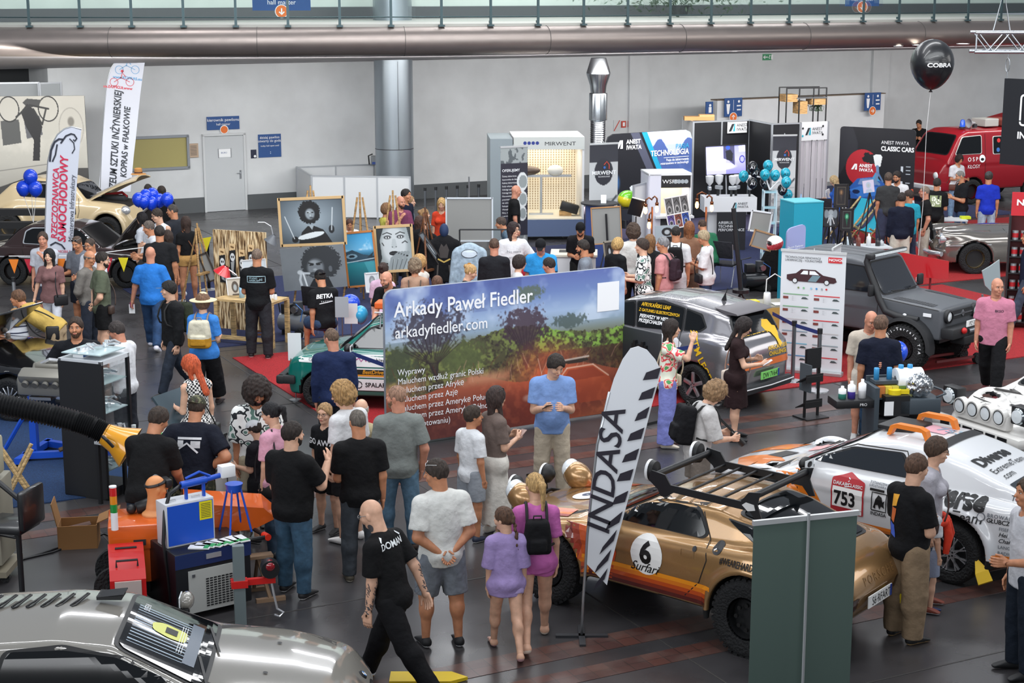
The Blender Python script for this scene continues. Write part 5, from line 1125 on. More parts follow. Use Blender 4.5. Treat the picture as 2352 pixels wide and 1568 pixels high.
# == printed and painted pictures
def hexf(c):
 c=c.lstrip('#');c=c if len(c)==6 else ''.join(k*2 for k in c);return np.array([int(c[i:i+2],16)/255 for i in(0,2,4)])
class Pic:
 def __init__(s,w,h,c='#ffffff'):
  s.w,s.h=w,h;s.a=np.ones((h,w,3))*hexf(c);s.X,s.Y=np.meshgrid((np.arange(w)+.5)/w,(np.arange(h)+.5)/h);s.asp=w/h
 def bn_(s,m,c,al=1.):m=np.clip(m,0,1)[...,None]*al;s.a=s.a*(1-m)+(hexf(c)if isinstance(c,str)else c)*m;return s
 def grad(s,stops,ax='y'):
  t=s.Y if ax=='y' else s.X;ps=[p for p,_ in stops];cs=np.array([hexf(c)for _,c in stops]);s.a=np.stack([np.interp(t,ps,cs[:,k])for k in Rg(3)],-1);return s
 def mask(s,po_,X=None,Y=None):
  X=s.X if X is None else X;Y=s.Y if Y is None else Y;m=np.zeros(X.shape,bool);n=len(po_)
  for i in Rg(n):
   x0,y0=po_[i];x1,y1=po_[(i+1)%n]
   if y0==y1:continue
   m^=((Y>min(y0,y1))&(Y<=max(y0,y1))&(X<x0+(Y-y0)*(x1-x0)/(y1-y0)))
  return m.astype(float)
 def po_(s,p,c,al=1):return s.bn_(s.mask(p),c,al)
 def ell(s,x,y,rx,ry,c,al=1,soft=0,rot=0):
  dx,dy=(s.X-x),(s.Y-y)
  if rot:dx,dy=dx*cos(rot)+dy*sin(rot)/s.asp,-dx*sin(rot)*s.asp+dy*cos(rot)
  d=np.sqrt((dx/rx)**2+(dy/ry)**2);return s.bn_((1-d)/max(soft,.03)+0 if soft else(d<1)*1.,c,al)
 def ln(s,pts,wd,c,al=1):
  for(x0,y0),(x1,y1)in zip(pts[:-1],pts[1:]):
   ax,ay=(x1-x0)*s.asp,y1-y0;L=ax*ax+ay*ay+1e-9;px,py=(s.X-x0)*s.asp,s.Y-y0;t=np.clip((px*ax+py*ay)/L,0,1);d=np.hypot(px-t*ax,py-t*ay);s.bn_((wd/2-d)*s.h+.5,c,al)
  return s
 def noise(s,sc,seed=0,oct=4):
  o=np.zeros((s.h,s.w));amp=1;tot=0;r=np.random.RandomState(seed)
  for k in Rg(oct):
   n=max(2,int(sc*2**k));g=r.rand(n+2,int(n*s.asp)+3);yy=s.Y*n;xx=s.X*n*s.asp;i,j=yy.astype(int),xx.astype(int);fy,fx=yy-i,xx-j;fy=fy*fy*(3-2*fy);fx=fx*fx*(3-2*fx)
   j=np.minimum(j,g.shape[1]-2);o+=amp*((g[i,j]*(1-fx)+g[i,j+1]*fx)*(1-fy)+(g[i+1,j]*(1-fx)+g[i+1,j+1]*fx)*fy);tot+=amp;amp*=.55
  return o/tot
 def mesh(s,name,w,h,parent=None,y=0,emit=0,pts=None,rough=.5,x0=0,z0=0):
  a=s.a;lin_=np.where(a<=.04045,a/12.92,((a+.055)/1.055)**2.4);nx,ny=s.w,s.h
  gx=np.linspace(0,w,nx)+x0;gz=np.linspace(h,0,ny)+z0;XX,ZZ=np.meshgrid(gx,gz);V=np.stack([XX,np.full(XX.shape,y),ZZ],-1).reshape(-1,3)
  i=np.arange(ny-1)[:,None]*nx+np.arange(nx-1)[None];F=np.stack([i,i+nx,i+nx+1,i+1],-1).reshape(-1,4)
  if pts is not None:c=V[F].mean(1);F=F[s.mask(pts,(c[:,0]-x0)/w,1-(c[:,2]-z0)/h)>.5]
  me=bpy.data.meshes.new(name);me.vertices.add(len(V));me.vertices.foreach_set('co',V.ravel());me.loops.add(len(F)*4);me.loops.foreach_set('vertex_index',F.ravel())
  me.polygons.add(len(F));me.polygons.foreach_set('loop_start',np.arange(len(F))*4);me.update();me.validate()
  at_=me.color_attributes.new('ink','FLOAT_COLOR','POINT');c4=np.ones((len(V),4),F32);c4[:,:3]=lin_.reshape(-1,3);at_.data.foreach_set('color',c4.ravel())
  me.materials.append(mat('#ffffff',rough,kj='paint',emit=emit));o=bpy.data.objects.new(name,me);COL.objects.link(o)
  if parent:o.parent=parent
  return o
def ft(mb,txt,x,z,size,m,y=-.006,rot=0,flip=0,**kw):
 V,F=text_mesh(txt,size,**kw);c,s=cos(rot),sin(rot);k=-1 if flip else 1
 return mb.add([(x+(a*k*c-b*s),y,z+(a*k*s+b*c))for a,b in V],F,m)
def fp(mb,po_,m,y=-.004):return mb.add([(x,y,z)for x,z in po_],[tuple(Rg(len(po_)))],m)
def fl_(mb,pts,w,m,y=-.005):V,F=strip(pts,w);return mb.add([(a,y,b)for a,b in V],F,m)
def plan(a,b):a,b=V3(a),V3(b);return atan2(b.y-a.y,b.x-a.x),hypot(b.x-a.x,b.y-a.y)
def Hh(px,py,P):return atY(px,py,P.y).z
# == the hall
GA=radians(27);GD=V3((cos(GA),sin(GA),0));GN=V3((-sin(GA),cos(GA),0))
def st(o):o['kind']='structure';return o
def slab(name,c,L,t,h,m,z0=0,ag=GA,**kw):
 return st(MB().bo((0,0,z0+h/2),(L,t,h),m).bd(name,None,None,loc=(c.x,c.y,0),rz=ag))
def wline(X):return V3((X,45.53+(X+8.45)*.5098,0))
plaster=mat('#d0d3d5',.7,kj='plaster');upw=mat('#c3cfc8',.6,kj='plaster');grb=mat('#53575a')
W0=at(150,497);W0=wline(-11.9);W1=wline(26)
st(MB().bo((4,30,-.05),(70,70,.1),mat('#555555',.3,kj='concrete',spec=.5)).bd('floor'))
def strip_floor(name,u0,u1,v,w,m,z=.004):
 c=GD*((u0+u1)/2)+GN*v;return st(MB().bo((0,0,z/2),(u1-u0,w,z),m).bd(name,None,None,loc=(c.x,c.y,0),rz=GA))
for k,(v,w)in En([(12.78,.34),(12.22,.28),(19.05,.3),(18.48,.26)]):strip_floor('trim_%d'%(k+1),-6,22,v,w,mat('#4c3330',.3,kj='brick'))
mb=MB();jm=mat('#3a3837',.6)
for v in Rg(6,46,4):c=GN*(v+.9);mb.T=Matrix.Translation((c.x,c.y,0))@Matrix.Rotation(GA,4,'Z');mb.bo((8,0,.0015),(60,.018,.003),jm)
for u in Rg(-16,30,4):c=GD*u;mb.T=Matrix.Translation((c.x,c.y,0))@Matrix.Rotation(GA,4,'Z');mb.bo((0,26,.0015),(.018,44,.003),jm)
st(mb.bd('trim_5'))
ag,L=plan(W0,W1);mid=(W0+W1)/2
slab('wall_back',mid+GN*.15,L,.3,4.1,plaster);slab('baseboard_back',mid-GN*.012,L,.02,.42,grb)
slab('wall_upper',mid+GN*.5,L+14,.3,5.5,upw,5.2);slab('baseboard_upper',mid+GN*.34,L+14,.03,.34,grb,5.2)
rc=W0-GD*3.2+GN*2.6
slab('wall_recess',rc,8,.2,4.2,mat('#26292c',.8));slab('wall_return',W0+GN*1.4-GD*.12,.24,2.8,4.15,plaster)
for(X,d)in((3.9,.1),(12.3,.12)):slab('trim_6',wline(X)-GN*d/2+GD*0,.7,d,4.08,plaster)
# recess panels
mb=MB();al=mat('#b8bcc0',.35,metal=.6);pw=mat('#a9aeb0')
p0=at(0,222,2.6)
# balcony edge: a rounded metal fascia bent in plan
TP=[(-20,39.6),(-13.1,38.2),(-7.3,37.9),(-.9,38.8),(3.6,40.7),(7.9,42.9),(14.6,46.3),(21,49.8)]
cx=curve([(p[0],p[1])for p in TP]);xs=np.linspace(-19,20,60);ysm=np.interp(xs,[p[0]for p in TP],[p[1]for p in TP]);kk=np.exp(-np.linspace(-2,2,15)**2);kk/=kk.sum();ysm=np.convolve(np.pad(ysm,7,'reflect',reflect_type='odd'),kk,'valid')
tub=[V3((x,y,0))for x,y in zip(xs,ysm)]
def tpt(i,dy,z):
 a,b=tub[max(i-1,0)],tub[min(i+1,len(tub)-1)];t=(b-a).normalized();n=V3((-t.y,t.x,0));return tub[i]+n*dy+V3((0,0,z))
def sweep(prof,m,name,smooth=1,rng=None):
 n=len(prof);idx=rng or Rg(len(tub));V=[tpt(i,a,b)for i in idx for a,b in prof];M=len(list(idx))
 F=[(i*n+j,(i+1)*n+j,(i+1)*n+j+1,i*n+j+1)for i in Rg(M-1)for j in Rg(n-1)];mb=MB().add(V,F,m);return st(mb.bd(name,None,None,smooth,ag=40))
silver=mat('#8f8580',.38,metal=.75,kj='brushed')
sweep([(.1-.34*sin(q),4.87+.33*cos(q))for q in[PI*t/14 for t in Rg(15)]],silver,'trim_7')
sweep([(.1,5.2),(.1,5.26),(.22,5.26),(.22,5.2),(14,5.2)],mat('#a9a8a2'),'floor_upper')
mb=MB()
for k in Rg(1,12):
 i=k*5;pr=[(.1-.346*sin(q),4.87+.336*cos(q))for q in[PI*t/14 for t in Rg(15)]];mb.tb([tpt(i,a,b)for a,b in pr],.006,mat('#4d4a49'),5)
st(mb.bd('trim_8'))
V=[];n=len(tub);sof=mat('#a5a1a3',.6)
for i in Rg(n):
 a=tpt(i,.1,4.54);w=wline(a.x-2.);V+=[a,V3((w.x,w.y-.02,4.02))]
st(MB().add(V,[(2*i,2*i+1,2*i+3,2*i+2)for i in Rg(n-1)],sof).bd('ceiling'))
def soffit_z(p):
 i=min(Rg(n),key=lambda i:abs(tub[i].x-p.x));return i
fx=None
for(x,y)in[(41,131),(135,132),(477,132),(637,131),(786,130),(860,129),(931,129),(1068,126),(1200,125),(1327,122),(1450,120),(1511,118),(1568,117),(1682,114),(1795,111),(1903,108),(2010,105),(2060,103),(2110,101),(2212,98)]:
 best=None
 for t in Rg(400,560,2):
  p=atY(x,y,t/10);i=soffit_z(p);a=tpt(i,.1,4.54);w=wline(a.x-2);f=(p-a).xy.length/((V3((w.x,w.y,0))-V3((a.x,a.y,0))).length);zz=4.54-.52*min(max(f,0),1)
  if p.z<=zz:best=p;break
 p=best or atY(x,y,44);o=empty('downlight',(p.x,p.y,p.z-.02),0,'small round downlight in the sloping soffit under the balcony','light','downlights under the balcony')
 if fx is None:
  fx=[MB().lt([(.13,0),(.16,-.02),(.17,0)],mat('#d5d5d5',.4),16,cq=0).b('rim',o),MB().lt([(0,0),(.12,0)],mat('#fff6e8',emit=5),16,cq=0).b('lamp',o)]
 else:
  for c in fx:c2=c.copy();COL.objects.link(c2);c2.parent=o
# glass railing
gl=mat('#a9c4bd',.05,kj='glass',a=.22);pm=mat('#45585c',.4,metal=.5)
s_=0;acc=0;prev=tpt(0,0,5.2);posts=[]
for i in Rg(1,n):
 cur=tpt(i,0,5.2);seglen=(cur-prev).length
 while acc+seglen>=1.17:
  f=(1.17-acc)/seglen;prev=prev.lerp(cur,f);seglen=(cur-prev).length;posts.append(prev.copy());acc=0
 acc+=seglen;prev=cur
rail=empty('balcony_railing',(0,0,0),0,'long glass railing with grey posts along the curved balcony edge','railing')
p1=None
for k,p in En(posts[:-1]):
 q=posts[k+1];a=atan2(q.y-p.y,q.x-p.x);d=(q-p).length
 if p1 is None:
  p1=MB().bo((0,0,.55),(.06,.03,1.1),pm).bo((0,.05,.1),(.03,.1,.06),pm).bo((0,0,.02),(.14,.1,.04),pm).b('post',rail);g1=MB().bo((.585,0,.6),(1.09,.014,.98),gl).b('glass_pane',rail);o1,o2=p1,g1
 else:o1,o2=p1.copy(),g1.copy();COL.objects.link(o1);COL.objects.link(o2);o1.parent=o2.parent=rail
 for o in(o1,o2):o.location=(p.x,p.y,5.2);o.rotation_euler=(0,0,a)
MB().tb([p+V3((0,.05,.22))for p in posts],.014,pm,6).b('lower_rail',rail,1);MB().tb([p+V3((0,.05,1.12))for p in posts],.025,pm,8).b('handrail',rail,1)
# upper floor details
blue=mat('#1d4a86');org=mat('#e0702a')
def sign(name,px,py,w,h,Y,lb,paint,cat='sign',rz=GA,back=1,m=None):
 p=atY(px,py,Y);rt=empty(name,p,rz,lb,cat);MB().bo((0,0,0),(w,.03,h),m or blue).b('board',rt);mb=MB();paint(mb,w,h);mb.b('marking',rt);return rt
def arrow(mb,x,z,r,rot,y=-.02):
 fp(mb,disc(x,z,r*1.12),WT,y);fp(mb,disc(x,z,r),org,y-.003);c,s=cos(rot),sin(rot);R=lambda a,b:(x+a*c-b*s,z+a*s+b*c)
 for L in([(-.5,0),(.5,0)],[(.05,.42),(.5,0),(.05,-.42)]):fl_(mb,[R(a*r,b*r)for a,b in L],r*.2,WT,y-.006)
def s1(mb,w,h):ft(mb,'hall master',0,-h/2+.14,.15,WT,-.02,align='CENTER');arrow(mb,0,-h/2-.02,.14,-PI/2)
sign('hanging_sign',646,-12,1.35,.72,39.5,'blue hanging sign with orange down arrow over the left of the balcony',s1,rz=.1)
sign('hanging_sign',1981,-10,1.,.55,45,'blue hanging sign with orange down arrow over the right of the balcony',s1,rz=.3)
def s2(mb,w,h):ft(mb,'kierownik pawilonu',0,.05,.115,WT,-.02,align='CENTER');ft(mb,'hall master',0,-.06,.09,WT,-.02,align='CENTER');fp(mb,disc(.02,-h/2,.12),WT,-.022);fp(mb,disc(.02,-h/2,.1),org,-.026)
pd=lambda px:wline((px-1176)/3800*(47+(px-475)*.0072))
def onwall(px,py,off=.03):
 for t in Rg(0,400):
  X=-14+t*.1;w=wline(X);q=atY(px,py,w.y)
  if q.x<=X:return V3((q.x,w.y-off,q.z))
def wsign(name,px,py,w,h,lb,fn,cat='sign',m=None,off=.05):
 p=onwall(px,py,off);rt=empty(name,p,GA,lb,cat);MB().bo((0,0,0),(w,.03,h),m or blue).b('board',rt);mb=MB();fn(mb,w,h);mb.b('marking',rt)if mb.v else None;return rt
wsign('wall_sign',513,282,.92,.36,'blue hall master sign with orange dot above the white door',s2)
def s3(mb,w,h):ft(mb,'dzisiaj pawilon\notwarty do godz.',0,.2,.1,WT,-.02,align='CENTER');ft(mb,'today hall open until',0,-.02,.065,WT,-.02,align='CENTER');ft(mb,':',0,-.22,.12,WT,-.02,bq=.03)
wsign('wall_sign',620,334,.66,.64,'square blue opening hours sign right of the white door',s3)
wsign('notice',445,345,.27,.38,'small framed brown notice left of the white door',lambda mb,w,h:[fl_(mb,[(-.09,.12-.04*k),(.09,.12-.04*k)],.012,DKG,-.02)for k in Rg(7)],'notice',mat('#b39c86',.6))
r=wsign('wall_box',583,353,.16,.24,'small dark blue box between the door and opening hours sign',lambda mb,w,h:fp(mb,disc(.02,-.06,.035),WT,-.06),'box',mat('#141c38'))
def s4(mb,w,h):fl_(mb,[(-.14,0),(.02,0)],.03,WT,-.02);fl_(mb,[(-.08,.05),(-.15,0),(-.08,-.05)],.025,WT,-.02);fp(mb,disc(.1,.05,.02),WT,-.02);fl_(mb,[(.1,.03),(.06,-.01),(.1,-.05)],.025,WT,-.02);fp(mb,rect(.15,-.07,.22,.07),WT,-.02)
wsign('exit_sign',1761,131,.34,.2,'green emergency exit sign high on the back wall',s4,m=mat('#1c8a55',.4))
wsign('fire_sign',1432,285,.16,.2,'left red fire equipment sign',lambda mb,w,h:fp(mb,rect(-.04,-.06,.04,.06),WT,-.02),m=mat('#c2402e'));wsign('fire_sign',1447,284,.16,.2,'right red fire hose sign',lambda mb,w,h:[fp(mb,disc(0,0,.06),WT,-.02),fp(mb,disc(0,0,.035),mat('#c2402e'),-.023)],m=mat('#c2402e'))
wsign('notice',1416,288,.22,.34,'white notice with red diagonal beside the fire signs',lambda mb,w,h:fl_(mb,[(-.1,-.16),(.1,.16)],.03,mat('#c2402e'),-.02),'notice',mat('#c9cbcc'))
# window and door in the back wall
p=onwall(362,351,.04);w_=empty('window_1',p,GA);w_['kind']='structure';mb=MB();fm=mat('#8b9096',.4,metal=.4)
for(a,b,c,d)in((0,.43,1.76,.07),(0,-.43,1.76,.07),(-.85,0,.07,.9),(.85,0,.07,.9)):mb.bo((a,0,b),(c,.08,d),fm)
mb.b('window_frame',w_);MB().bo((0,.02,0),(1.66,.02,.82),mat('#a39a62',.35)).b('window_pane',w_)
p=onwall(517,400,.04);d_=empty('door_1',(p.x,p.y,0),GA);d_['kind']='structure';mb=MB()
for(a,b,c,d)in((-.58,1.05,.06,2.16),(.58,1.05,.06,2.16),(0,2.12,1.22,.06)):mb.bo((a,0,b),(c,.1,d),mat('#c6c9cb'))
mb.b('door_frame',d_);MB().bo((0,0,1.04),(1.1,.05,2.06),mat('#bcc0c3')).b('door_leaf',d_)
mb=MB();mb.bo((.44,-.03,1.),(.05,.02,.24),SL);mb.cyl((.44,-.07,1.04),(.33,-.07,1.04),.012,SL);mb.cyl((.44,-.03,1.04),(.44,-.07,1.04),.012,SL);mb.b('door_handle',d_)
mb=MB();fp(mb,rect(-.16,1.5,.18,1.72),WT,-.03);fl_(mb,[(-.17,1.48),(-.17,1.74)],.02,SL,-.035);fl_(mb,[(.19,1.48),(.19,1.74)],.02,SL,-.035);ft(mb,'BIURO',-.1,1.6,.06,blue,-.034);mb.b('door_notice',d_)
# column and free-standing toilet wall
mb=MB();cm=mat('#9aa3aa',.32,metal=.7,kj='brushed');mb.lt([(.535,0),(.535,4.4)],cm,48,cq=0);mb.bo((.16,-.515,2.9),(.008,.012,2.4),DKG);mb.lt([(.538,1.68),(.538,1.7)],DKG,48,cq=0)
cp=atY(905,280,46.3);o=st(mb.b('wall_column',None,1,loc=(cp.x,cp.y,0),ag=40));MB
o=st(MB().lt([(.535,5.2),(.535,9)],cm,40,cq=0).b('wall_column_upper',None,1,loc=(cp.x,cp.y,0)))
a,b=atY(1648,222,50.6),atY(2033,205,53.9);ag,L=plan(a,b)
o=st(MB().bo((L/2,.15,1.36),(L,.3,2.72),mat('#dcdee0',.6,kj='plaster')).bo((L/2,.15,2.735),(L+.04,.34,.03),mat('#6e5e4e',.6)).b('wall_toilets',None,loc=(a.x,a.y,0),rz=ag));TW=(a,b,ag,L)
def s5(mb,w,h):
 for x,t in((-.2,0),(.2,1)):
  fp(mb,disc(x,.17,.04),WT,-.02);fp(mb,[(x-.07,.1),(x+.07,.1),(x+.05,-.08),(x+.03,-.2),(x-.03,-.2),(x-.05,-.08)]if not t else[(x-.08,.06),(x+.08,.06),(x+.08,.02),(x-.08,.02)],WT,-.02)
  if t:fl_(mb,[(x-.07,-.08),(x+.08,-.08)],.04,WT,-.02)
 fl_(mb,[(0,-.1),(0,.22)],.012,WT,-.02)
def s6(k):
 def f(mb,w,h):s5(mb,w,h);arrow(mb,0,-h/2-.02,.13,PI/2 if k==0 else 0)
 return f
for k,(px,py,Y,lb)in En([(1684,246,50.75,'blue toilets sign with orange up arrow on the white wall'),(2004,233,53.4,'blue accessible toilets sign with orange right arrow')]):sign('wall_sign',px,py,.66,.56,Y,lb,s6(k),rz=ag)
sign('wall_sign',1629,248,.26,.38,50.3,'narrow blue toilets sign at the left end of the white wall',lambda mb,w,h:[fp(mb,disc(.02,.08,.04),WT,-.02),fp(mb,rect(-.03,-.14,.07,.03),WT,-.02)])
st(MB().bo((0,-9,4.9),(60,21.6,.5),mat('#9a9c9c')).bd('floor_balcony'))
# == carpets
def carpet(pts,c,lb,cat='carpet',z=.012,name='carpet'):
 o=MB().prism([(p[0],p[1])for p in pts],z,mat(c,.95,kj='carpet'),axis='Z',off=z/2).bd(name);return tag(o,lb,cat)
def G(u,v):q=GD*u+GN*v;return(q.x,q.y)
def uv(x,y):p=at(x,y);return(p.dot(GD),p.dot(GN))
def crect(p0,p1,**kw):(u0,v0),(u1,v1)=uv(*p0),uv(*p1);return[G(u0,v0),G(u1,v0),G(u1,v1),G(u0,v1)]
# == carpets on the hall grid
carpet([G(8.13,20.25),G(23.5,20.35),G(23.5,26.3),G(8.13,26.3)],'#b01820','bright red carpet under the green, grey and off-road cars')
carpet([G(22.9,26.5),G(36,26.5),G(36,33.5),G(26.8,33.5),G(22.9,27.7)],'#b81f22','red carpet under the silver roadster')
carpet([G(8.1,27.2),G(17.5,27.2),G(17.5,33.6),G(8.1,33.6)],'#2b3560','dark blue carpet under the painters and their easels')
carpet([G(-6,19.6),G(5.,19.6),G(5.,24.3),G(-6,24.3)],'#173a66','blue carpet under the engine stand at the left edge')
carpet([G(20.25,34.8),G(26.5,34.8),G(26.5,40.6),G(20.25,40.6)],'#4b4666','greyish purple carpet in front of the white spray booth')
carpet([G(17.7,27.9),G(22.8,27.9),G(26.6,33.7),G(33,34),G(33,41.5),G(26.7,41.5),G(26.7,34.7),G(17.7,34.7)],'#2c3560','blue carpet of the airbrush stand around the white counters')
MBX=lambda:MB()
# == the wide landscape wall
P0_,P1_=at(889,1032),at(1431,948);ag,L=plan(P0_,P1_);Hw=Hh(880,668,P0_)
rt=empty('display_wall',P0_,ag,'wide display wall printed with African bush landscape and white lettering','display wall')
def landscape():
 p=Pic(430,230).grad([(0,'#5f6fae'),(.12,'#6f86bb'),(.25,'#9fb6d6'),(.33,'#8fa4b8'),(.45,'#6a6a48'),(.55,'#5b3d2c'),(.63,'#8a4a34'),(.7,'#a0523a'),(.8,'#7a3a2c'),(1,'#5c2c26')])
 n=p.noise(5,1);n2=p.noise(26,2,3);n3=p.noise(60,3,2);sky=(p.Y<.38)
 p.bn_(np.clip((n-.45)*4,0,1)*sky*(p.Y<.34),'#c7d6ea',.8);p.bn_(np.clip((.5-n)*4,0,1)*(p.Y<.2)*(p.X<.55),'#4a5690',.7)
 tl=.37+.05*np.sin(p.X*9)+.05*(n2-.5);bush=((p.Y>tl)&(p.Y<.66+.04*np.sin(p.X*14)))*1.
 p.bn_(bush,'#4b4a33',.9);p.bn_(bush*np.clip((n2-.42)*5,0,1),'#7d8a4a',.8);p.bn_(bush*(p.X>.62)*(p.Y<.53)*np.clip((n2-.35)*5,0,1),'#86b04a',.9);p.bn_(bush*np.clip((.5-n3)*5,0,1),'#2d2622',.75);p.bn_(bush*(p.X>.62)*(p.Y>.52),'#4a2c28',.6)
 for x,y,rx,ry,c in((.18,.27,.14,.16,'#3c3644'),(.56,.34,.1,.15,'#41303c'),(.58,.12,.07,.055,'#5d6a5a'),(.3,.5,.1,.13,'#56603a'),(.05,.5,.07,.16,'#46503a'),(.75,.33,.08,.05,'#4c5a58')):
  d=np.sqrt(((p.X-x)/rx)**2+((p.Y-y)/ry)**2)+(n3-.5)*1.+(n2-.5)*.8;p.bn_(np.clip((1-d)*3.5,0,1),c,.85)
 for q in Rg(16):a=-PI/2+(q-8)*.16;p.ln([(.2,.62),(.19+.02*cos(a),.5),(.19+.12*cos(a),.34+.13*sin(a)+.1)],.006,'#2a2024',.7)
 for q in Rg(12):a=(q-6)*.2;p.ln([(.57,.62),(.57+.04*sin(a),.45),(.57+.09*sin(a),.33)],.006,'#2d2028',.6)
 low=np.clip((p.Y-.6)*8,0,1);p.bn_(low*np.clip((n2-.5)*4,0,1),'#b5674a',.7);p.bn_(np.clip((p.Y-.58)*20,0,1)*np.clip((.7-p.Y)*20,0,1)*(p.X<.5)*np.clip((n-.35)*4,0,1),'#c98b6a',.8)
 d=np.hypot((p.X-.66)*1.9,(p.Y-.68)*1.5);p.bn_(np.clip(1-d/.42,0,1)*(.5+n2*.9),'#d9613a',.95);p.bn_(np.clip((p.Y-.86)*6,0,1)*np.clip((p.X-.55)*5,0,1),'#b8673c',.8);p.bn_(np.clip((p.Y-.75)*5,0,1)*np.clip((.55-p.X)*4,0,1),'#5a2a28',.8)
 for q in Rg(30):
  x=.05+.9*((q*37)%100)/100;y=.6+.08*((q*53)%10)/10;r=(q*29)%7-3;p.ln([(x,y),(x+r*.006,y-.06),(x+r*.012+.01,y-.1)],.004,'#d9a48c' if q%2 else '#6a3428',.6)
 p.ln([(.63,.8),(.635,.66),(.62,.56)],.006,'#e0b098',.7);p.ln([(.635,.66),(.66,.58)],.004,'#e0b098',.7)
 p.po_([(.57,.8),(.66,.755),(.71,.7),(.74,.645),(.86,.64),(.93,.73),(.95,.8),(.93,.9),(.6,.9)],'#b8502e',.7);p.po_([(.72,.74),(.755,.665),(.86,.66),(.915,.735)],'#8f3a26',.7);p.ln([(.71,.72),(.745,.65),(.86,.645),(.93,.735)],.01,'#e8c0a8',.8);p.po_([(.57,.8),(.66,.75),(.69,.74),(.62,.82)],'#e6cfc4',.8)
 p.ell(.78,.605,.06,.017,'#2c2622',.9);p.ln([(.72,.595),(.84,.585)],.012,'#d8c8bc',.8);p.ell(.575,.815,.025,.03,'#e8dcd4',.8,.6);p.bn_(np.clip(1-np.hypot((p.X-.62)*3,(p.Y-.92)*4),0,1),'#6a2418',.9)
 return p
out=rd_(rect(0,0,1,1),.001);rr=.035;pp=[(0,1),(0,rr*1.8)]+[(rr-rr*cos(q),rr*1.8-rr*1.8*sin(q))for q in[PI/2*k/6 for k in Rg(7)]]+[(1-rr+rr*sin(q),rr*1.8-rr*1.8*cos(q))for q in[PI/2*k/6 for k in Rg(7)]]+[(1,1)]
MB().prism([(x*L,.04+(1-y)*(Hw-.04))for x,y in pp],.06,mat('#8a8f98',.8),off=.035).b('frame',rt)
landscape().mesh('printed_cloth',L,Hw-.04,rt,y=.002,pts=pp,rough=.75,z0=.04)
mb=MB();s=L/3.8;w_=mat('#f2f3f6',.6)
ft(mb,'Arkady Paweł Fiedler',.13*s,Hw-.37,.285*s,w_,bq=.012,width=.87);ft(mb,'arkadyfiedler.com',.14*s,Hw-.66,.225*s,w_,bq=.006,width=.87)
for k,t in En(['Wyprawy','Maluchem wzdłuż granic Polski','Maluchem przez Afrykę','Maluchem przez Azję','Maluchem przez Amerykę Południową','Maluchem przez Amerykę Północną','(w przygotowaniu)']):ft(mb,t,.17*s,.9*s-k*.123*s+.09,.118*s,w_,width=.88)
fp(mb,rect(3.33*s,Hw-.62,3.7*s,Hw-.2),w_);mb.b('lettering',rt)
MB().bo((.1,.1,.01),(.06,.4,.02),DKG).bo((L-.1,.1,.01),(.06,.4,.02),DKG).b('feet',rt)
# == roll-up banners
def ru_(a,b,h,lb,pic=None,front=None,back='#cfd3d6',name='roll_up_banner',tx=None,pole=0,emit=0,flip=0):
 ag,L=plan(a,b);rt=empty(name,(a[0],a[1],0),ag,lb,'banner')
 MB().bo((L/2,0,.04),(L+.04,.16,.08),mat('#b5b8bb',.35,metal=.6),bev=.02).b('base_cassette',rt)
 MB().bo((L/2,0,h-.01),(L+.02,.03,.04),mat('#d5d7d8',.35,metal=.5)).b('top_rail',rt)
 MB().bo((L/2,.006,h/2+.03),(L,.004,h-.1),mat(back,.6)).b('banner_cloth',rt)
 MB().cyl((L/2,.04 if not pole else-.05,.05),(L/2,.03 if not pole else-.04,h+.04),.012,mat('#c5c8ca',.3,metal=.6)).b('support_pole',rt)
 if pic:pic.mesh('printed_face',L,h-.1,rt,y=.002,z0=.06,rough=.5)
 if tx:mb=MB();tx(mb,L,h);mb.b('lettering',rt)
 return rt
a,b=at(1732,1198,2.),at(1970,1174,2.)
ru_(a,b,2.,'grey-green back of a roll-up banner standing in front of the golden coupe',back='#51635c',pole=1)
a,b=at(1786,852),at(1932,866);hN=Hh(1801,572,a)
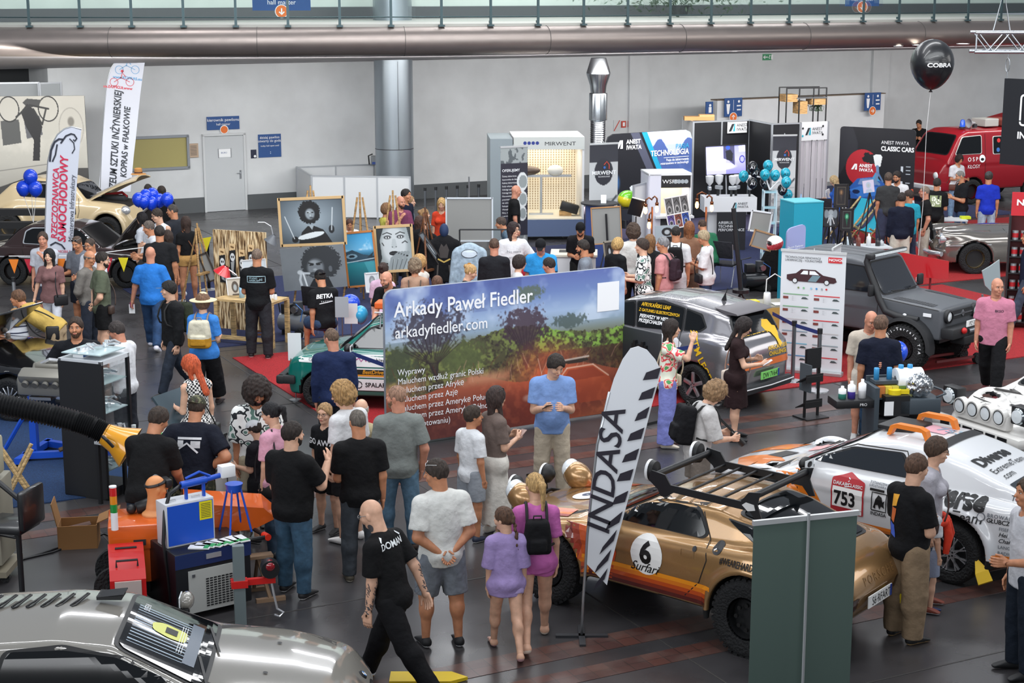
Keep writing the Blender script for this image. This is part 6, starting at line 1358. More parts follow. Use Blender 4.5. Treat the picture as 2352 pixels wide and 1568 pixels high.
def novol(mb,L,h):
 k=L/.85;R=mat('#cc2c34');T=mat('#33373c',.6)
 ft(mb,'TECHNOLOGIA RENOWACJI\nLAKIERNICZEJ - YOUNGTIMER',.05*k,h-.13,.041*k,T,width=.88);fp(mb,rect(.62*k,h-.17,.8*k,h-.08),R);ft(mb,'NOVOL',.63*k,h-.14,.045*k,WT,y=-.01,bq=.03,width=1.2)
 z=h-.47;c=mat('#3c1b22');fp(mb,[(.08*k,z),(.08*k,z+.07),(.2*k,z+.1),(.27*k,z+.17),(.46*k,z+.17),(.56*k,z+.09),(.72*k,z+.06),(.74*k,z),(.7*k,z-.03),(.12*k,z-.03)],c);fp(mb,[(.26*k,z+.09),(.3*k,z+.15),(.36*k,z+.15),(.36*k,z+.09)],WT,-.008);fp(mb,[(.38*k,z+.09),(.38*k,z+.15),(.45*k,z+.15),(.51*k,z+.09)],WT,-.008)
 fp(mb,[(.36*k,z-.02),(.42*k,z+.08),(.53*k,z+.08),(.47*k,z-.02)],mat('#6f8a94'),-.008)
 for x in(.19,.61):fp(mb,disc(x*k,z-.02,.045),BLK,-.009);fp(mb,disc(x*k,z-.02,.033),mat('#d5d8da'),-.011)
 for x,cc in((.24,'#7a8a5a'),(.31,'#7ab88a'),(.41,'#8ac0d8'),(.48,'#3a8ac8'),(.55,'#9aa0a4'),(.61,R)):fp(mb,disc(x*k,z-.13,.016),cc if not isinstance(cc,str)else mat(cc,.5),-.008)
 rs=np.random.RandomState(1)
 for col,x0 in((0,.04),(1,.45)):
  zz=h-.72
  for q,cc in En(['#7aa880','#7aa880','#c9c9c9','#8aa0b0','#6ab0c8','#4a90c0']if col==0 else['#cc3038','#8a9aa0','#cc3038','#c9c9c9','#8a9aa0','#cc3038']):
   fp(mb,rect(x0*k,zz,(x0+.34)*k,zz+.016),mat(cc,.5));fp(mb,rect(x0*k,zz-.07,(x0+.07)*k,zz-.03),mat('#7a3a34'))
   for r_ in Rg(3):ft(mb,'· – ○ ◦ – ··',(x0+.1)*k,zz-.045-.025*r_,.02,T)
   fp(mb,[((x0+.24)*k,zz-.06),((x0+.26)*k,zz-.03),((x0+.3)*k,zz-.03),((x0+.34)*k,zz-.06)],mat('#3a4648'));zz-=.2
ru_(a,b,hN,'tall white technical roll-up banner with dark red saloon drawing and red logo',back='#d5d8dc',tx=novol)
a2,b2=a+V3((.25,.3,0)),b+V3((.12,.3,0));ru_(b+V3((-.15,.35,0)),b+V3((.1,.9,0)),hN+.02,'white and red roll-up banner seen edge-on behind the technical banner',back='#d0d0d4')
a=V3((5.55,28.6,0));p=atY(1803,640,28.);c0=V3((p.x,28.,0))
r=empty('sign_board',c0,radians(20),'lilac sign board with rounded top behind the technical banner','sign');hb=Hh(1840,515,c0)
MB().prism(rd_([(0,0),(.36,0),(.36,hb),(0,hb-.08)],[0,0,.1,.1]),.04,mat('#8d93bd',.6)).b('board',r);mb=MB();ft(mb,'Electric Explorer\nAfrican Challenge',.02,hb-.42,.052,WT,y=-.025,rot=.1,width=.85);mb.b('lettering',r)
def mirwent_grey(L,h):
 p=Pic(60,130).grad([(0,'#2f3038'),(.17,'#34353d'),(.171,'#b8bbbd'),(.5,'#c8cacb'),(.75,'#b5b5b6'),(1,'#8e9092')]);p.ell(.5,.26,.32,.13,'#2f3038');n=p.noise(12,4,3);p.bn_((p.Y>.72)*np.clip((n-.5)*8,0,1),'#5a5a5c',.7)
 for k in Rg(5):p.ln([(.05,.55+k*.07),(.95,.52+k*.08)],.01,'#8e9294',.8)
 p.ln([(.95,.5),(.6,.62),(.85,.66)],.025,'#505458');return p
def mw_text(mb,L,h):ft(mb,'MIRWENT',L/2,h*.71,L*.17,WT,y=-.012,align='CENTER',bq=.02,width=1.1);ft(mb,'TECHNOLOGIE',L/2,h*.685,L*.06,WT,y=-.012,align='CENTER');fl_(mb,[(L*.5,h*.8),(L*.6,h*.83),(L*.68,h*.8),(L*.68,h*.76)],.02,mat('#c84a3a'),y=-.012);fp(mb,disc(L*.52,h*.775,.03),mat('#3a6ab8'),-.012)
A=at(1352,500);a=V3((at(1352,498).x,38.6,0));a.x=atY(1354,400,38.6).x;b=V3((atY(1419,400,38.9).x,38.9,0));ru_(a,b,Hh(1354,330,a),'grey roll-up banner with round dark logo left of the race car wall',mirwent_grey(1,2),tx=mw_text)
def oferuj():
 p=Pic(60,150,'#2b2a36');p.bn_((p.Y<.14)*1.,'#9aa0a0');n=p.noise(14,2,3);p.bn_((p.Y<.14)*(n>.5),'#4a5054',.8);p.bn_((p.Y>.8)*1.,'#a8aaa8');p.bn_((p.Y>.8)*(n>.52),'#6a6f70',.8)
 for y,r in((.31,.1),(.47,.09),(.6,.08)):p.ell(.8,y,r*2.,r*.85,'#d5d8d8');p.ell(.82,y,r*1.5,r*.6,'#8e9596')
 return p
def of_text(mb,L,h):
 ft(mb,'OFERUJEMY',.03,h*.78,.085,WT,y=-.012,bq=.01)
 for k,t in En(['Ściany lakiernicze,','Stanowiska do lakieru,','Kabiny lakiernicze,','Stoły odsysu,','Odciągi spalin,','Odciągi lakierownicze,','Filtrowentylacja','pneumatyczne','do odciągów','Rekuperacje powietrza,','Wentylacje powietrza,','filtry, węże','i serwis']):ft(mb,t,.03,h*.735-k*.075,.05,WT,y=-.012)
a=V3((atY(1150,400,37.2).x,37.2,0));b=V3((atY(1212,400,37.5).x,37.5,0));ru_(a,b,Hh(1148,337,a),'dark roll-up banner with offer list and round photos beside the spray booth',oferuj(),tx=of_text)
# == flags
def flag(name,lb,outline,Y,pole,m,paint,base=None,t=.012):
 pts=[atY(x,y,Y)for x,y in outline];X0=sum(p.x for p in pts)/len(pts);rt=empty(name,(X0,Y,0),0,lb,'flag')
 P=[(p.x-X0,p.z)for p in pts];MB().prism(P,t,m).b('flag_cloth',rt)
 mb=MB();paint(mb,lambda x,y:(atY(x,y,Y).x-X0,atY(x,y,Y).z));mb.b('flag_print',rt)
 pp=[V3((atY(x,y,Y).x-X0,0,max(atY(x,y,Y).z,0)))for x,y in pole];MB().tb(pp,.014,mat('#c0c4c8',.3,metal=.8),8).b('flag_pole',rt,1)
 q=pp[0];MB().bo((q.x,0,.012),(.5,.06,.024),DKG).bo((q.x,0,.012),(.06,.5,.024),DKG).b('cross_foot',rt);return rt
def ind(mb,q):
 D=mat('#26222e',.6);
 for(x0,y0,x1,y1)in[(1484,846,1518,860),(1474,892,1505,905),(1465,940,1492,950),(1448,986,1480,998),(1436,1035,1468,1046),(1424,1078,1455,1093),(1413,1132,1443,1143),(1398,1190,1430,1190),(1384,1246,1417,1232),(1372,1290,1404,1277),(1369,1330,1396,1320)][:]:
  h_=24;mb.add([(*[q(x,y)][0][:1],-.02,q(x,y)[1])for x,y in((x0,y0+h_/2-4),(x1,y1-h_/2-6),(x1-8,y1+h_/2-4),(x0-8,y0+h_/2+14))],[(0,1,2,3)],D)
 a=q(1402,1206);c=q(1440,925);rot=atan2(c[1]-a[1],c[0]-a[0]);ft(mb,'INDASA',a[0]-.02,a[1]-.1,.31,D,y=-.02,rot=rot,bq=.01,shear=.25,width=1.12)
bY=at(1337,1462).y
flag('feather_flag','white feather flag with black stripes and dark lettering on a steel pole',[(1347,1294),(1349,1240),(1357,1160),(1367,1070),(1378,1000),(1392,930),(1410,870),(1430,825),(1448,800),(1466,795),(1486,803),(1505,825),(1519,851),(1497,930),(1472,1030),(1447,1130),(1420,1230),(1405,1290),(1394,1343)],bY,[(1336,1462),(1340,1370),(1345,1300),(1349,1230),(1357,1150),(1372,1020),(1400,900)],mat('#dcdfe4',.7),ind)
def kop(mb,q):
 D=mat('#262a33',.6);a=q(268,447);c=q(281,225);rot=atan2(c[1]-a[1],c[0]-a[0]);ft(mb,'MUZEUM SZTUKI INŻYNIERSKIEJ',a[0]-.04,a[1]-.12,.25,D,y=-.02,rot=rot,bq=.022,shear=.15,width=.76)
 a=q(290,408);ft(mb,'KOPRAS w FIAŁKOWIE',a[0],a[1],.215,D,y=-.02,rot=rot,bq=.02,shear=.15,width=.82)
 for(x,y,col,fl)in((264,176,'#5b9ac8',0),(252,204,'#c83a4a',1)):
  m=mat(col,.6);p=q(x,y);ft(mb,'www.KOPRAS.eu',p[0]+(.62 if fl else 0)-.05,p[1]-.03,.1,m,y=-.02,flip=fl,bq=.02,rot=-.1)
  for dx in(.12,.52):fl_(mb,disc(p[0]+dx,p[1]+.17,.1,14)+[(p[0]+dx+.1,p[1]+.17)],.012,m,-.02)
  fl_(mb,[(p[0]+.12,p[1]+.17),(p[0]+.3,p[1]+.28),(p[0]+.52,p[1]+.17)],.014,m,-.02);fl_(mb,[(p[0]+.3,p[1]+.26),(p[0]+.34,p[1]+.4),(p[0]+.42,p[1]+.3)],.02,m,-.02);fp(mb,disc(p[0]+.34,p[1]+.44,.035),m,-.02)
flag('beach_flag','tall white flag with black museum lettering and motorcycle logos',[(226,440),(230,400),(235,320),(241,240),(246,190),(254,158),(268,136),(285,124),(305,118),(336,121),(330,160),(322,220),(314,300),(307,360),(300,440)],42,[(228,560),(230,440),(235,320),(241,240),(246,190),(254,158),(268,136),(285,124),(305,118),(336,121)],mat('#c3c7d2',.7),kop)
def rze(mb,q):
 R=mat('#c4224a',.6);K=mat('#262a38',.6);a=q(135,548);c=q(140,384);rot=atan2(c[1]-a[1],c[0]-a[0]);ft(mb,'RZECZOZNAWCA',a[0]-.03,a[1],.155,R,y=-.02,rot=rot,bq=.02,shear=.1,width=1.)
 a=q(152,556);ft(mb,'SAMOCHODOWY',a[0]-.01,a[1],.205,R,y=-.02,rot=rot,bq=.025,shear=.1,width=.94);a=q(168,556);ft(mb,'Ministerstwa Infrastruktury',a[0]-0,a[1],.125,K,y=-.02,rot=rot,shear=.1,width=.9)
 fl_(mb,[q(x,y)for x,y in((115,371),(118,345),(126,326),(136,319),(145,320))],.035,K,-.02);fl_(mb,[q(x,y)for x,y in((121,371),(128,355),(132,331))],.028,K,-.02);fl_(mb,[q(x,y)for x,y in((140,329),(152,312),(164,307),(171,309),(177,318),(172,324),(169,320))],.03,K,-.02);fl_(mb,[q(x,y)for x,y in((160,318),(170,328),(172,342),(166,352))],.02,K,-.02)
 fl_(mb,[q(x,y)for x,y in((116,563),(128,556),(142,562),(150,572))],.03,K,-.02);ft(mb,'MOBILE',*q(134,580),.07,R,y=-.02)
flag('beach_flag','shorter white flag with red expert lettering at the left',[(103,598),(104,520),(107,420),(110,370),(118,335),(132,309),(148,296),(165,291),(187,297),(182,350),(176,430),(170,520),(164,598)],30.2,[(104,700),(104,520),(107,420),(110,370),(118,335),(132,309),(148,296),(165,291),(187,297)],mat('#c6cad6',.7),rze)
# == large printed walls
def dwall(a,b,z0,z1,lb,pic,texts=None,name='display_wall',r=.1,slope=0,emit=0):
 ag,L=plan(a,b);rt=empty(name,(a[0],a[1],0),ag,lb,'display wall');h=z1-z0
 pr=[(0,1),(0,r),(r*h/L*.3,r*.3),(r*h/L,0),(1-r*h/L,0),(1-r*h/L*.3,r*.3),(1,r),(1,1)]
 MB().prism([(x*L,z0+(1-y)*h)for x,y in pr],.06,mat('#23262b',.8),off=.036).b('frame',rt);MB().bo((L*.2,.1,z0/2+.01),(.05,.4,z0+.02),DKG).bo((L*.8,.1,z0/2+.01),(.05,.4,z0+.02),DKG).b('feet',rt)
 pic.mesh('printed_cloth',L,h,rt,y=.003,z0=z0,pts=pr)
 if texts:mb=MB();texts(mb,L,z0,h);mb.b('lettering',rt)
 return rt
def race():
 p=Pic(230,190,'#14161d');n=p.noise(5,3);n2=p.noise(14,5)
 sky=[(.46,0),(1,0),(1,.62),(.72,.62)];p.po_(sky,'#aab4c8');m=p.mask(sky);p.bn_(m*(p.Y<.16)*np.clip((n-.4)*4,0,1),'#d9dde6',.8);p.bn_(m*(p.Y>.17+.1*np.sin(p.X*18)+.05*n2),'#3d5490',.95);p.bn_(m*(p.Y>.34)*np.clip((n2-.45)*4,0,1),'#5f7ab0',.6);p.bn_(m*(p.Y>.5),'#a8b6c4',.8);p.bn_(m*(p.Y>.56),'#3a4650')
 p.po_([(.27,0),(.37,0),(.62,.55),(.52,.55)],'#484b5c');p.po_([(.4,0),(.46,0),(.69,.55),(.63,.55)],'#1c93b8');p.po_([(.37,0),(.4,0),(.63,.55),(.6,.55)],'#14161d')
 p.po_([(.5,.98),(.49,.72),(.54,.62),(.62,.56),(.82,.55),(.88,.66),(.96,.7),(.98,.86),(.96,.99)],'#1d86ac');p.po_([(.6,.7),(.63,.6),(.82,.59),(.87,.68)],'#3a3f5a');p.po_([(.62,.59),(.82,.58),(.83,.605),(.62,.62)],'#d9e04a');p.po_([(.62,.78),(.72,.82),(.7,.86),(.6,.8)],'#d5dde2');p.po_([(.9,.72),(.97,.74),(.9,.84)],'#d5dde2');p.ell(.665,.9,.03,.02,'#d8c46a');p.ell(.92,.87,.025,.02,'#d8c46a');p.po_([(.52,.7),(.56,.63),(.6,.62),(.58,.72)],'#101218')
 p.ell(.1,.56,.07,.13,'#3a6aa0',.8,.4);p.ell(.08,.62,.04,.07,'#b08a80',.7,.4);p.ell(.16,.85,.17,.2,'#20242e');p.po_([(.27,.62),(.29,.6),(.34,.6),(.36,.62),(.34,.74),(.3,.74)],'#cfd6da');p.ln([(.31,.74),(.28,.8),(.22,.86)],.02,'#3a4a6a');p.ln([(.14,.72),(.1,.95)],.02,'#2c3448');return p
def race_t(mb,L,z0,h):
 def logo(x,z,s,c1=WT,c2=WT):fp(mb,[(x,z),(x+.12*s,z),(x+.3*s,z+.3*s),(x+.18*s,z+.3*s)],c1,-.01);fp(mb,[(x+.2*s,z),(x+.32*s,z),(x+.32*s,z+.3*s),(x+.28*s,z+.3*s)],c2,-.01)
 logo(.1*L,z0+h*.83,.6*L/2.4);ft(mb,'ANEST\nIWATA',.22*L,z0+h*.88,.13*L/2.4,WT,y=-.01,bq=.03)
 ft(mb,'PASJA',.96*L,z0+h*.79,.15*L/2.4,mat('#2a9ac0'),y=-.01,align='RIGHT');ft(mb,'TECHNOLOGIA',.96*L,z0+h*.72,.17*L/2.4,WT,y=-.01,align='RIGHT',bq=.02,width=.9);fl_(mb,[(.66*L,z0+h*.69),(.96*L,z0+h*.69)],.012,WT,-.01);ft(mb,'Pasja do lakierowania\nmistrzostwo w technologii',.96*L,z0+h*.65,.075*L/2.4,WT,y=-.01,align='RIGHT',bq=.01)
a=V3((atY(1393,400,42).x,42,0));b=V3((atY(1588,400,43.6).x,43.6,0));dwall(a,b,.2,Hh(1400,309,a),'dark display wall with blue race car and mountain sky',race(),race_t)
def classic():
 p=Pic(170,190,'#14151c');p.po_([(0,0),(.17,0),(.25,.22),(.25,.35),(.1,.5),(0,.7)],'#26272e');p.ell(.32,.55,.22,.25,'#a8202c');n=p.noise(18,3,3);p.bn_((np.hypot((p.X-.45)/.14,(p.Y-.42)/.1)+n<1.3)*1.,'#14151c')
 p.po_([(.18,.98),(.16,.82),(.26,.7),(.5,.66),(.62,.74),(.66,.86),(.62,.98)],'#2a5aa8');p.po_([(.27,.78),(.3,.7),(.48,.68),(.54,.77)],'#6d88b8');p.po_([(.16,.86),(.3,.8),(.55,.8),(.6,.9),(.3,.96)],'#3a78c8');p.ell(.25,.88,.05,.03,'#12204a');p.po_([(.45,.7),(.5,.6),(.56,.72)],'#4a9ac8')
 p.po_([(.46,.38),(.49,.36),(.56,.36),(.58,.39),(.56,.52),(.49,.52)],'#dfe3e4');p.ln([(.52,.52),(.53,.62),(.5,.72),(.55,.76)],.035,'#6a8ab0');p.ln([(.53,.6),(.6,.72)],.02,'#5a7aa8')
 for y in(.5,.7):p.po_([(.83,y),(.86,y),(.86,y+.08),(.83,y+.06)],'#c8d0d8')
 return p
def classic_t(mb,L,z0,h):
 k=L/2.4;ft(mb,'ANEST IWATA',.56*L,z0+h*.79,.15*k,WT,y=-.01,width=.9);ft(mb,'CLASSIC CARS',.56*L,z0+h*.7,.19*k,WT,y=-.01,bq=.035,width=.85);ft(mb,'ANEST\nIWATA',.28*L,z0+h*.46,.14*k,WT,y=-.01,bq=.03)
 x,z,s=.17*L,z0+h*.42,.6*k;fp(mb,[(x,z),(x+.12*s,z),(x+.3*s,z+.3*s),(x+.18*s,z+.3*s)],WT,-.01);fp(mb,[(x+.2*s,z),(x+.32*s,z),(x+.32*s,z+.3*s),(x+.28*s,z+.3*s)],WT,-.01)
 for q,zz in En((.5,.45,.4,.28)):fl_(mb,[(.9*L,z0+h*zz),(.96*L,z0+h*zz)],.03,mat('#9aa2aa'),-.01)
a=V3((atY(1925,420,46.5).x,46.5,0));b=V3((atY(2097,420,45.3).x,45.3,0));dwall(a,b,.25,Hh(1930,290,a),'dark display wall with red disc and blue rally car picture',classic(),classic_t,r=.04)
def oldphoto():
 p=Pic(260,310).grad([(0,'#b5b2a9'),(.5,'#a5a39b'),(.75,'#8c8a83'),(1,'#4a4845')]);n=p.noise(8,3,4);p.bn_(np.clip((n-.5)*3,0,1),'#cbc8be',.4)
 p.po_([(0,.12),(.2,.12),(.24,.2),(.24,.42),(0,.42)],'#6a6a66');p.po_([(.02,.15),(.1,.15),(.12,.36),(.04,.38)],'#c9c7be');p.po_([(.26,.19),(.42,.18),(.43,.36),(.27,.38)],'#4a4b4a');p.po_([(.46,.16),(.6,.15),(.62,.3),(.48,.33)],'#55565a')
 p.ln([(0,.6),(.9,.5)],.006,'#6b6a66');p.po_([(.15,.72),(.7,.56),(1,.56),(1,.75),(.2,.85)],'#3c3b3a');p.ell(.12,.74,.1,.11,'#2a2a2a');p.ell(.14,.75,.07,.09,'#b8b6ae');p.ell(.14,.75,.03,.035,'#55554f')
 for x in(.34,.68):p.ell(x,.1,.09,.1,'#1e1e1e');p.ell(x,.1,.08,.09,'#b2afa6')
 p.po_([(.46,.05),(.5,.02),(.62,.03),(.6,.08),(.5,.09)],'#3a3a3a');p.po_([(.44,.12),(.5,.06),(.57,.12),(.62,.24),(.6,.3),(.58,.5),(.52,.5),(.54,.34),(.48,.24)],'#1a1a1c');p.ln([(.4,.16),(.52,.07),(.68,.1)],.014,'#222222');p.ln([(.55,.1),(.62,.22),(.66,.1)],.012,'#222222')
 p.ell(.87,.25,.11,.16,'#8e8b84',.7);p.ell(.87,.25,.1,.15,'#b0ada4');p.ell(.87,.2,.035,.045,'#6a6760',.9,.4);p.ell(.87,.33,.06,.07,'#5a5854',.9,.3);p.bn_(np.clip(1-np.hypot((p.X-.93)/.14,(p.Y-.88)/.18)+(n-.5),0,1)*2,'#151515');return p
a=V3((atY(-60,400,41.5).x,41.5,0));b=V3((atY(203,400,41.9).x,41.9,0));r=dwall(a,b,.2,Hh(150,222,a),'large black and white photo wall of an old van and cyclist',oldphoto(),r=.005)
# hanging screen, truss and balloon
p=atY(2307,180,30);x1=atY(2440,180,29.2);ag,L=plan((p.x,p.y),(x1.x,x1.y));r=empty('hanging_screen',(p.x,p.y,0),ag,'black hanging screen with white logo at the right edge','screen');zt=p.z;zb_=atY(2290,376,30).z
MB().bo((L/2,.05,(zt+zb_)/2),(L,.08,zt-zb_),mat('#14171d')).b('screen_panel',r);mb=MB();ft(mb,'INDASA',.32,zb_+.48,.17,WT,bq=.03);fl_(mb,rd_(rect(.36,zb_+.72,.85,zb_+1.25),.06)+[(.36,zb_+.8)],.035,WT);fp(mb,[(.45,zb_+.78),(.5,zb_+.95),(.7,zb_+1.1),(.7,zb_+.8)],WT);mb.b('screen_logo',r)
MB().cyl((.02,.05,zt),(.02,.05,zt+.12),.008,SL).tb([(.02+.04*sin(q),.05,zt+.24+.12*-cos(q))for q in[k*PI/6 for k in Rg(13)]],.008,SL).cyl((.02,.05,zt+.36),(.02,.05,zt+.5),.008,SL).b('suspension_cable',r)
tr_=atY(2240,96,30.);r=empty('lighting_truss',(tr_.x,30.,tr_.z),-.05,'silver triangular lighting truss hanging at the top right','truss');mb=MB();tm_=mat('#b4b8bd',.25,metal=.9);hh=.36
cc=[(0,0,-hh/2),(0,0,hh/2-.02),(0,.45,0+hh/2-.02),(0,.45,-hh/2)]
for c in cc:mb.cyl((c[0],c[1],c[2]),(4,c[1],c[2]),.03,tm_,12)
mb.b('chord_tubes',r,1,ag=40);mb=MB()
for k in Rg(14):
 x=.05+k*.28;z0,z1=(-hh/2,hh/2-.02)if k%2 else(hh/2-.02,-hh/2)
 for y in(0,.45):mb.cyl((x,y,z0),(x+.28,y,z1),.013,tm_,8)
 mb.cyl((x,0,z0),(x+.28,.45,z0),.013,tm_,8)
mb.cyl((.02,0,-hh/2),(.02,0,hh/2),.016,tm_,8);mb.b('lacing_tubes',r,1,ag=40);MB().tb([(.35,.2,hh/2),(.5,.2,.9),(.65,.2,hh/2)],.014,SL).cyl((.5,.2,.9),(.5,.2,5),.01,SL).b('hanger',r)
def bln(name,p,R,c,lb,group=None,string=None,txt=None,asp=1.15,tcol='#e8eaec',rough=.22):
 rt=empty(name,p,0,lb,'balloon',group);m=mat(c,rough,ct=.4)
 pr=[]
 for k in Rg(17):
  q=PI*k/16;rr_=sin(q);z=-cos(q);pr.append((R*rr_*(1-.16*max(-z,0)**1.5),R*asp*z*(1.06 if z<0 else .98)))
 body=MB().lt(pr,m,28,cq=0).b('skin',rt,1);MB().lt([(0,-R*asp*1.04),(R*.1,-R*asp*1.14),(R*.03,-R*asp*1.05)],m,10).b('knot',rt,1)
 if string:MB().tb([(0,0,-R*asp*1.1)]+[tuple(V3(s)-V3(p))for s in string],.006,mat('#c9c9c9',.6),5).b('string',rt)
 if txt:D=Dec(body,rt).frame((0,0,0),(1,0,0),(0,0,1));[D.tx(t[0],t[1]*R,t[2]*R,t[3]*R,mat(tcol,.5),.006,g=.05,align='CENTER',bq=.03,width=1.3)for t in txt];D.bd('balloon_print')
 return rt
p=atY(2141,146,31);r=bln('balloon',p,48/3800*31.5,'#121317','large black balloon with white lettering on a long string',string=[atY(2128,300,31),atY(2120,470,31.2),(atY(2113,470,31.2).x,31.2,.6)],txt=[('COBRA',.12,-.12,.26)],rough=.35)
# == cars in place
for f,x,y,hd,sc in((gold_coupe,1.78,15.78,142,(.91,.91,1)),(rally753,4.25,17.75,138.5,(.965,.965,.98)),(rally_lamps,7.8,21.6,208,(.94,.94,.95)),(leaf,2.35,25.25,137,(.89,.89,.99)),(jeep,6.13,27.4,-44,(.89,.89,.88)),(small_green,-1.8,24.22,172,(.97,.97,1)),(white_coupe,-3.13,12.36,4,(1,1,1)),(silver_roadster,11.3,36.2,180,(1,1,1)),(red_van,13.7,48.4,206,(1,1,1))):
 r=f();place_car(r,(x,y),hd);r.scale=sc
for f,px,py,lx,ly,hd in((black_roadster,25,968,1.3,-.85,-20),(maroon_sedan,290,662,1.24,-.77,-8),(beige_classic,248,562,1.3,-.72,-12)):
 r=f();p=at(px,py);a=radians(hd);place_car(r,(p.x-(lx*cos(a)-ly*sin(a)),p.y-(lx*sin(a)+ly*cos(a))),hd);r.scale=(.9,)*3 if f is maroon_sedan else(1,1,1)
# == visitors
TAN='#c98a66';PL='#e0b094';RED='#cf8f74';DK='#a9714f'
def dn(c='#2f4560'):return('jeans',c)
BK='#17181b'
# nearest rows
K=pn(997,1057,1.8,-22,'big man in plain white tee and grey denim shorts, hands clasped behind',TAN,('short','#3b3029'),('tee','#dfe0dc'),('jshorts','#7b828c'),('#17181b','#e8e8ea'),'back','back',hq=(-58,8),w=1.16,gq=('up','#ddd'),legs='relax')
K=pn(1155,1168,1.42,-8,'girl with long braid in lilac tee and shorts',PL,('braid','#5a3f2e'),('loose','#a793c8'),('mini','#b7a5d6'),('sandal','#b58a8c','#9a7f86'),hq=(-50,5),fem=1,ch=1,legs='walk',hat=None)
K=pn(1228,1088,1.68,-4,'blonde ponytail woman in pink shorts set carrying a black backpack',PL,('pony','#caa46c'),('tee','#c76bb0'),('mini','#cf72b8'),('sandal','#e8d8c8','#b9856c'),fem=1,legs='walk2',gq=('up','#222'),hq=(-25,0))
bpk(K,'small black backpack with white logo on the pink woman','#131316',size=(.27,.34,.13));
K=pn(842,1150,1.8,-62,'bald tattooed man in black tee and trousers walking left',PL,('bald','#8a6a55'),('tee','#121214'),('chino','#131316'),('#d8dade','#e8b030'),((.1,.2,-1),(.12,.3,-1)),'swingb',legs='stride2',lean=12,hq=(-5,25),gq=('clear','#999'),print_=('back',[('DOMAN',-.02,.1,.085,'#e8ecee',dict(bq=.02,align='CENTER')),('line',[(-.16,.17),(-.08,.25),(.05,.25),(.14,.17)],.016,'#e8ecee')]))
tt=Dec(K['body'],K['root'])
for s in(-1,1):
 a,b=K['EL'][s],K['WR'][s];d=(b-a).normalized()
 for N in(K['x']*s,-K['f'],K['f']):
  U=d;V=N.cross(d).normalized();tt.frame(a,U,V,N);r_=np.random.RandomState(4)
  for q in Rg(9):u0,v0=r_.uniform(-.02,.2),r_.uniform(-.025,.025);tt.ln([(u0,v0),(u0+.03,v0+.015),(u0+.05,v0-.015),(u0+.07,v0+.01)],.009,mat('#4d4a4c',.6),.0035)
n_=K['Hc'];tt.frame(tuple(n_),(0,1,0),(0,0,1),(-1,0,0));tt.po_(disc(-.03,-.11,.035),mat('#4a4648',.6),.003,.01);tt.bd('tattoos')
K=pn(2110,1045,1.8,62,'man with folded arms in black printed tee and khaki trousers at right',PL,('short','#5a4030'),('tee','#111114'),('baggy','#8d7860'),('#17181b','#a98a60'),'cross','cross',w=1.12,belly=.6,hq=(10,5),print_=('back',[('poly',[(-.12,.14),(-.02,.16),(-.03,.05),(-.12,.02)],'#e0a030'),('poly',[(-.11,.02),(-.03,.02),(-.05,-.12),(-.1,-.1)],'#c0602a'),('poly',[(-.12,-.12),(-.04,-.14),(-.02,-.26),(-.1,-.24)],'#3a5ac0')]))
K=pn(2157,1008,1.74,112,'woman with short hair and glasses, light tee, red jacket round her waist',PL,('thick','#4a3628'),('tee','#b3b1ba'),dn('#34506e'),('#7a3a2c','#ddd'),fem=1,hq=(-12,5),gq=('clear','#111'))
mb=MB();S_=K['S'];rm_=mat('#d8402a',.8,kj='cloth');mb.tb([S_(.02,.1*cos(q)-0,.115*sin(q))for q in[k*PI/8 for k in Rg(17)]],.04,rm_,10);mb.tb([S_(.02,.1,.02),S_(-.06,.12,.04),S_(-.16,.11,.05)],[.04,.045,.03],rm_,10);mb.tb([S_(.02,.1,-.02),S_(-.06,.12,-.03),S_(-.13,.11,-.05)],[.04,.045,.03],rm_,10);carry(K,'jacket',mb,'red-orange jacket knotted round the waist of the woman in glasses','jacket')
bag(K,'thin dark crossbody bag of the woman with glasses','#3a2420',1,0,(.16,.12,.04))
pn(2141,1128,1.22,60,'child in white top and blue shoes hidden between two adults',PL,('short','#6a4a34'),('tee','#d5d8de'),('shorts','#8a92a8'),('#1c2a5a','#2a4a8a'),ch=1)
K=pn(2362,1100,1.82,-100,'man in white polo with orange patch cut off by the right edge',TAN,('short','#4a3a2c'),('polo','#c9cad0'),('chino','#1c2430'),(BK,BK),'bent','down')
K=pn(1282,822,1.8,178,'man in light blue shirt and beige trousers reading his phone',PL,('thick','#2b211b'),('polo','#7f9fd6','cloth'),('chino','#c5b8a4'),('#8a7a6a','#ddd'),'phone','phone',hq=(-25,28),w=1.1,belly=.8)
phone(K,1,'dark phone held by the man in the light blue shirt')
K=pn(1140,890,1.7,62,'woman in taupe tee and white midi skirt with phone',PL,('long','#3a2a26'),('tee','#70625c'),('midi','#dcd8d0'),('#ddd8cf','#eee'),'phone','phone',fem=1,hq=(-8,-2),gq=('up','#222'),print_=('chest',[('line',[(0,.08),(-.02,0),(0,-.06),(.02,0),(0,.08)],.02,'#c9b48c'),('line',[(0,-.06),(0,-.12)],.015,'#c9b48c')]))
phone(K,1,'phone held by the woman in the white skirt','#8a6a60')
K=pn(1087,935,1.52,48,'boy in white tee and grey shorts holding a phone at his side',TAN,('short','#3a2c22'),('tee','#e3e6ea'),('shorts','#9aa0a8'),('#262c40','#ddd'),ch=1,hq=(25,0))
K=pn(910,887,1.82,-8,'bald man in grey marl tee and light jeans by the landscape wall',RED,('buzz','#a5806a'),('tee','#7f8582'),dn('#5b7c94'),('#4a3a34','#222'),'bent','pocket',hq=(-62,0),legs='relax',beard='#8a6a50',w=1.08)
K=pn(820,942,1.8,-14,'grey-haired man in black tee and charcoal jeans seen from behind',TAN,('buzz','#6a625a'),('tee','#131315'),dn('#3b4148'),('#4a4438','#d8d2c0'),'bent','down',hq=(-10,5),w=1.1)
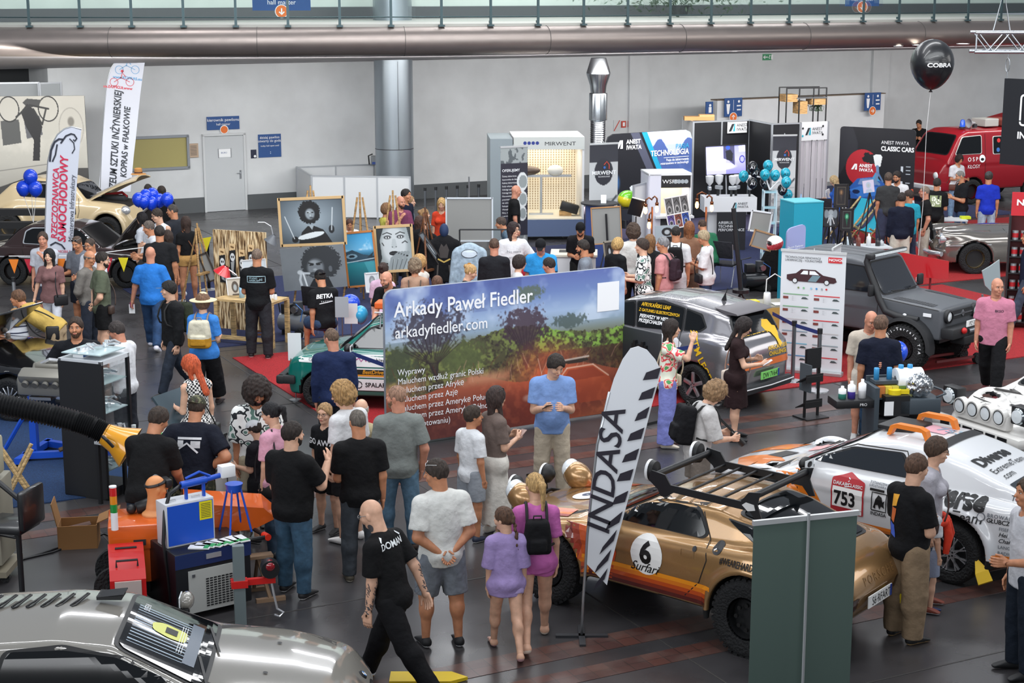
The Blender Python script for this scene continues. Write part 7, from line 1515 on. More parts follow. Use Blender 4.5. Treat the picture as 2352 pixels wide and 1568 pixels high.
K=pn(781,882,1.8,-52,'young man with curly blond hair in white tee and black shorts',PL,('curly','#b08a58'),('tee','#dfe0e2'),('shorts','#161618'),('#eceae8','#eee'),hq=(-45,10),gq=('clear','#444'))
K=pn(745,930,1.48,210,'boy with glasses in black lettered tee and black shorts',PL,('short','#b08c60'),('tee','#15161a'),('shorts','#18181b'),('#1a1a1c','#ccc'),ch=1,gq=('clear','#222'),hq=(-10,0),print_=('chest',[('GO AWAY',0,-.02,.09,'#d8dade',dict(bq=.03,align='CENTER'))]))
K=pn(672,970,1.8,28,'stocky bearded man in black tee and jeans raising his hand',PL,('short','#2a201b'),('tee','#121214'),dn('#35566f'),('#1a1a1c','#e8e8e8'),'phone',((.2,.5,-.8),(-.15,.75,.9)),hq=(28,0),w=1.22,belly=.7,beard='#2a201b',legs='relax')
K=pn(617,925,1.7,-55,'woman in pink tee and jeans with long black ponytail',PL,('pony','#141217'),('tee','#dba3b8'),('slim','#2c4258','denim'),(BK,BK),fem=1,hq=(-20,10),gq=('clear','#555'),w=1.1)
bag(K,'black crossbody bag of the woman in the pink tee','#17171a',-1,-.06,(.22,.16,.06),fo=-.02)
K=pn(592,880,1.82,172,'man with big curly brown hair in green and white patterned shirt',TAN,('afro','#2b1d18'),('loose','#4a5a44','leafy'),('shorts','#c2b9a0'),('#3a3a38','#222'),'bent','down',gq=('up','#c8a040'),hq=(-15,20),beard='#2b1d18',print_=None)
K=pn(578,966,1.38,-62,'child in black football shirt with white-fronted cap',PL,('short','#2a1f1a'),('tee','#1b1a20'),('shorts','#1a1a1e'),(BK,'#eee'),'bent','bent',ch=1,hat=('cap','#d5d8dc'),hq=(-10,15),print_=('back',[('5',-.04,-.04,.16,'#d8d8dc',dict(bq=.02))]))
K=pn(573,948,1.34,175,'dark-haired child half hidden behind the capped child',PL,('short','#241a18'),('tee','#2a3a34'),('shorts','#222'),ch=1)
K=pn(456,912,1.78,6,'heavy man in navy tee with camouflage cap and camouflage shorts',TAN,('short','#3a2c22'),('tee','#171b28'),('longshorts','#3a3f2e','camo'),(BK,BK),'hip','hip',w=1.36,belly=.6,lean=14,hq=(10,28),hat=('camo','#4a4a3a'),print_=('back',[('poly',rect(-.13,.06,.13,.085),'#d5d8dc'),('poly',rect(-.13,-.02,-.06,.05),'#d5d8dc'),('poly',rect(.02,-.03,.12,.045),'#c5c8cc'),('line',[(-.14,-.06),(-.02,.02),(.1,-.08)],.02,'#d5d8dc')]))
K=pn(372,937,1.84,14,'man in black tee leaning over the parts table',TAN,('short','#3c2f26'),('tee','#141416'),dn('#243a52'),(BK,BK),'table','table',lean=20,hq=(25,30),w=1.15)
K=pn(430,818,1.72,-42,'woman with long orange hair in black and white checkered dress',PL,('long','#d0592f'),('sleeveless','#e5e3e0','check'),('dress','#e5e3e0','check'),('#8a8a8a','#ddd'),'bent','down',fem=1,hq=(-30,18))
bag(K,'black bag with lime edge beside the orange-haired woman','#1a1c1a',1,-.1,(.24,.3,.08),fo=-.05)
K=pn(173,730,1.86,176,'bearded man in black polo with hand on hip behind the engine',TAN,('short','#3a2a20'),('polo','#14161c'),('chino','#121216'),(BK,BK),'down','hip',w=1.3,belly=.5,beard='#5a3f2c',print_=('chest',[('line',disc(.1,.06,.035,12),.01,'#d8d8dc')]))
K=pn(262,740,1.76,-78,'man in white shirt and glasses behind the glass cabinet',RED,('short','#3a3230'),('long','#d9dade'),('chino','#2a2c34'),(BK,BK),'bent','bent',gq=('clear','#222'),w=1.15,hq=(0,15))
K=pn(466,675,1.72,6,'woman in straw hat, bright blue tee and black cropped trousers',PL,('bob','#7a5a44'),('tee','#3f86d8'),('crop','#141417'),('#3a3030','#777'),'bent','bent',fem=1,hat=('straw','#cdbf9e','#1a1a1c'),legs='walk2',w=1.1)
bpk(K,'beige and mustard backpack of the woman in the straw hat','#d3cdb8','#c48f2c',(.34,.42,.16),strap='#8a776c')
K=pn(386,648,1.76,-125,'young man in blue cap and black jacket with green backpack',PL,('thick','#15110f'),('jacket','#17181a'),dn('#1f2a3a'),('#3a3632','#888'),hat=('cap','#3f618c'),hq=(15,0),legs='walk')
bpk(K,'dark green backpack worn by the young man in the blue cap','#2e3426',size=(.28,.46,.16))
K=pn(40,667,1.8,-88,'man in mustard tee and beige shorts bending over the left car',TAN,('short','#6a4a34'),('tee','#c4a558'),('shorts','#b09a7c'),('#555','#ddd'),'reach','reach',lean=58,hq=(0,20),w=1.12)
bag(K,'small black crossbody bag of the bending man in mustard','#17171a',-1,-.02,(.2,.22,.07),fo=.02)
K=pn(34,712,1.22,165,'small blond boy in striped tee and navy shorts holding a toy',PL,('thick','#b48c5c'),('tee','#dfe2ea','stripe'),('shorts','#1c2640'),('#777','#ddd'),'down','bent',ch=1)
mb=MB();w_=K['WR'][1]+K['FD'][1]*.05;mb.ball(w_+V3((0,.03,.05)),(.055,.05,.06),mat('#d8cbb8',.9));mb.ball(w_+V3((0,.05,.13)),.04,mat('#8a8078',.9));mb.ball(w_+V3((-.05,.05,-.02)),(.02,.02,.05),BLK);carry(K,'plush_toy',mb,'small plush toy in the arms of the blond boy','toy')
K=pn(97,534,1.78,190,'man in white polo raising his hand to his mouth',RED,('short','#4a3a30'),('polo','#c9cbd4'),('shorts','#3a3c48'),(BK,'#ddd'),'chin','down',hq=(-15,5))
K=pn(112,573,1.68,182,'woman with long black hair in dusty rose tee and white trousers',PL,('long','#120f12'),('tee','#7e5c5c'),('slim','#d5d7e0'),('#e8e8e8','#eee'),'down','wide',fem=1,legs='walk')
bag(K,'black crossbody bag of the woman in the dusty rose tee','#17171b',-1,-.03,(.24,.19,.07),fo=.05)
K=pn(173,545,1.76,196,'man in grey tee with sunglasses on his head by the brown sedan',TAN,('buzz','#5a463a'),('tee','#6d727c'),('shorts','#222630'),(BK,'#ddd'),'bent','bent',hq=(0,22),gq=('up','#999'))
K=pn(204,548,1.78,205,'balding man in white tee and glasses by the brown sedan',TAN,('buzz','#4a3c34'),('tee','#d8dbe4'),('shorts','#3a3a44'),(BK,'#ddd'),'bent','bent',hq=(0,10),gq=('clear','#555'))
K=pn(208,577,1.74,105,'grey-haired man in checked grey shirt with hands behind his back',TAN,('fringe','#77706a'),('long','#77736e'),dn('#222a3a'),('#2a2a2a','#222'),'back','back',hq=(5,10),gq=('clear','#333'))
K=pn(237,580,1.82,66,'bearded man in olive tee and black shorts with crossed hands',PL,('short','#2b221d'),('tee','#5a6150'),('shorts','#141416'),('#3a3a3a','#ddd'),'back','back',hq=(20,5),beard='#2b221d',gq=('clear','#888'),w=1.06)
bag(K,'thin brown camera strap bag of the man in olive','#3a2a22',1,-.02,(.14,.14,.08),fo=.06)
K=pn(345,567,1.78,0,'bald man in bright blue tee and jeans walking away',RED,('bald','#a88'),('tee','#2d7ad0'),dn('#24456e'),('#dde','#eee'),'wide','wide',legs='walk',w=1.1)
mb=MB();q=K['WR'][-1]+K['FD'][-1]*.1;mb.bo(q+V3((0,.02,-.06)),(.1,.004,.16),WT);mb.bo(q+V3((0,0,.01)),(.05,.03,.09),mat('#8a2a5a'));carry(K,'leaflet',mb,'white leaflet in the hand of the man in bright blue','leaflet')
K=pn(366,519,1.82,-6,'broad man in black tee standing behind the bald man in blue',TAN,('short','#2f2722'),('tee','#1b1c1f'),dn('#252c3a'),('#eee','#eee'),w=1.2)
K=pn(384,530,1.66,30,'woman with dark hair in black tee and grey shorts',TAN,('long','#3a2a22'),('tee','#202024'),('mini','#5a5a60'),('#c8c8c8','#ddd'),fem=1,hq=(-70,0))
K=pn(356,481,1.82,215,'man with glasses in white sleeveless top',PL,('short','#3a2e26'),('tank','#dde0e6'),('shorts','#2a2c34'),(BK,'#ddd'),'bent','bent',hq=(20,15),gq=('clear','#222'))
K=pn(338,509,1.74,-110,'man in white tee with dark braces beside the raised bonnet',TAN,('short','#6a5f58'),('tee','#cfd2d8'),('chino','#20222a'),(BK,'#ddd'),'bent','bent',hq=(-5,10))
K=pn(394,470,1.84,-55,'man with short grey hair in charcoal tee looking left',TAN,('buzz','#4c4642'),('tee','#2a2d34'),('shorts','#8a93a8'),('#ddd','#eee'),'down','bent',hq=(-40,5),w=1.1)
K=pn(426,498,1.68,-30,'slim woman in black crop top and sand mini shorts',TAN,('long','#3b2820'),('crop','#161618'),('mini','#c4985c'),('#e8e4e4','#eee'),fem=1)
bag(K,'small brown bag on the thin strap of the woman in sand shorts','#7a4a30',1,-.05,(.16,.16,.05),fo=.02)
K=pn(325,489,1.66,-70,'woman with black hair and sunglasses in white top near the bonnet',PL,('long','#1a1418'),('tee','#d8dce4'),('shorts','#444'),fem=1,gq=('up','#222'))
K=pn(370,428,1.78,-10,'man in black jacket behind the cluster of blue balloons',TAN,('short','#33281f'),('jacket','#121214'),('chino','#18181c'),hq=(-30,0))
K=pn(340,424,1.7,-40,'person in black bending behind the beige bonnet',TAN,('short','#221c18'),('jacket','#111114'),('chino','#18181c'),lean=40)
# painters and their public
K=pn(590,572,1.82,2,'painter with shaved head in black tee working at the slab board',TAN,('buzz','#7d6a5c'),('tee','#131417'),('chino','#2c2d32'),('#1a1a1c','#eee'),'bent','bent',legs='relax',w=1.08,print_=('back',[('line',[(-.15,.1),(.15,.1),(.15,0),(-.15,0),(-.15,.1)],.01,'#a9c6d0'),('STUDIO\nAIRBRUSH',-.12,.055,.04,'#a9c6d0'),('AS',.05,.03,.05,'#a9c6d0')]))
K=pn(733,622,1.78,-28,'painter in black cap and black lettered tee seated at an easel',TAN,('short','#2a2420'),('tee','#141518'),('jshorts','#2c4668'),('#1a1a1c','#ddd'),'down','knees',legs='sit',lean=10,hat=('capback','#1b1b20'),hq=(0,25),print_=('back',[('BETKA',-.02,.05,.1,'#eceef0',dict(bq=.03,align='CENTER',shear=.2)),('TATTOO',0,-.02,.035,'#eceef0',dict(align='CENTER',spacing=1.5)),('line',[(-.12,-.04),(.12,-.01)],.012,'#eceef0')]))
K=pn(758,755,1.8,-6,'man in navy long-sleeved jumper looking at the green car',RED,('buzz','#6a5444'),('long','#1d2a4e'),('chino','#25272e'),(BK,BK),hq=(-40,10),gq=('clear','#444'),w=1.1)
K=pn(885,625,1.8,200,'bald bearded man in black tee leaning over the green car',RED,('bald','#a77'),('tee','#131315'),('chino','#222'),(BK,BK),'table','table',lean=30,hq=(15,20),beard='#6a5a50',w=1.1)
K=pn(881,604,1.66,20,'woman with dark tied hair in pale pink top',PL,('bun','#3a2620'),('tee','#d9b5cc'),('slim','#334'),fem=1,gq=('up','#222'))
K=pn(953,596,1.68,0,'woman with short grey-blonde hair in sand blouse with black straps',TAN,('messy','#8a7660'),('tee','#b08e78'),('shorts','#444'),fem=1,w=1.1)
mb=MB();S_=K['S']
for s in(-1,1):mb.tb([S_(.3,-.06,s*.06),S_(.24,-.1,s*.055),S_(.12,-.095,s*.02)],.01,mat('#4a4038',.7),6)
carry(K,'bag_straps',mb,'dark crossed bag straps on the back of the sand blouse','strap')
K=pn(962,586,1.66,-60,'blonde woman with bare shoulders behind the sand blouse',TAN,('bob','#c69a62'),('tank','#d9d4cc'),('shorts','#555'),fem=1,gq=('up','#5a3a2a'))
K=pn(1004,637,1.4,0,'boy with brown hair just visible above the landscape wall',PL,('thick','#6a4a38'),('tee','#4a5a7a'),('shorts','#333'),ch=1)
K=pn(1087,610,1.66,95,'blonde woman in black top reading a white sheet',PL,('bun','#c9a06a'),('tee','#1c1c20'),('slim','#222'),(BK,BK),'phone','phone',fem=1,hq=(0,20))
K=pn(1135,548,1.82,-3,'man in black long-sleeved shirt seen from behind at the art stand',RED,('buzz','#5a4234'),('long','#1e1f24'),dn('#3a4c66'),(BK,BK),'bent','bent')
K=pn(1180,512,1.84,168,'tall person with very long dark hair in white printed tee',PL,('long','#2c1c1c'),('loose','#dfe1e4'),dn('#5a7a98'),(BK,'#ddd'),'hip','down',gq=('clear','#444'),hq=(-35,0),print_=('chest',[('No more',-0,0,.07,'#8a8a90',dict(align='CENTER')),('ordinary',0,-.1,.06,'#8a8a90',dict(align='CENTER'))]))
K=pn(1241,553,1.78,186,'man in black cap and bright blue polo looking down',RED,('short','#333'),('polo','#2f93d6'),('chino','#334'),(BK,BK),'table','down',hat=('cap','#15161a'),hq=(0,28),w=1.15,belly=.5)
K=pn(1258,593,1.72,-70,'man with short dark hair in purple-navy tee',RED,('short','#2a211d'),('tee','#2d2a5c'),('chino','#333'),hq=(0,10),w=1.1)
K=pn(1213,587,1.36,170,'boy in red tee beside the woman in glasses',PL,('short','#7a5a40'),('tee','#b02a38'),('shorts','#333'),ch=1,hq=(-20,0))
K=pn(1194,588,1.66,80,'woman with dark bob, glasses and white top',PL,('bob','#2c211f'),('tee','#dfe0e2'),('slim','#333'),fem=1,gq=('clear','#222'))
K=pn(1337,552,1.8,-82,'bearded man in heather grey tee with sunglasses on his head',TAN,('short','#2c231e'),('tee','#7b828c'),('chino','#333'),beard='#2c231e',hq=(0,5),gq=('up','#222'))
K=pn(1333,515,1.76,184,'artist in black cap and black tee bent over the long counter',TAN,('short','#201a18'),('tee','#141418'),('chino','#222'),(BK,BK),'phone','phone',hat=('cap','#121214'),hq=(0,35),lean=18,beard='#201a18')
K=pn(1148,500,1.7,-90,'person in teal-grey shirt behind the blank grey canvas',TAN,('short','#4a3c34'),('tee','#5a6f80'),('chino','#333'),lean=30,hq=(0,20))
K=pn(1187,426,1.8,82,'bald man in black tee and grey shorts by the spray booth',RED,('bald','#a77'),('tee','#151618'),('shorts','#8d8688'),('#ddd','#eee'),hq=(0,5))
K=pn(1014,457,1.7,195,'blonde woman in orange blouse looking down',PL,('long','#cfa76c'),('tee','#d9482c'),('slim','#222'),fem=1,hq=(-10,15))
K=pn(975,480,1.7,70,'woman with fair hair in a bun and black top',PL,('bun','#a07a50'),('tank','#16161a'),('slim','#222'),(BK,BK),'bent','bent',fem=1)
K=pn(963,497,1.64,10,'woman with long chestnut hair in black',PL,('long','#4a2f26'),('tee','#141416'),('slim','#222'),fem=1)
K=pn(921,451,1.82,150,'bald bearded man in plum polo with hand on his chin',RED,('bald','#a77'),('polo','#7a3e5c'),('chino','#333'),(BK,BK),'cross','chin',hq=(-15,5),beard='#4a3228',w=1.1)
K=pn(933,435,1.84,120,'dark-haired man in navy behind the man in the plum polo',TAN,('short','#251d1a'),('long','#1a2034'),('chino','#222'))
K=pn(942,452,1.62,100,'fair-haired child carried beside the man in navy',PL,('short','#b08a60'),('tee','#7a8a9a'),('shorts','#444'),ch=1)
K=pn(888,468,1.66,62,'woman with light brown bob in yellow strappy top',TAN,('bob','#8a6444'),('tank','#d8cf60'),('slim','#334'),fem=1)
K=pn(803,505,1.45,170,'person with brown hair behind the paintings',TAN,('short','#5a3a2c'),('tee','#e0e0e0'),('chino','#333'),hq=(0,25))
# around the white counter and airbrush stand
K=pn(1421,548,1.66,40,'person with straight blond bob in black tee',PL,('bob','#c9a468'),('tee','#17181c'),('slim','#222'),fem=1,hq=(0,10))
K=pn(1455,517,1.8,4,'man with tousled brown hair in white tee with crossbody strap',PL,('curly','#4a382c'),('tee','#dddcd8'),('chino','#1b1b1e'))
K=pn(1474,550,1.78,-78,'young man in black and white leaf-print shirt',PL,('thick','#3b2c24'),('loose','#f2f3f0','leafy'),('chino','#26272c'),(BK,BK),'bent','bent',hq=(-10,0))
K=pn(1493,540,1.7,0,'woman with long light brown hair in black tee',PL,('long','#8a6440'),('tee','#17181c'),('slim','#2a1f24'),fem=1)
K=pn(1522,545,1.76,-60,'grey-haired man in salmon tee with a backpack strap',TAN,('short','#8d8d90'),('tee','#cf8f90'),dn('#2a3448'),hq=(-25,0),w=1.08)
bpk(K,'patterned dark backpack of the man in salmon','#33232c',size=(.26,.4,.13))
K=pn(1553,520,1.82,8,'man with cropped dark hair in white tee carrying a large black backpack',TAN,('buzz','#26201d'),('tee','#dddfe2'),('chino','#c8c8ca'))
bpk(K,'large black backpack on the man with cropped dark hair','#131316',size=(.32,.48,.18))
K=pn(1583,510,1.74,0,'woman with auburn shoulder-length hair in brown shirt and trousers',PL,('long','#8a5632'),('tee','#86634e'),('wide','#5f4a3c'),('#555','#444'),fem=1,w=1.05)
K=pn(1612,532,1.7,-72,'woman with short blonde-grey hair in white tee and black waist bag',TAN,('thick','#b3a080'),('loose','#e4e4e6'),dn('#223a5c'),('#444','#ddd'),'phone','phone',fem=1,w=1.1,hq=(-10,15))
bag(K,'black waist bag on the woman in the white tee','#1c1a1e',-1,-.01,(.26,.17,.08),fo=.06)
K=pn(1611,505,1.76,-25,'seated man in green tee bent over the work table',TAN,('buzz','#4c382c'),('tee','#2a6a4c'),('chino','#2a2c34'),(BK,BK),'bent','bent',legs='sit',lean=25,hq=(0,25),w=1.1)
K=pn(1912,405,1.68,-70,'blonde woman in blue and white dress seated at the round table',PL,('long','#cdb083'),('long','#3566c0'),('slim','#cfc0a4'),(BK,BK),'bent','bent',fem=1,legs='sit',hq=(0,20))
K=pn(2041,397,1.82,4,'man in dark olive tee and slate trousers seen from behind',TAN,('short','#5a4a40'),('tee','#3a3b3c'),('baggy','#3a3f54'),('#4a3c34','#333'))
K=pn(2059,395,1.82,205,'bearded man in white tee facing the man in dark olive',TAN,('short','#2a201c'),('tee','#e2e3e6'),('chino','#333'),beard='#2a201c',hq=(10,15))
K=pn(2087,437,1.76,-20,'man in turquoise polo in front of the round display',TAN,('short','#3a2c26'),('polo','#2ba0b8'),dn('#26324c'),hq=(-60,0))
K=pn(2072,443,1.78,2,'man in navy long-sleeved shirt and off-white trousers',TAN,('short','#2f2622'),('long','#171c2e'),('chino','#cfc8ba'),(BK,BK),hq=(20,0),w=1.1)
K=pn(2124,428,1.8,-82,'grey-haired man with glasses in black polo and stone trousers',RED,('buzz','#8a7a6c'),('polo','#141416'),('chino','#bdb4a6'),(BK,BK),'pocket','bent',gq=('clear','#a33'),w=1.1,belly=.7)
K=pn(2153,410,1.76,20,'man in black tee with white flower print on the back',TAN,('short','#2a211d'),('tee','#131316'),('chino','#2a2622'),(BK,BK),'bent','bent',print_=('back',[('poly',rect(-.13,-.12,.13,.14),'#8f9a70'),('poly',disc(-.04,.06,.06,9),'#eef0e2'),('poly',disc(.06,0,.06,9),'#eef0e2'),('poly',disc(-.05,-.06,.05,9),'#e4e8d4'),('poly',disc(.07,.1,.04,9),'#1a1c18')]))
K=pn(2203,393,1.8,-95,'grey bearded man in black polo with blue lanyard',TAN,('buzz','#8a8580'),('polo','#17181c'),dn('#2f4c74'),(BK,BK),'phone','phone',beard='#a8a29a',hq=(0,12),w=1.1)
K=pn(2206,357,1.7,160,'woman with dark hair in white tee beside the red van',TAN,('bob','#2c201e'),('tee','#dfe0e4'),dn('#7a98b8'),('#ddd','#eee'),'bent','bent',fem=1,hq=(0,20))
bag(K,'brown crossbody bag of the woman by the red van','#5a3024',1,-.02,(.2,.16,.06))
K=pn(2272,395,1.8,2,'man in royal blue tee and grey cap near the van',TAN,('short','#3a3028'),('tee','#1f36b8'),dn('#a9b8c8'),(BK,'#ddd'),hat=('cap','#4a4a4c'),hq=(20,0))
K=pn(2110,277,1.8,200,'man in black tee, burgundy shorts and yellow socks by the wall',TAN,('short','#2c231e'),('tee','#151618'),('shorts','#5c2a34'),('#2a2a2a','#d8c030'),'phone','phone',hq=(10,25))
# right middle
K=pn(1543,735,1.72,98,'woman in floral blouse and lavender wide trousers shading her face',PL,('long','#2a1e1a'),('tee','#e9ead8','floral'),('wide','#8288cc'),('#cfc4b4','#ddd'),'down','up',fem=1)
mb=MB();q=K['WR'][-1]+K['FD'][-1]*.13;mb.lt([(0,-.22),(.033,-.21),(.033,-.06),(.012,-.01),(.012,.02),(0,.02)],mat('#cfe0e0',.1,spec=.8),14,c=q);mb.lt([(.034,-.13),(.034,-.08)],mat('#2a8a4a'),14,c=q,cq=0);carry(K,'water_bottle',mb,'clear water bottle with green label in the hand of the floral woman','bottle')
bag(K,'cream shoulder bag of the woman in the floral blouse','#c9bda4',-1,0,(.26,.16,.07),fo=.05)
K=pn(1717,732,1.7,98,'woman in dark brown dress and tan tights holding up her phone',PL,('long','#241a19'),('dressT','#2a1a1c'),('dress','#2a1a1c'),('#17171a','#222'),'phone','cam',fem=1,hq=(0,22))
K['body'].data.materials[0]=K['body'].data.materials[0];bag(K,'white and tan shoulder bag behind the woman in the brown dress','#d5c6b8',-1,-.02,(.28,.2,.1),fo=-.06,strap='#b89484');phone(K,1,'phone raised by the woman in the brown dress','#c8ccd8')
K=pn(1655,882,1.68,76,'young person in tan cap and white tee taking photographs',PL,('curly','#9a7a58'),('loose','#c9c7c6'),('shorts','#7d746c'),(BK,'#ddd'),'cam','cam',hat=('cap','#8c7460'),hq=(0,35),lean=10)
bpk(K,'black backpack of the young photographer in the tan cap','#141418',size=(.32,.46,.18))
mb=MB();q=(K['WR'][1]+K['WR'][-1])/2+V3((0,.1,-.02));mb.bo(q,(.14,.08,.1),BLK,bev=.015);mb.cyl(q,q+V3((0,.1,-.1)),.04,BLK,16);mb.tb([q+V3((-.07,0,.03)),K['S'](.25,.1,-.06),K['S'](.32,-.02,-.05),K['S'](.32,-.02,.05),K['S'](.25,.1,.06),q+V3((.07,0,.03))],.01,mat('#2a2a2c',.7),6);carry(K,'camera',mb,'black camera with neck strap held by the young photographer','camera')
K=pn(2025,725,1.84,6,'man in navy tee and jeans walking past the tool trolley',TAN,('short','#6a5040'),('tee','#151a2c'),dn('#274868'),('#5a4a40','#ccc'),hq=(25,0),legs='stride',w=1.06)
K=pn(2005,718,1.8,190,'bald older man in beige shirt facing the man in navy',RED,('bald','#b88'),('tee','#c3b8aa'),('shorts','#d0c8bc'),('#aaa','#ddd'),'bent','down',hq=(-20,20))
K=pn(2293,640,1.84,205,'bald man in pink tee and black trousers walking at right',RED,('bald','#b88'),('tee','#c98098'),('chino','#151518'),('#5a1a20','#222'),hq=(-35,5),legs='walk',w=1.1,print_=('chest',[('BKSO',.02,.04,.05,'#3a2a3a',dict(bq=.02))]))
K=pn(2362,530,1.82,-80,'person in navy top and slate jeans cut by the right edge',TAN,('short','#333'),('long','#1a2238'),dn('#3a4658'),('#4a3430','#222'),legs='walk')
# wheelchair user
K=pn(830,917,1.72,0,'elderly white-haired man in beige vest seated in a wheelchair',PL,('fringe','#c8c2bc'),('tee','#b8aa88'),('chino','#444a58'),(BK,BK),'bent','bent',legs='sit');WC=K
# == small builders for the stands
def T(lb,cat,loc=(0,0,0),rz=0,name=None,group=None):return empty(name or cat.replace(' ','_').replace('-','_'),loc,rz,lb,cat,group)
def B(rt,nm,c,d,m,**kw):return MB().bo(c,d,m,**kw).bd(nm,None,rt,bool(kw.get('bev')),ag=40)
def legs4(rt,w,d,h,m,r=.02,nm='leg',inset=.03):
 for x in(-w/2+inset,w/2-inset):
  for y in(-d/2+inset,d/2-inset):MB().bo((x,y,h/2),(r*2,r*2,h),m).bd(nm,None,rt)
def table(lb,loc,rz,w,d,h,top,leg,t=.03,cat='table',r=.02):rt=T(lb,cat,loc,rz);B(rt,'table_top',(0,0,h-t/2),(w,d,t),top);legs4(rt,w,d,h-t,leg,r);return rt
WOOD=mat('#c49a62',.55,kj='wood');PINE=mat('#d3b27c',.6,kj='wood');DWOOD=mat('#7a4a2a',kj='wood');BM=mat('#18191c',.45);WH=mat('#d9dadc');ALU=mat('#b9bdc2',.35,metal=.6)
def easel(loc,h,lb,rz=0,m=WOOD,ledge=.7,tilt=.22):
 rt=T(lb,'easel',loc,rz)
 for s in(-1,1):MB().tb([(s*.36,-.14,0),(s*.05,.12,h)],.02,m,6).b('leg',rt)
 MB().tb([(0,.55,0),(0,.12,h)],.018,m,6).b('leg',rt);MB().bo((0,-.07,ledge),(.7,.07,.04),m).b('ledge',rt);MB().tb([(0,-.05,.25),(0,.12,h+.1)],.018,m,6).b('mast',rt);return rt
def qp(lb,corners,Y,pic,frame='#c9a878',fw=.05,cat='painting',name='painting',lean=0,emit=0):
 P=[atY(x,y,Y)for x,y in corners];c=sum(P,V3())/4;w=((P[1]-P[0]).length+(P[2]-P[3]).length)/2;h=((P[3]-P[0]).length+(P[2]-P[1]).length)/2;ro=-atan2((P[1]-P[0]).z,(P[1]-P[0]).x)
 rt=T(lb,cat,c,0,name);rt.rotation_euler=(-lean,ro,0)
 if fw:mb=MB();fm=mat(frame,.5);[mb.bo(q,d,fm)for q,d in(((0,0,h/2),(w,.04,fw)),((0,0,-h/2),(w,.04,fw)),((-w/2,0,0),(fw,.04,h+fw)),((w/2,0,0),(fw,.04,h+fw)))];mb.b('frame',rt)
 B(rt,'canvas',(0,.012,0),(w,.02,h),mat('#8b8b88',.8))
 if pic:pic.mesh('painted_face',w,h,rt,y=-.004,x0=-w/2,z0=-h/2,emit=emit)
 return rt
# --- paintings
def drummer():
 p=Pic(150,112,'#8d9ba4');p.bn_(np.clip(np.hypot(p.X-.5,p.Y-.45)*1.6-.2,0,1),'#3c464e');n=p.noise(40,2,2)
 p.bn_((np.hypot((p.X-.46)/.17,(p.Y-.3)/.25)+.22*(n-.5)<1)*1.,'#15171a');p.ell(.47,.34,.085,.14,'#8a949a',1,.3);p.ell(.45,.3,.04,.03,'#c3cbce',.8,.6);p.ell(.44,.31,.02,.012,'#15171a');p.ell(.51,.31,.02,.012,'#15171a');p.ell(.49,.42,.03,.018,'#4a5056');p.ell(.475,.37,.016,.03,'#b5bec2',.8,.5)
 p.po_([(.27,.98),(.33,.72),(.42,.6),(.53,.6),(.66,.68),(.72,.8),(.8,.98)],'#17191c');p.po_([(.44,.58),(.52,.58),(.49,.68)],'#9aa4aa');p.ell(.47,.81,.22,.075,'#20262a',1,0,-.2);p.ell(.47,.8,.21,.06,'#d5dde0',1,0,-.2);p.ell(.22,.88,.05,.07,'#15181b');p.ell(.79,.68,.045,.09,'#1c2024');p.ln([(.08,.38),(.21,.86)],.018,'#c8d0d4');p.ln([(.79,.7),(.82,.22)],.02,'#c8d0d4');return p
def saxkid():
 p=Pic(150,110,'#6d7378');n=p.noise(3,2);p.bn_(n,'#888f94',.5);n=p.noise(40,6,2);p.bn_((np.hypot((p.X-.62)/.31,(p.Y-.38)/.4)+.3*(n-.5)<1)*1.,'#2c3034',.95)
 p.ell(.53,.5,.15,.24,'#737a80',1,.3);p.ell(.5,.38,.09,.08,'#9aa2a8',.7,.6);p.ell(.47,.43,.035,.02,'#1c1f22');p.ell(.58,.43,.035,.02,'#1c1f22');p.ln([(.43,.38),(.5,.41)],.03,'#202326');p.ln([(.55,.41),(.63,.39)],.03,'#202326');p.ell(.52,.54,.04,.035,'#a9b1b6',.8,.5);p.ell(.48,.63,.05,.035,'#3c4146');p.ell(.76,.55,.03,.07,'#5a6066')
 p.po_([(.38,.98),(.48,.76),(.6,.7),(.72,.75),(.78,.98)],'#1d2023');p.ln([(.42,.62),(.3,.6),(.27,.75),(.3,.98)],.05,'#b9c1c6');p.ln([(.33,.62),(.38,.98)],.035,'#d3dadd');p.ell(.28,.58,.05,.06,'#c3cbd0',.9,.3);return p
def wave():
 p=Pic(80,130).grad([(0,'#3a9ad0'),(.32,'#6ab4dc'),(.42,'#2a6a88'),(.6,'#1f7f88'),(1,'#0f4a58')]);n=p.noise(6,3);p.bn_((p.Y<.34)*np.clip((n-.5)*5,0,1),'#d3e6f2',.7)
 p.po_([(0,.36),(.25,.32),(.6,.42),(1,.46),(1,.56),(.4,.55),(0,.52)],'#2a4656');p.ell(.22,.44,.18,.045,'#8fb4c6',.8);p.ell(.22,.44,.1,.025,'#12222c');p.po_([(.72,.48),(.95,.38),(.9,.46),(1,.5)],'#1a2a34');p.ln([(0,.55),(.4,.53),(1,.5)],.012,'#d5e6ec');p.po_([(.6,.56),(1,.54),(1,.8),(.75,.8)],'#4fa0ac',.6);return p
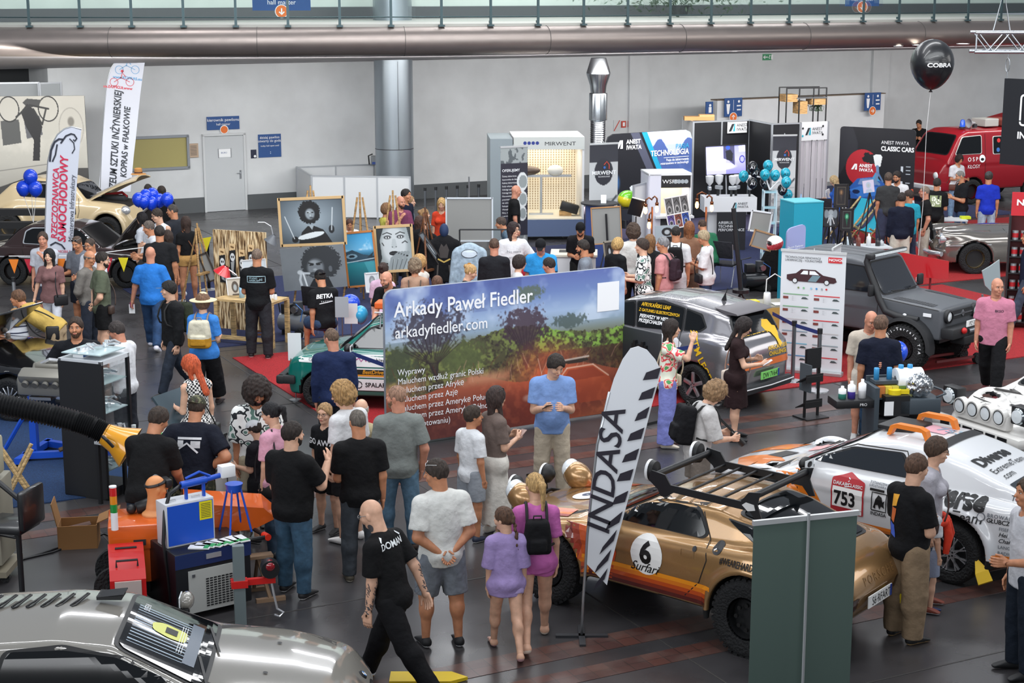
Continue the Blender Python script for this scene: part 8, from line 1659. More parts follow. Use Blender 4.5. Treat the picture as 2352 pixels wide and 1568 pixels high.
def tattoo():
 p=Pic(100,125,'#9aa4a6');p.ell(.5,.42,.38,.48,'#c5ccce',1,.25);p.po_([(0,0),(.25,0),(.12,.3),(.15,.7),(0,1)],'#2c3234');p.po_([(.85,0),(1,0),(1,.5),(.92,.3)],'#3a4042')
 for x,s in((.33,1),(.68,-1)):p.ell(x,.24,.12,.05,'#2a2e32',.9,.4);p.ell(x,.245,.05,.022,'#dfe4e4');p.ell(x,.245,.02,.02,'#101214');p.ln([(x-.12*s,.17),(x,.135),(x+.12*s,.18)],.02,'#2a2e30')
 p.po_([(.46,.28),(.54,.28),(.58,.46),(.5,.5),(.42,.46)],'#b4bcbe');p.ell(.45,.46,.02,.012,'#4a5052');p.ell(.55,.46,.02,.012,'#4a5052');p.ell(.48,.6,.13,.05,'#14171a');p.ln([(.36,.6),(.6,.6)],.012,'#4a5052')
 for k in Rg(4):p.ln([(.35+.1*k,.98),(.42+.12*k,.72-.01*k),(.62+.08*k,.6)],.075,'#8d9698');p.ln([(.39+.1*k,.98),(.46+.12*k,.74)],.012,'#3a4042');p.ell(.62+.07*k,.61+.02*k,.03,.02,'#15181b')
 p.ln([(.72,.38),(.8,.34),(.86,.38)],.02,'#2a2e30');p.ln([(.18,.36),(.22,.42)],.02,'#2a2e30');return p
Yp=31.2
qp('large black and white painting of a child drummer, uppermost on the easel',[(640,458),(788,452),(794,556),(647,566)],Yp,drummer());qp('unframed grey painting of a child with a saxophone below the drummer',[(644,572),(790,560),(796,655),(652,672)],Yp-.1,saxkid(),fw=0)
qp('turquoise painting of water and fish in an orange wooden frame',[(792,536),(857,530),(868,651),(797,661)],Yp+.5,wave(),'#b8743a',.035);qp('black and white painting of a tattooed woman smoking',[(860,522),(945,517),(951,618),(868,626)],Yp+.8,tattoo())
def person_pic(c1='#6a7278',c2='#14171a'):p=Pic(50,60,c1);p.ell(.5,.4,.22,.26,c2);p.ell(.5,.42,.13,.17,'#a9b0b4',1,.3);p.po_([(.2,1),(.3,.7),(.7,.7),(.85,1)],c2);return p
qp('small framed sketch partly hidden behind the woman in pink',[(838,628),(868,626),(872,668),(842,672)],Yp-1,person_pic('#d8dce0','#8a9094'),'#dfe2e4',.02);qp('grey portrait of a woman in a dark hat on the airbrush stand',[(1503,519),(1558,516),(1562,552),(1506,556)],33.,person_pic('#9aa4ac','#1c1a1c'),fw=0)
qp('dark framed picture leaning at the white counter end',[(1388,556),(1412,553),(1413,608),(1390,612)],31.5,person_pic('#3c3a3a','#171415'),'#8a8478',.03)
for x,Y_ in((718,31.35),(830,31.9),(905,32.2)):p=atY(x,700,Y_);easel((p.x,Y_,0),2.1 if x!=718 else 2.3,{718:'wooden easel under the drummer and saxophone paintings',830:'wooden easel holding the turquoise painting',905:'wooden easel holding the tattooed woman painting'}[x],ledge=.75)
p=at(472,706);easel(p,1.55,'wooden easel seen from the side left of the slab board',rz=1.2);qp('back of a dark framed canvas on the left easel',[(472,585),(490,578),(482,640),(466,650)],p.y,None,'#3c332c',.03)
p=at(1000,660);easel((p.x,32,0),1.8,'dark wooden easel with a picture seen edge-on',rz=1.1,m=DWOOD);qp('picture seen almost edge-on on the dark easel',[(983,530),(992,524),(1008,625),(1002,636)],31.9,person_pic(),'#2a2422',.02)
# slab board with skull panels
a,b=atY(493,660,29.6),atY(612,660,29.2);ag,L=plan((a.x,29.6),(b.x,29.2));r=T('upright bark-covered slab board hung with painted axe and skull panels','board',(a.x,29.6,0),ag,'slab_board');h=Hh(500,527,V3((0,29.6,0)));B(r,'slab',(L/2,.03,h/2),(L,.05,h),mat('#c9ab7a',.8,kj='slab'))
for k,(x,w)in En(((.12,.12),(.32,.12),(.5,.12),(.68,.11),(.82,.1))):
 p=Pic(26,70,'#d9b98a');p.po_([(0,.22),(1,.18),(1,1),(0,1)],'#18181a');p.ell(.5,.4,.38,.12,'#d5d8d8');p.ell(.36,.39,.1,.035,'#101010');p.ell(.64,.39,.1,.035,'#101010');p.po_([(.2,.55),(.8,.5),(.6,.8),(.9,.95),(.3,.9)],'#b9bdbd',.8);p.ln([(.3,.1),(.7,.12)],.05,'#6a4a28');q=p.mesh('painted_panel',w*L*.95,.62,r,y=-.015,x0=x*L,z0=h-.95+(k%2)*.1)
MB().bo((.3*L,-.02,h*.62),(.05,.05,.05),BM).b('hook',r)
r=table('pine work table under the slab board',at(575,795),ag,1.15,.6,.8,PINE,PINE,.04,r=.035);r.location.y+=.3;B(r,'cross_rail',(0,-.26,.12),(1.1,.03,.07),PINE)
q=V3(r.location)
def on(loc,dx,dy,z,rz):c,s=cos(rz),sin(rz);return(loc[0]+dx*c-dy*s,loc[1]+dx*s+dy*c,z)
for k,(dx,lb)in En(((.42,'small white airbrush bottle with dark cap, nearest the table corner'),(.36,'small white airbrush bottle behind the corner bottle'),(.48,'white airbrush bottle at the right table edge'))):o=MB().lt([(0,0),(.03,0),(.03,.08),(.015,.1)],WH,12).lt([(.016,.1),(.016,.13),(0,.13)],BM,12).b('bottle',None,1,on(q,dx,(-.1,.1,0)[k],.8,ag),ag=40);tag(o,lb,'bottle')
o=MB().lt([(0,0),(.05,0),(.05,.18),(.02,.22),(.02,.25)],mat('#9ac4e0',.1,spec=.8),14).b('bottle',None,1,on(q,-.16,-.05,.8,ag));tag(o,'clear blue water bottle on the pine work table','bottle')
qp('small framed monochrome photo standing on the pine table',[(520,640),(556,637),(560,688),(526,690)],28.6,person_pic('#c8c0b4','#5a5048'),'#ddd',.02)
qp('pale sheet being painted behind the standing painter',[(558,598),(612,594),(614,660),(560,664)],29.1,person_pic('#c4ccd2','#a9b2b8'),'#ddd',.01)
p=atY(516,618,28.9);r=T('red clamp lamp with jointed arm at the slab board','lamp',p,0);MB().lt([(.05,.06),(.1,0),(.17,-.1)],mat('#c41a24',.3,ct=.6),20,cq=0,R=Matrix.Rotation(.5,3,'Y')).b('shade',r,1);MB().tb([(0,0,.05),(.2,0,-.1),(.3,.05,-.3)],.012,CHR,6).b('arm',r)
p=atY(627,545,29.2);r=T('grey reflector lamp on a curved arm right of the slab board','lamp',p,0);MB().lt([(.03,.05),(.06,0),(.13,-.1)],mat('#5a5e64',.4),18,cq=0,R=Matrix.Rotation(.5,3,'Y')).b('shade',r,1);MB().tb([(0,0,.05),(-.03,0,.2),(-.14,0,.27),(-.26,0,.27)],.01,ALU,6).b('arm',r)
def stool(lb,loc,rz,h=.5,s=.36):r=T(lb,'stool',loc,rz);B(r,'seat',(0,0,h),(s,s,.05),WOOD,bev=.01);legs4(r,s,s,h-.02,DWOOD,.018,inset=.03);B(r,'stretcher',(0,-s/2+.03,.2),(s-.06,.02,.03),DWOOD);B(r,'stretcher',(0,s/2-.03,.2),(s-.06,.02,.03),DWOOD);return r
stool('small square wooden stool behind the standing painter',at(591,790),.05)
def compressor(lb,loc,rz,c='#5f6368'):
 r=T(lb,'compressor',loc,rz);m=mat(c,.3,metal=.5,ct=.3);MB().tb([(-.3,0,.24),(-.27,0,.24),(.27,0,.24),(.3,0,.24)],[.09,.16,.16,.09],m,18).b('tank',r,1,ag=50)
 MB().cyl((.08,0,.4),(.08,0,.62),.09,mat('#3c4044',.4),16).bo((-.14,0,.48),(.2,.16,.18),BM,bev=.02).cyl((.08,-.1,.5),(.08,-.18,.5),.06,SL).b('motor',r,1,ag=40);MB().tb([(-.3,0,.4),(-.34,0,.66),(-.12,0,.7)],.012,BM).b('handle',r);MB().tb([(.1,-.12,.6),(.25,-.15,.5),(.22,-.18,.3)],.008,mat('#2a6ab8',.4),6).b('hose',r)
 for s in(-1,1):MB().cyl((.18,s*.15,.08),(.18,s*.2,.08),.08,RUB,18).b('wheel',r,1,ag=40)
 MB().bo((-.2,0,.05),(.03,.2,.1),BM).b('foot',r);return r
compressor('silver air compressor on the dark blue carpet beside the pine table',at(678,770),-.4,'#8d9298');compressor('black air compressor below the gold-covered table',at(1735,668),.3,'#2c2e32')
def chair(lb,loc,rz,c='#1c1c20',group=None,fold=0):
 r=T(lb,'chair',loc,rz,'chair',group);m=mat(c,.8,kj='cloth');B(r,'seat',(0,0,.46),(.46,.44,.06),m,bev=.02);MB().bo((0,.24,.78),(.44,.04,.36),m,rx=-.12,bev=.018).b('backrest',r,1,ag=40)
 for s in(-1,1):MB().tb([(s*.22,-.2,0),(s*.22,-.18,.44),(s*.22,.18,.44),(s*.22,.24,.9)],.011,CHR,6).b('leg',r);MB().tb([(s*.22,.24,0),(s*.22,.1,.44)],.011,CHR,6).b('leg',r)
 return r
chair('black chair carrying the seated painter in the cap',at(738,775),-.5+PI,'#222226');chair('dark chair behind the seated man in green',at(1668,655),2.6,'#26262c')
chair('dark padded chair at the round table, behind it',at(1878,492),.2,'#2e2830');chair('dark padded chair at the round table, in front of it',at(1886,540),3.,'#2a252c');chair('white-legged chair carrying the blonde woman',at(1920,520),1.2,'#dcdce0')
# jackets on stands
def jacket(lb,x,y,Y,c,w=.55,pr=None,hq=None,kj='cloth'):
 p=atY(x,y,Y);r=T(lb,'jacket',(p.x,Y,0),0,'jacket_stand');z=p.z
 def f(P):
  q=seg(P,(0,0,z-.16),(0,0,z-.85),w*.4,w*.44,flat=((0,1,0),.5),cut='b');q=sn(q,seg(P,(-w*.36,0,z-.1),(w*.36,0,z-.1),.09),.06)
  for s in(-1,1):q=sn(q,seg(P,(s*w*.42,0,z-.14),(s*w*.56,-.02,z-.75),.085,.065,cut='b'),.03)
  return q+vnoise(P,18,x)*.006
 v,q=sfn(f,(-.6,-.3,z-1),(.6,.3,z+.1),.025);o=npm('jacket',[(v,q,0)],[mat(c,.85,kj=kj)],r);MB().cyl((0,0,0),(0,0,z-.1),.02,BM).lt([(.2,0),(.2,.02),(0,.03)],BM,20).b('stand',r)
 if hq:MB().ball((0,0,z+.16),(.09,.11,.14),mat(hq,.8),16,12).cyl((0,0,z-.1),(0,0,z+.1),.05,mat(hq,.8),12).b('mannequin_head',r,1)
 if pr:D=Dec(o,r).frame((0,0,z),(1,0,0),(0,0,1));pr(D);D.bd('painted_print')
 return r
jacket('black coat with painted dog and gold collar on a blue-hooded mannequin',1020,548,32,'#131316',.62,lambda D:[D.po_([(-.1,-.2),(-.05,-.08),(0,-.14),(.05,-.08),(.1,-.2),(.07,-.36),(-.07,-.36)],mat('#3a3432',.7),.006),D.ln([(-.12,-.38),(0,-.44),(.12,-.38)],.03,mat('#b89a50',.4),.008),D.ln([(-.12,-.5),(-.14,-.8)],.03,mat('#4a4440',.7),.008),D.ln([(.1,-.5),(.14,-.8)],.03,mat('#4a4440',.7),.008)],'#1d2f52')
jacket('plain black coat left of the painted dog coat',968,535,32.3,'#17171a',.62)
jacket('pale denim jacket with cartoon print and speech bubble',1078,566,31.3,'#a9bccb',.6,lambda D:[D.po_(disc(0,-.12,.15,18,.08),mat('#c9d6e0',.7),.006),D.ln(disc(0,-.12,.15,18,.08),.01,DKG,.008),D.po_(disc(0,-.34,.05,10),mat('#c98a3a',.6),.008),D.po_(disc(.03,-.45,.06,10),mat('#e8d8a0',.6),.008),D.po_(disc(-.04,-.55,.04,10),mat('#d05a3a',.6),.008)],kj='denim')
r=T('white clothes rail with dark garment behind the denim jacket','clothes rail',(atY(1115,560,31.8).x,31.8,0));MB().cyl((-.5,0,1.5),(.5,0,1.5),.015,BM).cyl((-.5,0,0),(-.5,0,1.5),.015,BM).cyl((.5,0,0),(.5,0,1.5),.015,BM).b('rail',r)
qp('large blank grey canvas standing behind the jackets',[(1025,455),(1131,455),(1131,553),(1025,553)],34.5,None,'#c8ced4',.03);p=qp('blank',[(1027,457),(1129,457),(1129,551),(1027,551)],34.6,None,fw=0);bpy.data.objects.remove(p.children[0]);bpy.data.objects.remove(p)
p=atY(1078,560,34.7);MB().cyl((0,0,0),(0,0,2.2),.015,SL).b('pole',None,loc=(p.x,34.7,0));tag(bpy.data.objects['pole'],'thin steel pole behind the blank grey canvas','pole')
# low exhibition partitions and the row of barrier posts
def pa_(lb,a,b,h,n=1,c='#c9cccf',name='partition'):
 ag,L=plan(a,b);r=T(lb,'partition',(a[0],a[1],0),ag,name)
 for k in Rg(n):B(r,'panel',(L*(k+.5)/n,0,h/2),(L/n-.04,.02,h-.06),mat(c,.5))
 for k in Rg(n+1):B(r,'post',(L*k/n,0,h/2),(.045,.045,h),ALU)
 B(r,'top_rail',(L/2,0,h-.02),(L,.04,.04),ALU);return r
def g2(x,y):p=at(x,y);return(p.x,p.y)
pa_('low white partition with aluminium posts, front side',g2(718,500),g2(943,503),1.15,3);pa_('low white partition behind the front one, far side',g2(684,476),g2(860,468),1.15,2);pa_('short white partition end beside the painting',g2(684,476),g2(718,500),1.15,1)
p=at(866,470);r=T('grey electrical box standing on the far partition','box',(p.x,p.y,1.15));B(r,'case',(0,0,.12),(.3,.2,.26),mat('#7d8286'),bev=.02);B(r,'sockets',(0,-.105,.05),(.22,.01,.07),mat('#2a4a9a'));MB().tb([(-.2,0,0),(-.22,0,.25),(-.1,0,.3)],.02,BM).b('cable',r)
def sta_(lb,loc,grp=None,h=.98,c='#7d8288'):
 r=T(lb,'barrier post',loc,0,'barrier_post',grp);MB().lt([(.17,0),(.17,.015),(.04,.04),(0,.04)],CHR,24).b('base',r,1,ag=40);MB().cyl((0,0,.03),(0,0,h-.07),.032,mat(c,.3,metal=.8),14).b('tube',r,1,ag=40);MB().cyl((0,0,h-.08),(0,0,h),.04,BM,14).b('belt_head',r,1,ag=40);return r
b0=None
for k in Rg(7):
 p=atY(976+k*24.7,420,43.+.15*k)
 if b0 is None:b0=sta_('steel barrier post in the idle row before the back wall',(p.x,p.y,0),'row of idle barrier posts');
 else:c=copy_tree(b0);c.location=(p.x,p.y,0)
def belt(lb,a,b,h=.9,c='#1d2f6e'):r=MB().add([(a.x,a.y,h-.02),(b.x,b.y,h-.02),(b.x,b.y,h+.04),(a.x,a.y,h+.04)]+[(a.x,a.y+.004,h-.02),(b.x,b.y+.004,h-.02),(b.x,b.y+.004,h+.04),(a.x,a.y+.004,h+.04)],[(0,1,2,3),(7,6,5,4),(0,4,5,1),(1,5,6,2),(2,6,7,3),(3,7,4,0)],mat(c,.7)).bd('barrier_belt');return tag(r,lb,'barrier belt')
q1,q2,q3=at(1633,925),at(1820,876),at(1878,897);sta_('steel barrier post standing before the grey hatchback wheel',q1,c='#6a5f62');sta_('steel barrier post right of the hatchback tail',q2);sta_('steel barrier post beside the brochure rack',q3);belt('dark blue belt running left past the hatchback door',q1,at(1480,955));belt('dark blue belt between the two posts by the roll-up banner',q2,q3);belt('dark blue belt leading from the banner to the hatchback tail post',at(1770,845),q2)
q4,q5=at(680,918),at(905,1000);belt('dark blue belt crossing the green car door',at(810,960),q5,.95);q6=at(680,918);r=T('small white info card on a stem by the green car bonnet','info card',q6);MB().lt([(.1,0),(.1,.01),(0,.02)],SL,16).cyl((0,0,0),(0,0,.6),.008,SL).b('stem',r);B(r,'card',(0,0,.82),(.2,.01,.42),WH)
for x,y,Y_,lb in((785,705,26.6,'grey info board behind the green car bonnet'),(806,720,26.8,'white info board beside the grey one')):p=atY(x,y,Y_);r=T(lb,'info board',(p.x,Y_,0));B(r,'board',(0,0,p.z),(.22,.01,.34),WH if x>790 else mat('#9aa0a6',.6));MB().cyl((0,.02,0),(0,.02,p.z),.01,SL).b('stem',r)
# spray booth
a,b=atY(1182,515,40.2),atY(1338,508,40.6);L=b.x-a.x;r=T('white lit spray booth cabin with perforated back wall','spray booth',(a.x,40.3,0),.06,'spray_booth');zb=.5;zt=Hh(1182,318,V3((0,40.3,0)));D_=1.7;IW=mat('#ece3cf',.6)
B(r,'base',(L/2,D_/2,.3),(L+.06,D_,.42),mat('#5d6d8e'));B(r,'floor_pan',(L/2,D_/2,zb+.02),(L,D_,.04),IW);B(r,'side_wall',(0,D_/2,(zb+zt)/2),(.05,D_,zt-zb),WH);B(r,'side_wall',(L,D_/2,(zb+zt)/2),(.05,D_,zt-zb),WH);B(r,'roof',(L/2,D_/2,zt),(L+.05,D_,.06),WH);B(r,'fascia',(L/2,-.01,zt-.12),(L+.05,.05,.3),mat('#c9ccc8'));B(r,'motor_housing',(-.32,D_/2,zt/2),(.55,D_,zt-.02),mat('#8d979c'))
mb=MB();mb.bo((L/2,D_-.3,(zb+zt)/2),(L,.03,zt-zb),IW);pm_=mat('#a58d6a',.7)
for i in Rg(24):
 for j in Rg(26):mb.bo((.05+(L-.1)*(i+.5)/24,D_-.32,zb+.08+(zt-zb-.4)*(j+.5)/26),(L/24*.35,.01,(zt-zb)/26*.45),pm_)
mb.b('filter_wall',r);B(r,'light_tube',(L/2-.1,.9,zt-.22),(L*.75,.08,.05),mat('#fff3dc',emit=6));l=area('booth_lamp',(0,0,0),(0,0,0),L*.8,1.,16,(1,.9,.72));l.parent=r;l.location=(L/2,.75,zt-.27)
mb=MB();ft(mb,'MIRWENT',L*.66,zt-.17,.13,DKG,y=-.04,width=1.3,align='CENTER');[fp(mb,disc(.25+.1*k,zt-.11,.042),mat('#2a3a8a'),-.04)for k in Rg(4)];mb.b('lettering',r)
r2=T('grey mannequin car parts on a trestle inside the spray booth','trestle',on((a.x,40.3),L*.42,.7,zb+.04,.06),.06);MB().cyl((0,0,0),(0,0,.95),.03,ALU).bo((0,0,.02),(.6,.1,.04),ALU).bo((0,0,.97),(1.5,.06,.06),ALU).b('stand',r2);MB().ball((-.4,0,1.1),(.38,.16,.12),mat('#4a3c36',.4),20,10).ball((.35,0,1.1),(.2,.14,.14),mat('#c9c9c6',.4),16,10).b('car_parts',r2,1)
r2=T('black blower unit on the spray booth floor','blower',on((a.x,40.3),L*.83,.5,zb+.04,.06));B(r2,'case',(0,0,.2),(.45,.25,.22),BM,bev=.02,ry=.3);B(r2,'foot',(-.1,0,.06),(.3,.2,.12),WOOD);MB().lt([(0,.12),(.1,.1),(.1,0)],mat('#d8c8d4',.4),16,c=(.3,0,.12),axis='X').b('nozzle',r2,1)
bln('balloon',on((a.x,40.3),.12,.35,zb+.32,.06),.22,'#2aa5b8','turquoise balloon lying in the left corner of the spray booth')
# duct
mb=MB();p=atY(1372,400,42.2);k=42.8/3800;dz=lambda y:atY(1372,y,42.2).z;dm=mat('#a9aeb2',.22,metal=1,kj='brushed');r=T('shiny ventilation duct rising from the spray booth to the balcony','duct',(p.x,42.2,0),0)
MB().lt([(17*k,dz(133)),(27*k,dz(167)),(27*k,dz(171)),(19*k,dz(196)),(17*k,dz(214))],dm,32,cq=0).b('cone_reducer',r,1,ag=30);MB().lt([(20*k,dz(214)),(20.5*k,dz(216)),(20.5*k,dz(275)),(17*k,dz(277))],dm,32,cq=0).b('straight_section',r,1,ag=30)
pr=[];z=dz(277);n_=14
for q in Rg(n_):z0=dz(277)+(dz(345)-dz(277))*q/n_;pr+=[(16*k,z0),(17.5*k,z0-.03)]
pr.append((16*k,1.5));MB().lt(pr,dm,28,cq=0).b('flexible_hose',r,1,ag=60)
MB().lt([(16*k,1.5),(16*k,0)],dm,20).b('lower_pipe',r,1)
# == dark booth
def bw(x,y,Y_):p=atY(x,y,Y_);return(p.x,Y_)
def tallp(lb,a,b,h,n,c,name='booth_wall'):return pa_(lb,a,b,h,n,c,name)
bh=Hh(1590,279,V3((0,44.2,0)));A0,A1,A2,A3,A4=bw(1590,400,44.2),bw(1718,400,45.),bw(1770,400,43.6),bw(1834,400,43.9),bw(1897,400,44.3)
tallp('black booth wall of two panels carrying the television',A0,A1,bh,2,'#191a1e');tallp('black booth wall panel left of the grey MIRWENT banner'.replace('MIRWENT ','round-logo '),A1,A2,bh,1,'#1b1c20');tallp('black booth wall panel behind the round-logo banner',A2,A3,bh,1,'#1b1c20');tallp('white booth side wall at the far left of the dark booth',bw(1566,400,46.),A0,bh,1,'#c9cbcd')
r=T('white booth front with folding door and company sign','booth wall',(A3[0],A3[1],0),plan(A3,A4)[0],'booth_front');L=plan(A3,A4)[1];B(r,'sign_panel',(L/2,0,bh-.24),(L,.05,.48),WH);B(r,'post',(0,0,bh/2),(.06,.06,bh),ALU);B(r,'post',(L,0,bh/2),(.06,.06,bh),ALU);mb=MB();[mb.bo((L*(q+.5)/9,(q%2)*.03,(bh-.5)/2),(L/9-.006,.02,bh-.5),mat('#b9b5ba'))for q in Rg(9)];mb.b('folding_door',r)
mb=MB();fp(mb,[(.15,bh-.34),(.22,bh-.34),(.31,bh-.15),(.24,bh-.15)],DKG,-.03);fp(mb,[(.26,bh-.34),(.33,bh-.34),(.33,bh-.15),(.31,bh-.15)],mat('#2aa5b8'),-.03);ft(mb,'ANEST\nIWATA',.37,bh-.22,.11,DKG,y=-.03);[fp(mb,disc(x,bh-y,.03),c,-.03)for x,y,c in((.07,.16,BM),(.07,.36,mat('#2aa5b8')),(.72,.12,BM),(.72,.34,BM))];mb.b('lettering',r)
a_,L=plan(A0,A1);r=T('white company sign high on the black booth wall','sign',(A0[0],A0[1],0),a_);B(r,'board',(L*.76,-.05,bh-.2),(.62,.02,.3),WH);mb=MB();x0=L*.76-.28;fp(mb,[(x0,bh-.3),(x0+.08,bh-.3),(x0+.18,bh-.1),(x0+.1,bh-.1)],DKG,-.07);fp(mb,[(x0+.14,bh-.3),(x0+.2,bh-.3),(x0+.2,bh-.1),(x0+.18,bh-.1)],mat('#2aa5b8'),-.07);ft(mb,'ANEST\nIWATA',x0+.25,bh-.18,.12,DKG,y=-.07);mb.b('lettering',r)
def tvpic():p=Pic(110,76,'#8d8cc4');p.grad([(0,'#7d7fc0'),(.5,'#9a98d0'),(1,'#6a68a8')]);p.bn_((p.X<.5)*1.,'#b4b2de',.6);p.ell(.35,.72,.45,.14,'#cfcdee',.9,.4);p.po_([(.45,.02),(.72,0),(.72,.7),(.55,.5),(.45,.45)],'#3a3a5a');p.ell(.56,.09,.05,.07,'#2a4ac8');p.po_([(.5,.2),(.62,.16),(.68,.3),(.66,.55),(.52,.5)],'#15161f');p.ln([(.33,.18),(.33,.5)],.04,'#dcdcf2');p.ell(.9,.5,.07,.13,'#2a2a80');p.ell(.9,.5,.05,.09,'#8a8ac8');p.po_([(.82,.05),(.98,.02),(.99,.25),(.83,.25)],'#b9b9e0');return p
p=qp('large flat television showing a painter in blue light',[(1621,336),(1714,331),(1713,397),(1620,404)],43.6,tvpic(),'#101014',.03,'television','television',emit=1.1);MB().cyl((0,.05,-.4),(0,.05,-2),.02,ALU).b('stand_pole',p)
ru_((bw(1773,400,43.2)),(bw(1827,400,43.3)),Hh(1775,310,V3((0,43.2,0))),'grey roll-up banner with round dark logo inside the black booth',mirwent_grey(1,2),tx=mw_text)
r=T('black metal shelf frame with wooden boxes above the booth door','shelf',(*bw(1804,300,45.6),0),.25);z1,z0=Hh(1804,203,V3((0,45.6,0))),Hh(1804,258,V3((0,45.6,0)));mb=MB()
for x in(0,.38,.8,1.18):
 for y in((0,.5)if x in(0,1.18)else(0,)):mb.bo((x,y,z1/2),(.03,.03,z1),BM)
for y in(0,.5):mb.bo((.59,y,z1),(1.2,.03,.03),BM)
mb.b('frame',r);B(r,'wooden_box',(.15,.2,z0+.38),(.36,.4,.2),WOOD);B(r,'wooden_box',(.5,.2,z0+.12),(.26,.4,.34),WOOD);B(r,'wooden_box',(.98,.2,z0+.28),(.46,.4,.18),WOOD);B(r,'shelf_board',(.75,.2,z0+.38),(.9,.45,.03),mat('#5a5c5e'));rs=np.random.RandomState(5);mb=MB()
for q in Rg(40):x,y=.85+rs.rand()*.3,.1+rs.rand()*.3;mb.tb([(x,y,z0),(x+rs.uniform(-.08,.08),y,z0+.12),(x+rs.uniform(-.15,.15),y,z0+.16)],.006,mat('#2f4a2a',.8),4)
mb.b('plants',r)
o=MB().bo((0,0,.05),(.8,.3,.1),mat('#b98a56',.7)).bo((.2,0,.12),(.4,.28,.06),mat('#c49a68',.7)).b('wooden_planks',None,loc=(A0[0]+.2,A0[1]+.5,bh-0));tag(o,'wooden planks lying on top of the booth wall','planks')
# white counter with spray guns
p=at(1640,560);p=atY(1618,500,38.6);z1=Hh(1618,455,V3((0,38.6,0)));L=(atY(1737,455,38.9).x-p.x);r=T('white counter with logo carrying five spray guns','counter',(p.x,38.7,0),.05);B(r,'counter_top',(L/2,.3,z1-.17),(L,.62,.34),mat('#e2e3e5',.4));B(r,'pedestal',(L*.35,.35,(z1-.34)/2),(L*.5,.4,z1-.34),WH);B(r,'poster',(L*.52,-.02,(z1-.34)/2),(L*.55,.02,z1-.36),mat('#1d1d22'));mb=MB();fp(mb,[(L*.52,z1-.27),(L*.55,z1-.27),(L*.6,z1-.12),(L*.57,z1-.12)],DKG,-.02);fp(mb,[(L*.58,z1-.27),(L*.61,z1-.27),(L*.61,z1-.12),(L*.6,z1-.12)],mat('#2aa5b8'),-.02);ft(mb,'ANEST\nIWATA',L*.63,z1-.17,.08,DKG,y=-.02);ft(mb,'AIRBRUSH\nTECHNIKA\nPERFORMANCE',L*.27,z1-.62,.09,WT,y=-.04);mb.b('lettering',r)
g0=None
for q,x in En((.12,.32,.56,.66,.88)):
 loc=on((p.x,38.7),L*x,.2+.15*(q%2),z1,.05)
 if g0 is None:
  g0=T('white-cupped spray gun upright on the white counter','spray gun',loc,0,'spray_gun','spray guns on the white counter');MB().lt([(.02,.26),(.085,.34),(.1,.48),(.06,.5),(0,.5)],WH,14).b('paint_cup',g0,1,ag=40);MB().bo((0,0,.2),(.08,.2,.09),ALU,bev=.02).bo((0,.03,.08),(.04,.05,.16),BM).b('gun_body',g0)
 else:c=copy_tree(g0);c.location=loc;c.rotation_euler=(0,0,q*.8)
# balloons
cen=atY(1765,410,37.4);blk_,teal='#17181c','#1d9fb8'
tbl=[(1728,381,0),(1733,397,0),(1710,405,1),(1727,419,0),(1757,421,0),(1763,382,1),(1752,396,1),(1780,400,1),(1803,399,1),(1803,415,1),(1797,437,0),(1809,448,1),(1783,424,1)]
tbl=[(1728,383,0),(1708,404,1),(1734,396,0),(1728,420,0),(1757,418,0),(1764,380,1),(1757,401,1),(1780,402,1),(1804,398,1),(1806,418,1),(1797,435,0),(1809,447,1)]
tips=[]
for k,(x,y,t)in En(tbl):q=atY(x,y,37.2+.25*(k%3));tips.append(q);bln('balloon',q,11.5/3800*38,teal if t else blk_,'turquoise balloon in the black and turquoise cluster' if t else 'black balloon in the black and turquoise cluster','turquoise balloons of the booth cluster' if t else 'black balloons of the booth cluster',txt=[('A1',0,-.3,.7)],tcol='#0f5f70' if t else '#d0d4d8')
a=at(1766,560);r=T('clear acrylic tower with shelves under the balloon cluster','display tower',(atY(1766,500,37.3).x,37.3,0));zt=tips[6].z-.35
for x in(-.14,.14):
 for y in(-.12,.12):B(r,'post',(x,y,zt/2),(.03,.03,zt),mat('#b9ccd4',.2))
for q in Rg(5):B(r,'shelf_board',(0,0,.15+q*(zt-.2)/4),(.3,.26,.03),mat('#9ac4d0',.25))
MB().tb([(0,0,zt),(-.1,0,zt+.25),(-.3,0,zt+.3)],.02,WH,6).tb([(0,0,zt),(.2,0,zt+.2),(.35,0,zt)],.02,WH,6).b('balloon_arms',r)
for k,(x,y)in En(((70,406),(54,432),(81,433))):bln('balloon',atY(x,y,33.5),16/3800*34,'#1440c8',['blue balloon on top of the three left ones','blue balloon, left one of the lower pair','blue balloon, right one of the lower pair'][k],string=[(atY(75,480,33.5).x,33.5,1.4)])
for k,(x,y)in En(((318,458),(335,450),(350,447),(330,462),(348,466),(366,460),(384,458))):bln('balloon',atY(x,y,33+.12*(k%3)),14.5/3800*33.5,'#1440d0','blue balloon in the cluster behind the raised bonnets','blue balloons behind the raised bonnets')
bln('balloon',atY(805,697,27.2),.165,'#1a4ad0','dark blue balloon left of the green car roof',asp=1.);bln('balloon',atY(828,722,26.9),.125,'#3aa8d8','light blue balloon above the green car windscreen',asp=1.25);bln('balloon',atY(2062,808,23.4),.145,'#1d52d8','blue balloon with white stars behind the man in navy',txt=[('* * *',.1,.4,.3),('* *',0,.1,.3)],tcol='#e8e8f0')
